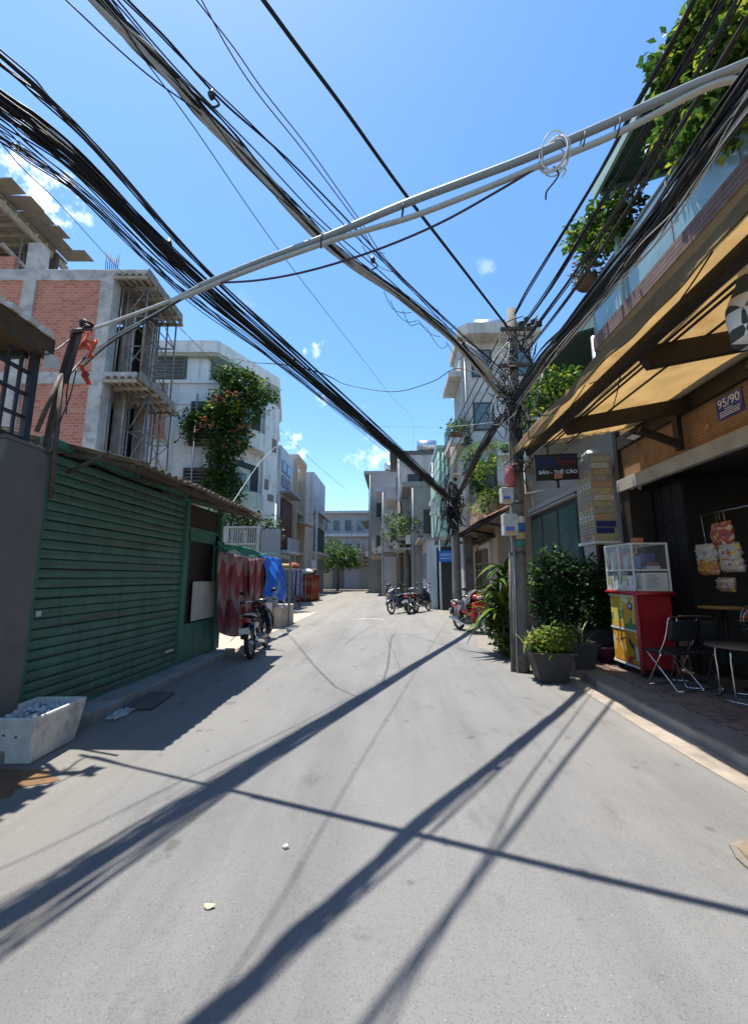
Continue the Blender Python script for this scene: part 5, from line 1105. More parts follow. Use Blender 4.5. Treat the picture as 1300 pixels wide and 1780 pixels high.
for k in range(3):
    a0 = k*2.094+.5
    MB().grid(lambda a, t: ((.04+a*.15)*math.cos(a0+(t-.5)*(.5+.6*a)), -.09+.05*(t-.5), .85+(.04+a*.15)*math.sin(a0+(t-.5)*(.5+.6*a))), 6, 6, thick=(0, .004, 0)).build('blade', FAN, fn_, world=False)
MB().lathe([(0, .03), (.03, .02), (.035, 0)], (0, -.08, .85), 12, rot=Matrix.Rotation(R(90), 3, 'X')).build('blade_hub', FAN, fn_, world=False)
mb = MB()
for r_ in (.07, .13, .19, .215): mb.tube([Vector((r_*math.cos(i*.2618), -.13+.05*(r_/.215)**2, .85+r_*math.sin(i*.2618))) for i in range(24)], .003, 4, closed=True)
for k in range(12): a = k*.5236; mb.tube([(0, -.13, .85), (.215*math.cos(a), -.08, .85+.215*math.sin(a)), (.2*math.cos(a), .03, .85+.2*math.sin(a))], .0025, 4)
mb.build('guard', CHR, fn_, world=False)
# snack bags on a hook rail
rk = tag(MB().tube([(4.12, 6.88, 2.32), (4.12, 2.4, 2.32)], .012, 6).build('hook_rail', CHR), 'thin chrome rail across the shop opening carrying snack bags', 'rail')
for k, (u, v, w_, h_, c_, nm) in enumerate([(1255, 930, 22, 22, (.42, .07, .04), 'red'), (1228, 962, 24, 16, (.5, .48, .42), 'cream printed'), (1268, 960, 22, 16, (.45, .42, .38), 'pale beige'), (1232, 985, 22, 14, (.6, .24, .04), 'orange'), (1272, 982, 24, 12, (.5, .42, .36), 'clear wrapped'), (1262, 1016, 18, 12, (.4, .28, .22), 'brown')]):
    c = gx(u, v, 4.14); s_ = c.y/FPX; W_, H_ = w_*s_, h_*s_
    t = thing('snack_bag', nm+' snack bag hung on the rail in the shop opening', 'snack bag', tuple(c))
    qq = random.Random(k); secs = []
    for t_ in [i/9 for i in range(10)]:
        e_ = math.sin(math.pi*t_)**.5 if 0 < t_ < 1 else .05
        secs.append(((c.x+qq.uniform(-.012, .012), c.y, c.z+H_*(1-2*t_)), .075*e_*qq.uniform(.7, 1.1)+.003, W_*(.93+.07*e_)*qq.uniform(.93, 1.03), X_, Y_))
    MB().loft(secs, 18, p=2.1).build('bag', flat_print('snack_'+nm, tuple(x*.7 for x in c_), [(.4, .38, .33), tuple(x*.45 for x in c_), (.3, .05, .03), (.45, .3, .08)], 26, k), t)
    MB().tube([(c.x, c.y, c.z+H_), (4.12, c.y, 2.32)], .002, 4).build('string', CHR, t)
# shelving glimpsed inside
sv = thing('wall_shelves', 'dim shelves of goods against the back wall of the shop', 'shelves', (8.3, 5, .12))
for z in (.6, 1.1, 1.6, 2.1): sbox(8.1, 8.48, 2.5, 7.0, z, z+.03, 'shelf', DWOOD, sv)
for y in (2.5, 4.0, 5.5, 6.97): sbox(8.08, 8.47, y, y+.03, .12, 2.4, 'upright', DWOOD, sv)
# ---- card column and signboard beside the shop
cc_ = thing('card_display', 'tall hanging display column pasted with rows of cards', 'display', (3.74, 7.6, 2.1))
dx0, dx1, dy0_, dy1_ = 3.55, 3.93, 7.35, 7.95; zt0, zt1 = 2.13, 3.72
sbox(dx0, dx1, dy0_, dy1_, zt0, zt1, 'core', M('card_core', (.3, .28, .24), .8), cc_)
sbox(dx0-.03, dx1+.03, dy0_-.03, dy1_+.03, zt0-.05, zt0-.003, 'base_tray', CREAM, cc_)
sbox(3.7, 3.8, 7.6, 7.7, .1, zt0-.053, 'post', DWOOD, cc_)
CARDS = [M('card_%d' % i, c, .6, .3, 22.) for i, c in enumerate([(.42, .36, .22), (.48, .45, .38), (.36, .31, .18), (.30, .27, .24), (.40, .25, .15)])]
NAVY = M('card_navy', (.02, .03, .13), .5)
for k in range(13):
    z = zt1-.06-k*.118; mt = CARDS[k % 5] if k not in (10, 11) else NAVY
    sbox(dx0+.02, dx1-.02-.04*(k % 2), dy0_-.012, dy0_-.003, z-.1, z, 'card_strip', mt, cc_); sbox(dx0-.012, dx0-.003, dy0_+.03, dy1_-.04, z-.1, z, 'card_strip', CARDS[(k+2) % 5], cc_)
mb = MB(); q = random.Random(8)
for k in range(13):
    for j in range(4): z = zt1-.085-k*.118; y = dy0_+.08+j*.125; mb.bb(dx0-.0135, dx0-.0122, y, y+.08, z-.05, z)
stuff(mb.build('card_print', M('card_ink', (.22, .2, .17), .7, .4, 30.), cc_))
MB().lathe([(.2, 0), (.19, .05), (.1, .13), (0, .15)], (3.74, 7.6, zt1), 16).build('top_cap', CARDS[1], cc_)
sc_ = gy(968, 812, 7.75); sg = thing('shop_sign', 'black signboard with white lettering under the awning end', 'sign', tuple(sc_), R(-8))
MB().bb(-.40, .37, -.02, .03, -.235, .235).build('board', M('black_sign', (.012, .012, .014), .4), sg, world=False, bevel=.006)
for (a, b, c_, d_) in ((-.41, .38, .236, .25), (-.41, .38, -.25, -.236)): MB().bb(a, b, -.03, .035, c_, d_).build('frame', DWOOD, sg, world=False)
WL[sg.name] = Vector((0, 0, 0))
text_mesh('mobi', .19, 'lettering', M('sign_blue', (.012, .02, .11), .5), sg, (-.2, -.024, .09), (1, 0, 0), (0, 0, 1)); text_mesh('fone', .19, 'lettering', M('sign_red', (.22, .015, .02), .5), sg, (.17, -.024, .09), (1, 0, 0), (0, 0, 1))
text_mesh('BÁN - THẺ CÀO', .095, 'lettering', WHE, sg, (0, -.024, -.105), (1, 0, 0), (0, 0, 1), bold=.002)
MB().bb(-.07, .07, -.035, -.022, -.23, -.14).build('sticker', M('orange_sticker', (.5, .2, .1), .6), sg, world=False); MB().bb(-.02, .02, .0, .03, -.4, -.25).build('drop_bracket', DWOOD, sg, world=False)
MB().tube([(-.42, .05, .2), (.9, .25, .2)], .018, 6).build('arm', DWOOD, sg, world=False)
MB().tube([(-.0, .06, -.38), (-.5, .6, -.38), (-.5, .6, .3)], .014, 6).build('pipe_bracket', WP, sg, world=False)
# ================================================================== RIGHT: NEIGHBOUR HOUSES
GRY = M('grey_stucco', (.27, .265, .25), .9, .12, 2., bump=.25, bscale=50., dirt=((.16, .155, .145), 2., .5, .75))
nb = thing('grey_neighbour_house', 'grey stucco house front with dark framed window next to the shop', 'house', (4.3, 10, 0))
sbox(4.25, 9, 7.4, 12.6, 0, 4.6, 'wall', GRY, nb); sbox(4.1, 4.246, 7.4, 12.6, 3.42, 3.55, 'ledge', GRY, nb)
w0, w1 = gx(1010, 900, 4.25).y, gx(922, 920, 4.25).y; zw = gx(965, 882, 4.25).z
wi = sbox(4.2, 4.246, w0, w1, 1.1, zw, 'window', M('dark_frame', (.03, .04, .04), .6), nb)
for k in range(3):
    a = w0+.1+k*(w1-w0-.1)/3; sbox(4.185, 4.199, a, a+(w1-w0-.1)/3-.12, 1.2, zw-.12, 'pane', glass('green_glass', (.06, .12, .11), .92, .12), wi)
sbox(4.1, 4.246, w0-.1, w1+.1, zw+.02, zw+.08, 'lintel', GRY, nb)
sbox(4.9, 9, 7.45, 12.6, 4.6, 8.0, 'upper_wall', MC['upper_green_wall'], nb); sbox(3.6, 4.9, 8.4, 12.6, 4.62, 4.75, 'balcony_slab', GRY, nb)
MB().prism([(3.2, 7.6, 6.1), (5, 7.6, 6.6), (5, 7.6, 6.66), (3.2, 7.6, 6.16)], (0, 4.6, 0)).build('upper_awning', GRF, nb)
bs = thing('brown_shop_house', 'tan house front with timber door under a brown tiled canopy', 'house', (3.2, 14.5, 0))
TANW = M('tan_render', (.34, .24, .17), .9, .12, 2., dirt=((.2, .14, .1), 2., .5, .75))
sbox(3.15, 8.5, 12.62, 17.2, 0, 4.3, 'wall', TANW, bs); fr_ = sbox(3.05, 3.146, 13.3, 15.6, .02, 2.6, 'door_frame', M('pale_door_frame', (.45, .36, .28), .8), bs)
sbox(3.0, 3.049, 13.5, 15.4, .03, 2.42, 'door', M('brown_door', (.1, .06, .045), .7, .15, 4.), bs); sbox(2.98, 2.999, 14.42, 14.48, .1, 2.4, 'door_stile', DWOOD, bs)
sbox(2.85, 3.146, 12.8, 16.9, 2.72, 2.8, 'door_lintel', DWOOD, bs)
RT = M('brown_roof_tile', (.20, .085, .05), .85, .25, 6., bump=.3); mb = MB()
n_ = 6; mb.grid(lambda a, t: (-.30*a, (t-.5)*.21, .035*math.sin(t*math.pi)+.012*(1-a)), 2, 6, thick=(0, 0, .012)); tm = mb.mesh('roof_tile', RT)
cnp = MB().prism([(2.36, 11.2, 2.98), (3.15, 11.2, 3.36), (3.15, 11.2, 3.32), (2.36, 11.2, 2.94)], (0, 6.2, 0)).build('canopy', DWOOD, bs)
for i in range(29):
    for j in range(3):
        o = inst(tm, 'roof_tile', cnp, (2.36+.27+j*.27, 11.3+i*.21, 3.015+.13*(j+1)), (0, R(25.7), 0)); o.rotation_euler = (0, -R(25.7), 0)
for y in (11.3, 13.2, 15.2, 17.2): MB().bar((3.14, y, 2.85), (2.5, y, 2.98), .06, .07).build('canopy_brace', DWOOD, cnp)
sbox(3.5, 8.5, 12.7, 17.2, 4.3, 4.5, 'terrace_slab', GRY, bs)
cr1 = thing('terrace_creeper', 'sunlit creeper above the brown tiled canopy', 'creeper', (3.0, 14, 4.4))
foliage(plant_blobs([(850, 870, 30, 18), (832, 880, 20, 14), (862, 860, 20, 20)], 3.1, .35)+plant_blobs([(850, 810, 22, 16), (838, 822, 14, 14)], 2.9, .3), 900, .14, 'foliage', [GREENS[0], GREENS[2], GREENS[3]], cr1, [4, 3, 1], .3, 41); MB().tube([(3.4, 12.9, 4.5), (3.1, 12.6, 3.9)], .02, 6).build('stem', MC['vine_bark'], cr1)
pm = thing('terrace_palm', 'small palm with arching fronds on the terrace behind the pole', 'palm', (3.05, 13.6, 4.5))
pcn = gx(848, 775, 3.1); MB().tube([(3.3, pcn.y, 4.5), pcn], [.06, .045], 7).build('trunk', MC['vine_bark'], pm)
for k in range(11):
    a = k*.571*1.7; L_ = 1.0; mb = MB(); d = Vector((math.cos(a), math.sin(a), 0))
    spn = [pcn+d*L_*t+Z_*(.55*t-1.0*t*t) for t in [i/8 for i in range(9)]]
    mb.tube(spn, [.012-.001*i for i in range(9)], 4)
    for i in range(1, 9):
        for s_ in (-1, 1): leaf_shape(mb, spn[i], (d*.5+d.cross(Z_)*s_*.8-Z_*.25), Z_, .38*(1-.04*i), .045, 0)
    mb.build('frond', GREENS[2] if k % 3 == 0 else GREENS[0], pm)
gh = thing('grey_balcony_house', 'tall grey house with stacked balconies behind the utility pole', 'house', (4.5, 18, 0))
GH = M('warm_grey_render', (.44, .42, .39), .9, .12, 1.2, dirt=((.27, .26, .24), 1.3, .5, .75), streak=((.15, .145, .14), 3., .5))
XG, YG, ZG = 3.02, 17.25, gy(830, 578, 17.25).z
sbox(XG, 6.2, YG, 19.3, 0, ZG-.5, 'wall', GH, gh)
for z in (4.6, 7.2, gy(793, 649, YG).z-.25):
    sbox(XG-.55, XG-.004, YG-.2, 19.3, z, z+.25, 'balcony_slab', GH, gh)
    if z < 9:
        rl = sbox(XG-.53, XG-.49, YG-.16, 19.3, z+1.1, z+1.15, 'railing', MC['galvanised'], gh)
        for k in range(12): sbox(XG-.52, XG-.5, YG-.15+k*.2, YG-.13+k*.2, z+.25, z+1.1, 'baluster', MC['galvanised'], rl)
MB().prism([(XG-.15, YG-.4, ZG-.5), (XG+.25, YG-.75, ZG-.5), (6.4, YG-.75, ZG-.5), (6.4, 19.4, ZG-.5), (XG-.15, 19.4, ZG-.5)], (0, 0, .5)).build('roof_slab', GH, gh)
for z in (5.1, 7.8, 10.3):
    for x in (XG+.5, XG+2.2):
        w_ = sbox(x, x+.9, YG-.04, YG-.003, z, z+1.3, 'window', M('dark_frame', (.03, .04, .04), .6), gh); sbox(x+.08, x+.82, YG-.05, YG-.041, z+.08, z+1.22, 'pane', glass('window_glass', (.1, .14, .14), .9), w_)
MB().tube([(XG+.2, YG-.05, 4.5), (XG+.2, YG-.05, ZG-.55)], .05, 8).build('downpipe', MC['galvanised'], gh)
TQ = M('turquoise_paint', (.33, .50, .46), .85, .12, 2., dirt=((.18, .33, .3), 2., .5, .75), streak=((.14, .22, .2), 4., .5))
tq = thing('turquoise_house', 'narrow turquoise house with fluted balcony columns', 'house', (3, 20, 0))
sbox(2.15, 8, 19.4, 23.5, 0, 7.7, 'wall', TQ, tq); sbox(2.1, 8.1, 19.3, 23.6, 7.7, 7.85, 'roof_slab', TQ, tq); sbox(2.02, 2.149, 19.3, 23.4, 5.5, 5.7, 'balcony_slab', TQ, tq); sbox(1.95, 5, 18.95, 19.39, 3.2, 3.35, 'canopy', CONC_PALE, tq)
for k in range(7): MB().tube([(2.2+.2*k, 19.37, 4.2), (2.2+.2*k, 19.37, 7.65)], .045, 8).build('flute', TQ, tq)
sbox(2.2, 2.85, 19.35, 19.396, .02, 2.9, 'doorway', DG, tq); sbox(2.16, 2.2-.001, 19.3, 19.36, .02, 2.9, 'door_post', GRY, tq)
bsg = thing('blue_shop_sign', 'small blue hanging sign over the turquoise house doorway', 'sign', tuple(gy(776, 967, 18.9)))
c = gy(776, 967, 18.9); sbox(c.x-.36, c.x+.36, 18.88, 18.92, c.z-.25, c.z+.25, 'board', M('sign_bright_blue', (.02, .16, .5), .5), bsg); MB().bar((c.x+.3, 18.9, c.z+.25), (c.x+.3, 19.38, 3.18), .03).build('hanger', DWOOD, bsg)
mb = MB(); q = random.Random(4)
for r_, (zz, hh_) in enumerate(((.07, .06), (-.1, .03))):
    x = c.x-.28
    while x < c.x+.26:
        w_ = q.uniform(.025, .05); mb.bb(x, x+.012, 18.872, 18.879, c.z+zz-hh_, c.z+zz+hh_); mb.bb(x+.0121, x+w_, 18.872, 18.879, c.z+zz-hh_*(1 if q.random() < .5 else -.5)-.0, c.z+zz-hh_*(1 if q.random() < .5 else -.5)+.02); x += w_+.03
stuff(mb.build('lettering', WHE, bsg))
wh = thing('white_low_house', 'low white-walled house where the street bends', 'house', (2.5, 23.5, 0))
sbox(1.62, 2.05, 19.9, 23.6, 0, 3.3, 'wall', STN, wh); sbox(1.2, 2.06, 19.8, 23.7, 3.3, 3.4, 'canopy', GRY, wh); sbox(1.58, 1.615, 20.6, 23, .1, 2.7, 'shutter', MC['grey_shutter'], wh)
for k, (y0, y1, x, z, mt, lb, nm) in enumerate([(23.8, 27.6, 1.0, 6.8, GRY, 'grey house with dark shopfront behind the far motorbikes', 'grey_shop_house'), (27.9, 32.6, .25, 10.0, GH, 'tall grey house with an oversailing dark roof slab', 'slab_roof_house'), (33, 38.5, -1.0, 8.5, STN, 'stained white house past the slab-roofed one', 'stained_house'), (39, 46, -2.4, 11.5, GRY, 'grey block on the bend before the street end', 'bend_house')]):
    t = thing(nm, lb, 'house', (x+2, (y0+y1)/2, 0)); sbox(x, x+7, y0, y1, 0, z, 'wall', mt, t); sbox(x-.5, x+7.1, y0-.05, y1+.05, z, z+.3, 'roof_slab', MC['dark_board'] if k == 1 else mt, t)
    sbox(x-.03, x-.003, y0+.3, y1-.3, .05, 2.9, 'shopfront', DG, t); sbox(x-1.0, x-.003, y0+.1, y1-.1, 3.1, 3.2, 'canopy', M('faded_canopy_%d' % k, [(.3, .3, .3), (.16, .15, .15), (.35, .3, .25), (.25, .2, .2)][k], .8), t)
    zz = 4.0
    while zz+1.6 < z:
        for yy in (y0+.6, (y0+y1)/2+.3):
            w_ = sbox(x-.05, x-.003, yy, yy+1.3, zz, zz+1.4, 'window', M('dark_frame', (.03, .04, .04), .6), t); sbox(x-.06, x-.051, yy+.1, yy+1.2, zz+.1, zz+1.3, 'pane', glass('window_glass', (.1, .14, .14), .9), w_)
            w2 = sbox(min(x+.5+(yy-y0)*.4, x+5), min(x+1.5+(yy-y0)*.4, x+6), y0-.05, y0-.003, zz, zz+1.4, 'window', M('dark_frame', (.03, .04, .04), .6), t)
        sbox(x-.8, x-.003, y0+.2, y1-.2, zz-.35, zz-.2, 'balcony_slab', mt, t); zz += 3.2
# lived-in clutter on the house fronts
ACM = M('ac_white', (.55, .55, .53), .6, .1, 8., dirt=((.3, .28, .25), 4., .5, .75)); STL = M('steel_tank', (.55, .56, .57), .3, .1, 8., metal=.9)
def ac(par, x, y, z, face):      # air-conditioner box with fan ring; face 'x' looks to -x, 'X' to +x, 'y' to -y
    if face == 'y': b_ = sbox(x-.4, x+.4, y-.32, y-.02, z, z+.55, 'air_conditioner', ACM, par); MB().lathe([(.2, 0), (.2, .02), (.05, .02), (.05, 0)], (x-.08, y-.322, z+.27), 16, rot=Matrix.Rotation(R(90), 3, 'X')).build('fan_grille', BLKP, b_)
    else:
        s_ = 1 if face == 'X' else -1; b_ = sbox(x+s_*.02, x+s_*.32, y-.4, y+.4, z, z+.55, 'air_conditioner', ACM, par); MB().lathe([(.2, 0), (.2, .02), (.05, .02), (.05, 0)], (x+s_*.322, y-.08, z+.27), 16, rot=Matrix.Rotation(R(90*s_), 3, 'Y')).build('fan_grille', BLKP, b_)
def tank(par, x, y, z):
    MB().tube([(x-.7, y, z+.75), (x+.7, y, z+.75)], .5, 20).build('water_tank', STL, par); [sbox(x+k-.04, x+k+.04, y-.45, y+.45, z, z+.4, 'tank_stand', DWOOD, par) for k in (-.5, .5)]
def pipe(par, pts, r_=.04): MB().tube(pts, r_, 7).build('drain_pipe', MC['galvanised'], par)
def grille(par, x, y0, y1, z0, z1):
    mb = MB()
    for k in range(7): y = y0+(y1-y0)*k/6; mb.bar((x, y, z0), (x, y, z1), .02)
    for k in range(4): z = z0+(z1-z0)*k/3; mb.bar((x, y0, z), (x, y1, z), .02)
    mb.build('window_grille', WP, par)
ac(gh, XG+1.8, YG, 6.6, 'y'); tank(gh, 4.6, 18.3, ZG)
ac(tq, 2.15, 20.3, 4.6, 'x'); pipe(tq, [(2.1, 21.5, 0.1), (2.1, 21.5, 7.6)])
ac(ww_, -10.6, 19.38, 5.4, 'y'); pipe(ww_, [(-10.0, 19.3, .1), (-10.0, 19.3, 10.8)])
for k, o_ in enumerate([o for o in bpy.data.objects if o.name in ('grey_shop_house', 'slab_roof_house', 'stained_house', 'bend_house')]):
    w_ = {'grey_shop_house': (1.0, 23.8, 27.6, 6.8), 'slab_roof_house': (.25, 27.9, 32.6, 10.0), 'stained_house': (-1.0, 33, 38.5, 8.5), 'bend_house': (-2.4, 39, 46, 11.5)}[o_.name]
    x, y0, y1, z = w_; tank(o_, x+2.2, y0+1.5, z+.3); pipe(o_, [(x+.12, y0-.06, .2), (x+.12, y0-.06, z-.1)]); ac(o_, x, y0+.5, 3.4, 'x')
    grille(o_, x-.09, y0+.6, y0+1.9, 4.0, 5.4)
    mb = MB().tube([(x-.78, y0+.25, 4.75), (x-.78, y1-.25, 4.75)], .02, 6).build('balcony_rail', MC['galvanised'], o_)
    for j in range(14): yy = y0+.3+j*(y1-y0-.6)/13; sbox(x-.79, x-.77, yy-.01, yy+.01, 3.8, 4.75, 'baluster', MC['galvanised'], mb)
    for j in range(3): yy = y0+.8+j*1.0; MB().grid(lambda a, t: (x-.80+.03*math.sin(a*9), yy+a*.55, 4.76-t*(.6+.1*j)), 8, 4, thick=(.006, 0, 0)).build('washing', M('washing_%d' % j, [(.5, .5, .52), (.16, .22, .4), (.45, .2, .2)][j], .9), o_)
for (y0, y1, z) in ((29.2, 30.3, 8.2), (30.6, 31.7, 8.2)): grille([o for o in bpy.data.objects if o.name == 'blue_window_house'][0], -6.26, y0, y1, z, z+.8)
tree('street_tree', 'slim leafy tree growing at the far grey shop house', (.75, 24.6, 0), 6.2, 1.5, 33, .2, 1900)
hv = thing('wall_creeper', 'creeper trailing down the grey house behind the cables', 'creeper', (3.6, 17.1, 5)); foliage([((3.5, 17.05, 6.0), (.5, .16, .9)), ((3.9, 17.05, 5.0), (.6, .18, .6)), ((3.25, 17.05, 7.6), (.25, .15, .7))], 800, .17, 'foliage', [GREENS[0], GREENS[1], GREENS[2]], hv, [3, 3, 1.5], .5, 78); MB().tube([(3.6, 17.2, 4.3), (3.5, 17.15, 6), (3.25, 17.15, 8)], .03, 6).build('stem', MC['vine_bark'], hv)
fg = thing('roof_garden_shrub', 'leafy roof garden shrub on the grey house behind the cables', 'shrub', (2.7, 17.2, 7.45))
foliage([((2.75, 17.15, 7.9), (.4, .3, .5)), ((2.8, 17.8, 7.8), (.35, .4, .4))], 420, .16, 'foliage', [GREENS[0], GREENS[2], GREENS[1]], fg, [3, 2, 3], .2, 77); MB().lathe([(.16, 0), (.22, .3), (.2, .3), (0, .27)], (2.75, 17.3, 7.45), 14).build('pot', pot_m, fg)
# ================================================================== PLANTERS
PLK = M('grey_plastic_planter', (.045, .043, .042), .6, .15, 8., bump=.1); SOILP = M('potting_soil', (.05, .035, .025), .95, .3, 20., bump=.5)
def trough(name, label, c, w0, d0, w1, d1, h_, mat, rz=0, cat='planter'):
    t = thing(name, label, cat, c, rz); tubframe(w0, d0, w1, d1, h_, .022).build('trough', mat, t, world=False, bevel=.01)
    MB().bb(-w1+.04, w1-.04, -d1+.04, d1-.04, h_-.09, h_-.04).build('soil', SOILP, t, world=False); 
    mb = MB(); 
    for (a, b, c_, d_) in ((-w1-.02, w1+.02, -d1-.02, -d1-.001), (-w1-.02, w1+.02, d1+.001, d1+.02), (-w1-.02, -w1-.001, -d1, d1), (w1+.001, w1+.02, -d1, d1)): mb.bb(a, b, c_, d_, h_-.035, h_+.004)
    mb.build('rim', mat, t, world=False); return t
def loc_fol(t, blobs, *a, **k):
    c = wloc(t); return foliage([(Vector(b[0])+c, b[1]) for b in blobs], *a, **k)
p1_ = trough('planter', 'tapered dark planter of bright green leaves at the foot of the utility pole', (2.27, 6.38, .004), .19, .14, .30, .2, .42, PLK)
loc_fol(p1_, [((-.12, 0, .52), (.17, .15, .14)), ((.08, 0, .57), (.19, .16, .2)), ((.24, .0, .48), (.1, .14, .1)), ((.04, -.14, .48), (.22, .1, .1))], 850, .085, 'foliage', [GREENS[2], GREENS[0], GREENS[3]], p1_, [4, 2, 3], .1, 51)  # lighter greens weighted up, so sunlight sits in the leaf colours
VAR = M('variegated_leaf', (.3, .33, .12), .5, .5, 16., trans=.3); VARD = M('dark_sword_leaf', (.05, .085, .03), .5, .5, 18., trans=.2)
def sword(t, c, n_, L, mats, seed, spread=.35, w=.045, arch=.25):
    q = random.Random(seed); ms = []
    for v_ in range(3):
        mb = MB(); ar = arch*(.6+.5*v_); mb.grid(lambda a, s: (ar*L*s*s*1.2, (a-.5)*w*(1.1-s)**.6*(.5+2*min(s, .25)), L*(s-.35*ar*s*s)+.15*abs(a-.5)*w), 2, 8, thick=(.003, 0, 0))
        for mt in mats: ms.append(mb.mesh('leaf', mt))
    for k in range(n_):
        o = inst(q.choice(ms), 'leaf', t, (c[0]+q.gauss(0, .04), c[1]+q.gauss(0, .04), c[2]), (0, q.uniform(0, spread), q.uniform(0, 6.283)), [q.uniform(.7, 1.15)]*3, world=False)
sword(p1_, (-.21, .05, .36), 18, .38, [VAR, VARD], 3)
p2_ = trough('planter', 'square dark pot of striped sword leaves behind the bright planter', (2.86, 6.72, .11), .14, .14, .2, .2, .40, PLK); sword(p2_, (0, 0, .33), 20, .42, [VARD, VAR], 4, .6)
p3_ = trough('planter_box', 'long dark planter box holding the big dark bush', (3.15, 7.62, .1), .55, .22, .66, .28, .52, PLK)
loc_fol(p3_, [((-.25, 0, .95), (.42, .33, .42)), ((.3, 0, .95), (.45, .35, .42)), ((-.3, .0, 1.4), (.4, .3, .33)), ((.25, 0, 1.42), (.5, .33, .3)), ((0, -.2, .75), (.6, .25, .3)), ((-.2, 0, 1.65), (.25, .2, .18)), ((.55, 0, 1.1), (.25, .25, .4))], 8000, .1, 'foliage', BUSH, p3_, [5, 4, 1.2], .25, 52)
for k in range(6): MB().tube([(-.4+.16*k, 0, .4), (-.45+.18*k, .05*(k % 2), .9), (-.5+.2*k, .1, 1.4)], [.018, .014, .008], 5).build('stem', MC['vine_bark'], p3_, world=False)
loc_fol(p3_, [((-.42, -.05, 1.78), (.2, .15, .12)), ((-.62, -.1, 1.3), (.1, .15, .3))], 120, .08, 'sunlit_leaves', [GREENS[2], GREENS[0]], p3_, [2, 2], .2, 53)  # paler greens at top and left: sunlight put into leaf colour
p4_ = thing('corn_plant', 'tall potted plant with long arching bright leaves behind the utility pole', 'potted plant', (2.2, 8.3, .006))
MB().lathe([(.15, 0), (.17, .05), (.23, .40), (.26, .41), (.26, .45), (.22, .45), (.21, .4), (0, .39)], (0, 0, 0), 20).build('pot', M('brown_glazed_pot', (.13, .07, .055), .5, .2, 8., clear=.2), p4_, world=False)
q = random.Random(9); lm = []
for v_ in range(4):
    mb = MB(); ar = .35+.2*v_; L_ = .7
    mb.grid(lambda a, s: (L_*(s*(.5+.3*v_/3)+ar*.45*s*s), (a-.5)*.11*math.sin(math.pi*min(1, .12+s*.95))**.7, L_*(.85*s-ar*1.25*s*s)+.25*abs(a-.5)*.08), 2, 9, thick=(0, 0, .003))
    for mt in (GREENS[0], GREENS[2], GREENS[3], GREENS[1]): lm.append(mb.mesh('leaf', mt))
for st, (sx_, sy_, hz_) in enumerate(((-.16, 0, 1.3), (.0, .05, 1.6), (-.1, -.08, .98), (-.2, .1, .75))):
    MB().tube([(0, 0, .38), (sx_*.6, sy_*.6, hz_*.6), (sx_, sy_, hz_)], .016, 6).build('cane', MC['vine_bark'], p4_, world=False)
    for k in range(23): inst(lm[q.choices(range(16), [3, 4, 2, 1]*4)[0]], 'leaf', p4_, (sx_, sy_, hz_-.3*q.random()), (0, q.uniform(-.35, .3), k*2.4+q.uniform(-.3, .3)), [q.uniform(.75, 1.15)]*3, world=False)  # pale greens favoured here to stand in for sun on the leaves
loc_fol(p4_, [((-.12, -.25, .25), (.2, .2, .16)), ((-.25, .0, .5), (.15, .2, .2)), ((-.2, 0, .85), (.2, .2, .35))], 900, .11, 'foliage', [GREENS[0], GREENS[2], GREENS[1]], p4_, [3, 4, 2], .4, 54)
p5_ = thing('pot', 'small dark purple pot on the pavement beside the drinks cart', 'pot', (3.45, 7.15, .122)); MB().lathe([(.1, 0), (.15, .22), (.165, .22), (.165, .25), (.13, .25), (0, .22)], (0, 0, 0), 18).build('bowl', M('purple_pot', (.06, .015, .04), .5), p5_, world=False)
# leaf litter and stones on the road
for k, (u, v, s_, mt, lb) in enumerate([(364, 1577, .05, 'dry_leaf', 'curled dry leaf lying on the open asphalt'), (497, 1474, .03, 'pale_stone', 'small pale stone on the open asphalt')]):
    p = gz(u, v, .006); mm = M(mt, [(.5, .42, .28), (.55, .53, .48)][k], .9)
    if k == 0: tag(MB().grid(lambda a, t: (p.x+(a-.5)*.05+.006*math.sin(t*5), p.y+(t-.5)*.035*math.sin(.3+a*2.6), .008+.012*abs(a-.5)+.006*math.sin(t*3)), 6, 4, thick=(0, 0, .001)).build('dry_leaf', mm), lb, 'leaf')
    else: tag(MB().loft([((p.x-.018, p.y, .012), .004, .006, Y_, Z_), ((p.x, p.y, .015), .016, .011, Y_, Z_), ((p.x+.016, p.y, .012), .005, .006, Y_, Z_)], 8).build('stone', mm), lb, 'stone')
# ================================================================== POLES
PCON = M('pole_concrete', (.20, .185, .165), .9, .25, 4., bump=.7, bscale=40., dirt=((.07, .062, .055), 4., .45, .65), streak=((.06, .055, .05), 12., .7))
BC = MC['black_cable']; GC = M('grey_cable', (.40, .41, .40), .6, .15, 12.); WC = M('white_cable', (.6, .59, .56), .6, .12, 12.)
P1b, P1t = Vector((2.03, 7.0, 0)), Vector((2.2, 7.0, 6.38))
pole1 = thing('utility_pole', 'leaning concrete utility pole with meter boxes behind the bright planter', 'utility pole', tuple(P1b))
MB().tube([P1b.lerp(P1t, i/10) for i in range(11)], [.135-.005*i for i in range(11)], 18).build('shaft', PCON, pole1)
def onP1(z): return P1b.lerp(P1t, z/6.38)
for z in (1.9, 2.35, 2.75, 3.4, 4.3, 5.4): MB().tube([onP1(z-.02), onP1(z+.02)], .135-.0078*z+.006, 18).build('strap', RUST, pole1)
BOXM = M('meter_box_grey', (.45, .45, .43), .6, .1, 8., dirt=((.25, .23, .2), 5., .5, .75))
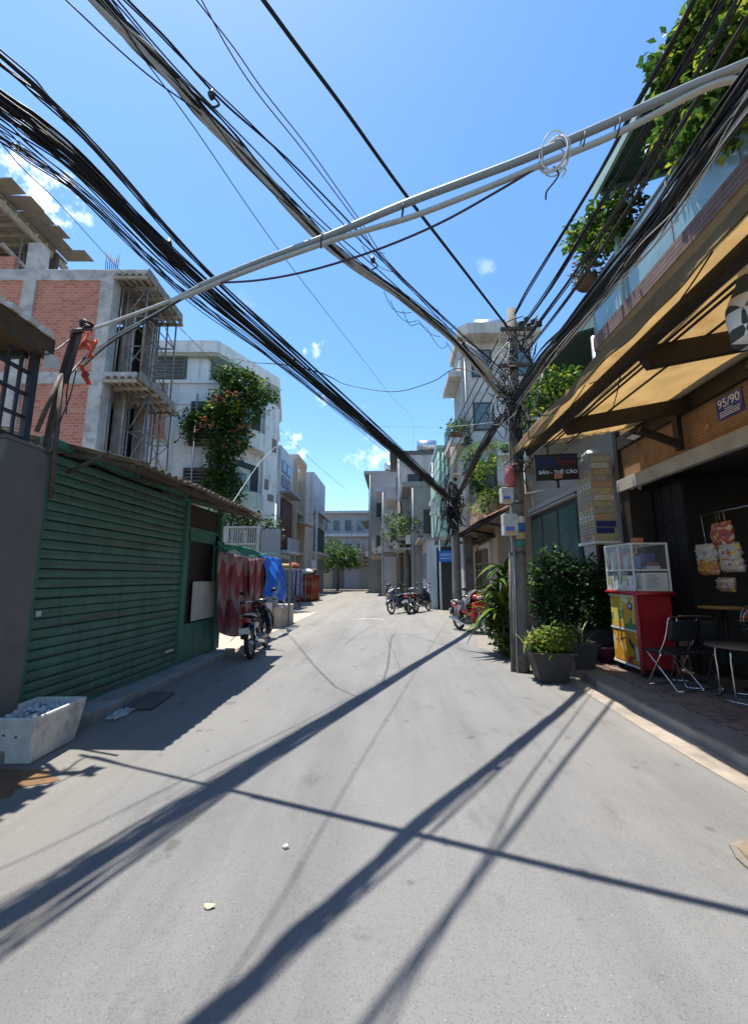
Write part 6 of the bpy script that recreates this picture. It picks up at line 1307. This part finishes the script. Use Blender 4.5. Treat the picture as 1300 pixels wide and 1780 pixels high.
for (z, w, h_, dx, dz, nm) in ((2.36, .24, .36, -.16, 0, 'meter_box'), (2.86, .2, .26, -.2, 0, 'meter_box')):
    c = onP1(z); bxo = MB().bb(c.x+dx-w/2, c.x+dx+w/2, c.y-.2, c.y-.03, z-h_/2, z+h_/2).build(nm, BOXM, pole1, bevel=.012)
    MB().bb(c.x+dx-w*.36, c.x+dx+w*.2, c.y-.206, c.y-.201, z-h_*.3, z-h_*.1).build('label', M('blue_label', (.1, .14, .4), .5), bxo); MB().bb(c.x+dx-w*.36, c.x+dx+w*.3, c.y-.206, c.y-.201, z-h_*.44, z-h_*.33).build('label', M('orange_label', (.6, .35, .1), .5), bxo)
for (z, mt) in ((2.32, 'sign_bright_blue'), (2.18, 'card_0'), (2.05, 'green_rope'), (2.45, 'white_sticker')):
    c = onP1(z); MB().grid(lambda a, t: (c.x+math.sin((a-.35)*1.5)*(.128), c.y-math.cos((a-.35)*1.5)*.128, z+(t-.5)*.11), 8, 2, thick=(0, -.002, 0)).build('sticker', MC[mt], pole1)
MB().tube([onP1(.0)+Vector((-.16, -.05, 0)), onP1(2.1)+Vector((-.16, -.08, 0))], .022, 8).build('conduit', PCON, pole1)
MB().tube([onP1(.0)+Vector((-.10, -.13, 0)), onP1(1.3)+Vector((-.10, -.12, 0)), onP1(2.2)+Vector((-.1, -.12, 0))], .016, 8).build('conduit', MC['galvanised'], pole1)
pk = tag(MB().loft([((onP1(3.2).x-.15, 6.84, 3.38), .02, .02, X_, Y_), ((onP1(3.2).x-.16, 6.84, 3.3), .07, .06, X_, Y_), ((onP1(3.2).x-.15, 6.84, 3.12), .1, .08, X_, Y_), ((onP1(3.2).x-.14, 6.84, 3.0), .06, .05, X_, Y_)], 12).build('hanging_bag', M('pink_plastic', (.5, .16, .16), .5, .2, 9., trans=.3)), 'crumpled pink plastic bag tied to the utility pole', 'bag')
# cross-arms and cable brackets
for (z, a) in ((5.9, .25), (5.2, .3)): MB().bb(onP1(z).x-a, onP1(z).x+a*1.5, 6.82, 6.87, z-.03, z+.03).build('cross_arm', RUST, pole1)
for k in range(7): MB().lathe([(.02, 0), (.045, .02), (.03, .05), (.045, .08), (.02, .1)], (onP1(5.9).x+.1+.06*k, 6.86+.05*(k % 2), 5.94+.05*(k % 3)), 10).build('insulator', BLKP, pole1)
# street lamp head on a bracket
c = gp(823, 622, (2.0, 7.0), (-1.74, 2.0)); lc = Vector((1.55, 6.5, 5.0)); lc = gy(826, 624, 6.55)
lh = thing('street_lamp', 'grey oval street lamp head bracketed to the utility pole', 'street lamp', tuple(lc))
MB().loft([(lc+Vector((.32, .12, -.28)), .04, .04, Y_, Z_), (lc+Vector((.17, .06, -.15)), .13, .08, Y_, Z_), (lc, .19, .12, Y_, Z_), (lc+Vector((-.18, -.06, .14)), .15, .1, Y_, Z_), (lc+Vector((-.27, -.1, .2)), .05, .04, Y_, Z_)], 14).build('head', M('lamp_grey', (.4, .4, .4), .5, .1, 9.), lh)
MB().tube(spline([onP1(4.65), lc+Vector((.4, .2, -.32)), lc+Vector((.22, .1, -.14))], 5), .025, 8).build('bracket', MC['galvanised'], lh)
P2b, P2t = Vector((2.16, 14.54, 0)), Vector((2.2, 14.6, 6.2))
pole2 = thing('utility_pole', 'stained concrete pole with loudspeaker horn past the red motorbike', 'utility pole', tuple(P2b))
MB().tube([P2b.lerp(P2t, i/6) for i in range(7)], [.16-.008*i for i in range(7)], 14).build('shaft', PCON, pole2)
hc = gy(793, 832, 14.2); MB().lathe([(0, .17), (.04, .16), (.075, .10), (.14, .035), (.19, 0), (.2, .004), (.155, .055), (.09, .13), (.05, .22), (.065, .24), (.065, .36), (0, .37)], hc, 18, rot=Matrix.Rotation(R(-90), 3, 'X') @ Matrix.Rotation(R(-14), 3, 'Y')).build('loudspeaker_horn', M('horn_cream', (.42, .38, .3), .6, .15, 9.), pole2)
MB().lathe([(0, -.02), (.05, -.02), (.055, .02)], hc+Vector((0, .12, 0)), 12, rot=Matrix.Rotation(R(-90), 3, 'X')).build('horn_throat', BLKP, pole2)
MB().bar(hc+Vector((0, .2, -.02)), (2.18, 14.5, hc.z-.25), .03).build('horn_bracket', RUST, pole2)
pole3 = thing('concrete_post', 'square mildewed concrete post next to the stained pole', 'post', (2.72, 15.2, 0))
sbox(2.55, 2.87, 15.05, 15.35, 0, 3.0, 'shaft', PCON, pole3, bevel=.02); sbox(2.6, 2.78, 14.99, 15.045, 1.95, 2.2, 'fuse_box', MC['dark_board'], pole3)
pole4 = thing('utility_pole', 'distant concrete pole by the slab-roofed house', 'utility pole', (.55, 27.6, 0)); MB().tube([(.4, 27.7, 0), (.4, 27.7, 6.6)], [.15, .1], 12).build('shaft', PCON, pole4)
# ================================================================== CABLES
def path3(pix, a, b, ext0=None, ext1=None):
    pts = [gp(u, v, a, b) for u, v in pix]
    if ext1 is not None:       # carry on beyond the frame in even steps
        d = (pts[-1]-pts[-2]).normalized(); k = max(1, int(ext1/.6)); e = pts[-1]
        pts = pts+[e+d*(ext1*(i+1)/k) for i in range(k)]
    return pts
def cable(pts, r, mat, label, group=None, name='cable', n_=6, cat='cable', sub=5, jit=0., q=rnd):
    pp = spline(pts, sub)
    if jit: 
        ph = q.uniform(0, 6); f = q.uniform(.5, 1.1)
        pp = [p+Vector((jit*math.sin(i*f*.6+ph), 0, jit*math.cos(i*f*.45+ph*2))) for i, p in enumerate(pp)]
    return tag(MB().tube(pp, r, n_).build(name, mat, fix=False), label, cat, group)
def bundle(pts, n_, R_, rr, mats, label, group, seed, jit=.012, wts=None):
    q = random.Random(seed)
    for k in range(n_):
        a = q.uniform(0, 6.283); d = R_*math.sqrt(q.random()); o = Vector((math.cos(a)*d*.7, math.cos(a)*-d*.3, math.sin(a)*d))
        m = q.choices(mats, wts)[0] if wts else q.choice(mats)
        cable([p+o*(1+q.uniform(-.25, .25)) for p in pts], q.uniform(*rr), m, label, group, jit=jit, q=q)
# A: black bundle running from the stained pole over the left of the street
pA = ((2.2, 14.5), (-2.51, 3.0))
ctrA = path3([(776, 862), (740, 830), (640, 742), (480, 606), (370, 514), (280, 430), (150, 297), (60, 222), (0, 178)], *pA, ext1=7)
bundle(ctrA, 30, .095, (.005, .011), [BC], 'black cable packed in the thick bundle above the brick building', 'thick black cable bundle on the left', 61, .006)
bundle([p+Vector((.05*min(i, 8)/4, -.02*min(i, 8)/4, .13+.06*min(1, i/4))) for i, p in enumerate(ctrA)], 4, .05, (.006, .009), [BC], 'black cable running just above the thick left bundle', 'loose cables above the left bundle', 62)
bundle([p-Vector((0, 0, .07+.16*min(1, i/5))) for i, p in enumerate(ctrA)], 13, .13, (.003, .006), [BC], 'thin black cable sagging below the thick left bundle', 'thin cables under the left bundle', 63, .02)
for k, (u, v, i) in enumerate([(294, 425, 0), (510, 628, 1), (620, 722, 2)]):
    c = gp(u, v, *pA); tag(MB().loft([(c+Vector((0, 0, -.05)), .02, .02, X_, Y_), (c, .035, .03, X_, Y_), (c+Vector((0, 0, .06)), .015, .015, X_, Y_)], 8).build('cable_clamp', BLKP), ['black clamp on the left bundle above the scaffolding', 'black clamp on the left bundle where the sagging wire starts', 'black clamp on the left bundle towards the stained pole'][i], 'clamp')
bundle([p+Vector((.022*min(i, 12), -.009*min(i, 12), .04+.018*min(i, 10))) for i, p in enumerate(ctrA)], 4, .03, (.006, .009), [BC], 'black cable swinging wide of the thick left bundle', 'wide cables beside the left bundle', 64)
cable([p+Vector((-.06*min(i, 12), .025*min(i, 12), .12)) for i, p in enumerate(ctrA)], .005, BC, 'lone thin wire on the house side of the left bundle')
# M: mixed grey and black bundle from the leaning pole over the middle
pM = ((2.0, 7.0), (-1.74, 2.0))
ctrM = path3([(884, 690), (852, 664), (788, 588), (702, 516), (598, 442), (508, 355), (430, 272), (360, 195), (300, 130), (240, 65), (175, -5)], *pM, ext1=6)
bundle([p-Vector((0, 0, .03)) for p in ctrM], 11, .045, (.011, .018), [GC, GC, GC, BC], 'grey cable in the twisted middle bundle', 'twisted grey and black middle bundle', 71, .015)
bundle([p-Vector((0, 0, .02)) for p in ctrM], 8, .06, (.004, .008), [BC], 'black cable wound into the middle bundle', 'twisted black cables of the middle bundle', 72, .02)
for k, ups in enumerate(([(880, 650), (800, 580), (690, 475), (615, 395), (500, 275), (380, 170), (290, 70), (220, -5)], [(880, 655), (790, 580), (690, 478), (600, 392), (480, 262), (370, 150), (290, 75), (210, -5)], [(880, 660), (785, 585), (660, 470), (560, 385), (450, 270), (350, 165), (270, 75), (200, -5)])):
    cable(path3(ups, *pM, ext1=6), [.009, .006, .006][k], BC, 'thin black cable spread above the middle bundle', 'cables above the middle bundle', jit=.006)
for k, ups in enumerate(([(870, 640), (700, 490), (620, 385), (530, 265), (450, 165), (400, 90), (348, -5)], [(872, 642), (705, 488), (625, 382), (540, 262), (460, 160), (408, 85), (338, -5)])):
    cable(path3(ups, (2.0, 7.0), (-1.2, 1.8), ext1=5), .0045, M('plum_cable', (.05, .03, .045), .6), 'hair-thin plum wire beside the middle bundle', 'thin plum wires')
cable(path3([(700, 517), (600, 440), (500, 345), (420, 262), (350, 198), (270, 140), (200, 80), (110, -5)], *pM, ext1=5), .005, BC, 'thin wire peeling off the lower edge of the middle bundle')
for (u, v, lb) in ((368, 165, 'black clamp high on the middle bundle'), (648, 452, 'black clamp where the middle bundle passes under the pipes'), (805, 598, 'black clamp on the middle bundle beside the lamp head')):
    c = gp(u, v, *pM); t = thing('cable_clamp', lb, 'clamp', tuple(c)); MB().loft([(c+Vector((0, 0, -.035)), .014, .014, X_, Y_), (c, .03, .026, X_, Y_), (c+Vector((0, 0, .045)), .012, .012, X_, Y_)], 8).build('jaw', BLKP, t); MB().tube(spline([c, c+Vector((.05, .03, -.05)), c+Vector((-.01, 0, -.12))], 4), .008, 6).build('tail', BLKP, t)
mb = MB(); q = random.Random(12)
for k in range(9):
    c = gp(*[(700, 545), (720, 560), (745, 575), (760, 590), (690, 530), (640, 420), (655, 455), (775, 555), (790, 610)][k], *pM); d = (ctrM[3]-ctrM[2]).normalized()
    mb.tube(spline([c+d*.25+Vector((0, 0, .04)), c+d*.1-Vector((0, 0, q.uniform(.02, .12))), c-d*.1-Vector((0, 0, q.uniform(-.05, .12))), c-d*.3+Vector((0, 0, .05))], 5), .004, 4)
tag(mb.build('stray_wires', BC), 'stray curling wires hanging off the lower middle bundle', 'wire')
# T: single heavy cable from the pole top
pT = ((2.19, 7.0), (-1.59, 2.0))
cable(path3([(886, 574), (800, 462), (700, 332), (600, 192), (520, 85), (452, -8)], *pT, ext1=6), .021, BC, 'single heavy black cable rising from the pole top')
# long thin wire from the middle bundle to the far street
cable([gp(245, 95, *pM), gp(340, 225, (-1.6, 2.2), (1.5, 26)), gp(485, 435, (-1.6, 2.2), (1.5, 26)), gp(600, 585, (-1.6, 2.2), (1.5, 26)), gp(680, 690, (-1.6, 2.2), (1.5, 26)), gp(720, 745, (-1.6, 2.2), (1.5, 26)), Vector((.5, 27.5, 6.4))], .0045, BC, 'long thin wire running down the middle of the street')
# C: grey pipes crossing the street
pC = ((-3.3, 3.98), (2.5, 2.01))
up_ = [(136, 573), (165, 570), (220, 551), (300, 521), (350, 496), (450, 455), (570, 411), (700, 357), (820, 310), (935, 265), (1100, 196), (1200, 152), (1300, 108)]
ptsC = path3(up_, *pC, ext1=2.2)
cable(ptsC[:6], .017, GC, 'grey hose between the iron post and the crossing pipes', cat='hose'); cable(ptsC[4:], .028, M('pvc_grey', (.24, .27, .28), .45, .1, 9.), 'upper grey plastic pipe crossing above the street', name='pipe', cat='pipe', n_=10, jit=.006)
lo_ = [(300, 526), (350, 503), (420, 474), (560, 424), (640, 400), (720, 376), (850, 325), (935, 288), (1040, 245), (1120, 208), (1190, 172), (1245, 147)]
ptsL = path3(lo_, *pC); e_ = ptsL[-1]
cable(ptsL+[e_+Vector((.1, -.02, .0)), e_+Vector((.17, -.02, -.06)), e_+Vector((.2, -.02, -.2)), e_+Vector((.4, .05, -.5)), Vector((3.02, 2.2, 4.3))], .021, M('pvc_pale', (.38, .39, .37), .45, .1, 9.), 'lower pale plastic pipe bending down at the balcony', name='pipe', cat='pipe', n_=10, jit=.006)
for k, dz in enumerate((.0, -.03, -.055)): cable(path3([(140, 630+6*k), (190, 590+4*k), (250, 556+3*k), (310, 524), (380, 488), (460, 455)], *pC), .008, [WC, GC, BC][k], ['white', 'grey', 'black'][k]+' wire strapped along the left of the crossing pipes')
cable([gx(118, 655, PX)]+path3([(150, 620), (200, 585), (260, 553), (320, 518)], *pC), .011, BC, 'black wire leading from the iron post up to the crossing pipes')
cable(path3([(370, 492), (450, 487), (540, 470), (650, 436), (760, 390), (860, 335), (935, 290)], *pC), .009, M('plum_cable', (.05, .03, .045), .6), 'dark wire sagging under the crossing pipes')
for k, (u, v) in enumerate(((560, 416), (700, 364), (1012, 243), (1072, 219))):
    c = gp(u, v, *pC); tag(MB().tube([c+Vector((.01*math.cos(a), .036*math.sin(a), .07*math.cos(a)-.01)) for a in [i*.52 for i in range(12)]], .005, 5, closed=True).build('pipe_tie', BC), ['black tie binding both pipes where they come together', 'black tie on the pipes beside the heavy black cable', 'black tie on the pipes just past the white coil', 'black tie on the pipes in front of the upper roof edge'][k], 'tie')
# coil of white wire on the pipes
c0 = gp(960, 268, *pC); cl = thing('wire_coil', 'loose coil of white wire hung on the crossing pipes', 'wire coil', tuple(c0)); q = random.Random(6)
for k in range(6):
    r_ = .095+.02*q.random(); ph = q.uniform(0, 6); t_ = Vector((.94, -.32, 0)); o = Vector((q.uniform(-.03, .03), q.uniform(-.02, .02), q.uniform(-.03, .03)))
    MB().tube([c0+o+t_*(r_*.8*math.cos(a))+Vector((.32, .94, 0))*(.04*math.sin(a+ph))+Z_*(r_*1.15*math.sin(a)) for a in [i*.3 for i in range(21)]], .005, 5, closed=True).build('loop', WC, cl)
MB().tube(spline([c0-Z_*.1, c0+Vector((.03, 0, -.16)), c0+Vector((.0, 0, -.22)), c0+Vector((-.06, 0, -.3)), c0+Vector((-.07, 0, -.36))], 4), .006, 5).build('tail', BC, cl); MB().tube(spline([c0+Vector((.02, 0, -.1)), c0+Vector((.08, 0, -.13)), c0+Vector((.05, 0, -.19))], 4), .006, 5).build('tail', WC, cl)
# B: heavy bundle beside the awning to the right
pB = ((1.93, 7.0), (1.93, 0.0))
ctrB = [onP1(4.55)]+path3([(940, 630), (987, 574), (1061, 484), (1125, 403), (1190, 315), (1300, 160)], *pB, ext1=5)
bundle(ctrB, 34, .10, (.006, .014), [BC], 'black cable packed in the heavy bundle above the awning', 'heavy black bundle above the awning', 81, .012)
bundle([p+Vector((-.02, 0, -.06)) for p in ctrB], 12, .12, (.004, .007), [BC, GC], 'loose thin cable hanging off the bundle above the awning', 'loose cables above the awning', 82, .03)
pU = ((2.15, 7.0), (2.15, 0.0))
for k, (ups, n_) in enumerate([([(894, 545), (920, 497), (1025, 325), (1100, 190), (1166, 73), (1206, -5)], 4), ([(905, 570), (955, 500), (1049, 345), (1163, 152), (1256, -5)], 6), ([(915, 590), (984, 497), (1060, 385), (1130, 278), (1285, -5)], 5), ([(915, 610), (1000, 500), (1100, 350), (1200, 190), (1320, -5)], 4)]):
    lb = ['outermost black cable strand rising from the pole top past the balcony', 'second black cable strand rising past the balcony creeper', 'third black cable strand in front of the balcony plants', 'lowest free black cable strand in front of the balcony plants'][k]
    bundle(path3(ups, *pU, ext1=4), n_, .028, (.006, .012), [BC], lb, lb.split(' ')[0]+' cables past the balcony', 90+k, .004)
# pole to pole
pP = ((2.1, 7.0), (1.7, 20.0))
for k, ups in enumerate(([(878, 570), (840, 640), (800, 720), (761, 801)], [(882, 590), (845, 655), (805, 730), (764, 812)], [(884, 610), (850, 670), (812, 742), (766, 828)], [(888, 640), (858, 690), (818, 756), (770, 838)])):
    cable([onP1(5.9-.25*k)]+path3(ups, *pP, ext1=2), .013, BC, 'black service cable slung between the two street poles', 'service cables between the poles')
ctrD = [onP1(4.4)]+path3([(868, 728), (848, 762), (820, 815), (800, 852), (786, 880)], (2.05, 7.0), (2.2, 14.5))+[P2b.lerp(P2t, .62)]
bundle(ctrD, 14, .10, (.010, .018), [BC], 'black cable in the drooping bundle between the leaning and stained poles', 'drooping bundle between the poles', 95, .03)
# thin sagging cross wires
cable([gy(305, 565, 16.5), gp(360, 608, (-8, 16), (-2.5, 10)), gp(430, 628, (-8, 16), (-2.5, 10)), gp(530, 640, *pA), gp(600, 668, (.2, 9.6), (2, 7)), gp(680, 681, (.2, 9.6), (2, 7)), gp(750, 664, (.2, 9.6), (2, 7)), gp(800, 640, (.2, 9.6), (2, 7)), onP1(4.8)], .01, BC, 'sagging wire from the scaffolding across to the leaning pole')
cable([gy(310, 566, 16.8), gy(400, 660, 20), gy(470, 730, 24), gy(543, 801, 30), gy(600, 850, 40)], .012, BC, 'thin wire from the scaffolding towards the end of the street')
cable([gx(0, 250, -3.3)+Vector((0, -2, .6)), gy(0, 245, 4.0), gy(100, 350, 6.5), gy(200, 460, 9.5), gy(260, 525, 12.5), gy(305, 565, 15.5)], .008, BC, 'thin wire leading in over the brick wall to the scaffolding')
cable([gy(640, 741, 11.8), gy(760, 742, 12.5), gy(850, 735, 9), onP1(4.35)], .006, GC, 'faint grey wire from the left bundle to the leaning pole')
cable([gx(385, 903, -3.2), gy(455, 800, 14), gy(485, 772, 19)], .006, WC, 'white wire slanting up from the shed roof past the white building')
cable([gy(378, 888, 10), gy(440, 897, 16), gy(545, 893, 36)], .014, BC, 'low dark wire along the left house fronts')
# tangles at the poles
def tangle(c, r, n_, seed, label, mats, par=None, rr=.008):
    q = random.Random(seed); t = thing('cable_tangle', label, 'cable tangle', tuple(c)); c = Vector(c)
    for k in range(n_):
        p0 = Vector((q.gauss(0, r[0]*.5), q.gauss(-.05, r[1]*.5), q.gauss(0, r[2]*.5))); pts = [c+p0]
        for _ in range(4): p0 = p0*.6+Vector((q.gauss(0, r[0]*.55), q.gauss(-.03, r[1]*.55), q.gauss(0, r[2]*.55))); pts.append(c+p0)
        MB().tube(spline(pts, 5), rr*q.uniform(.6, 1.4), 5).build('loop', q.choice(mats), t)
    return t
tangle(onP1(4.55)+Vector((-.06, -.1, 0)), (.34, .16, .55), 34, 5, 'knot of looped cables where the bundles meet the leaning pole', [BC, BC, BC, GC])
tangle(onP1(5.75)+Vector((.15, -.05, 0)), (.26, .14, .32), 16, 6, 'loops of cable at the top of the leaning pole', [BC, BC, GC])
tangle(onP1(3.75)+Vector((.0, -.14, 0)), (.16, .1, .6), 18, 7, 'cables hugging the leaning pole below the awning end', [BC, BC, BC, WC])
tangle(P2b.lerp(P2t, .62)+Vector((-.12, -.12, 0)), (.3, .2, .7), 44, 8, 'dense cable knot on the stained pole', [BC], rr=.02)
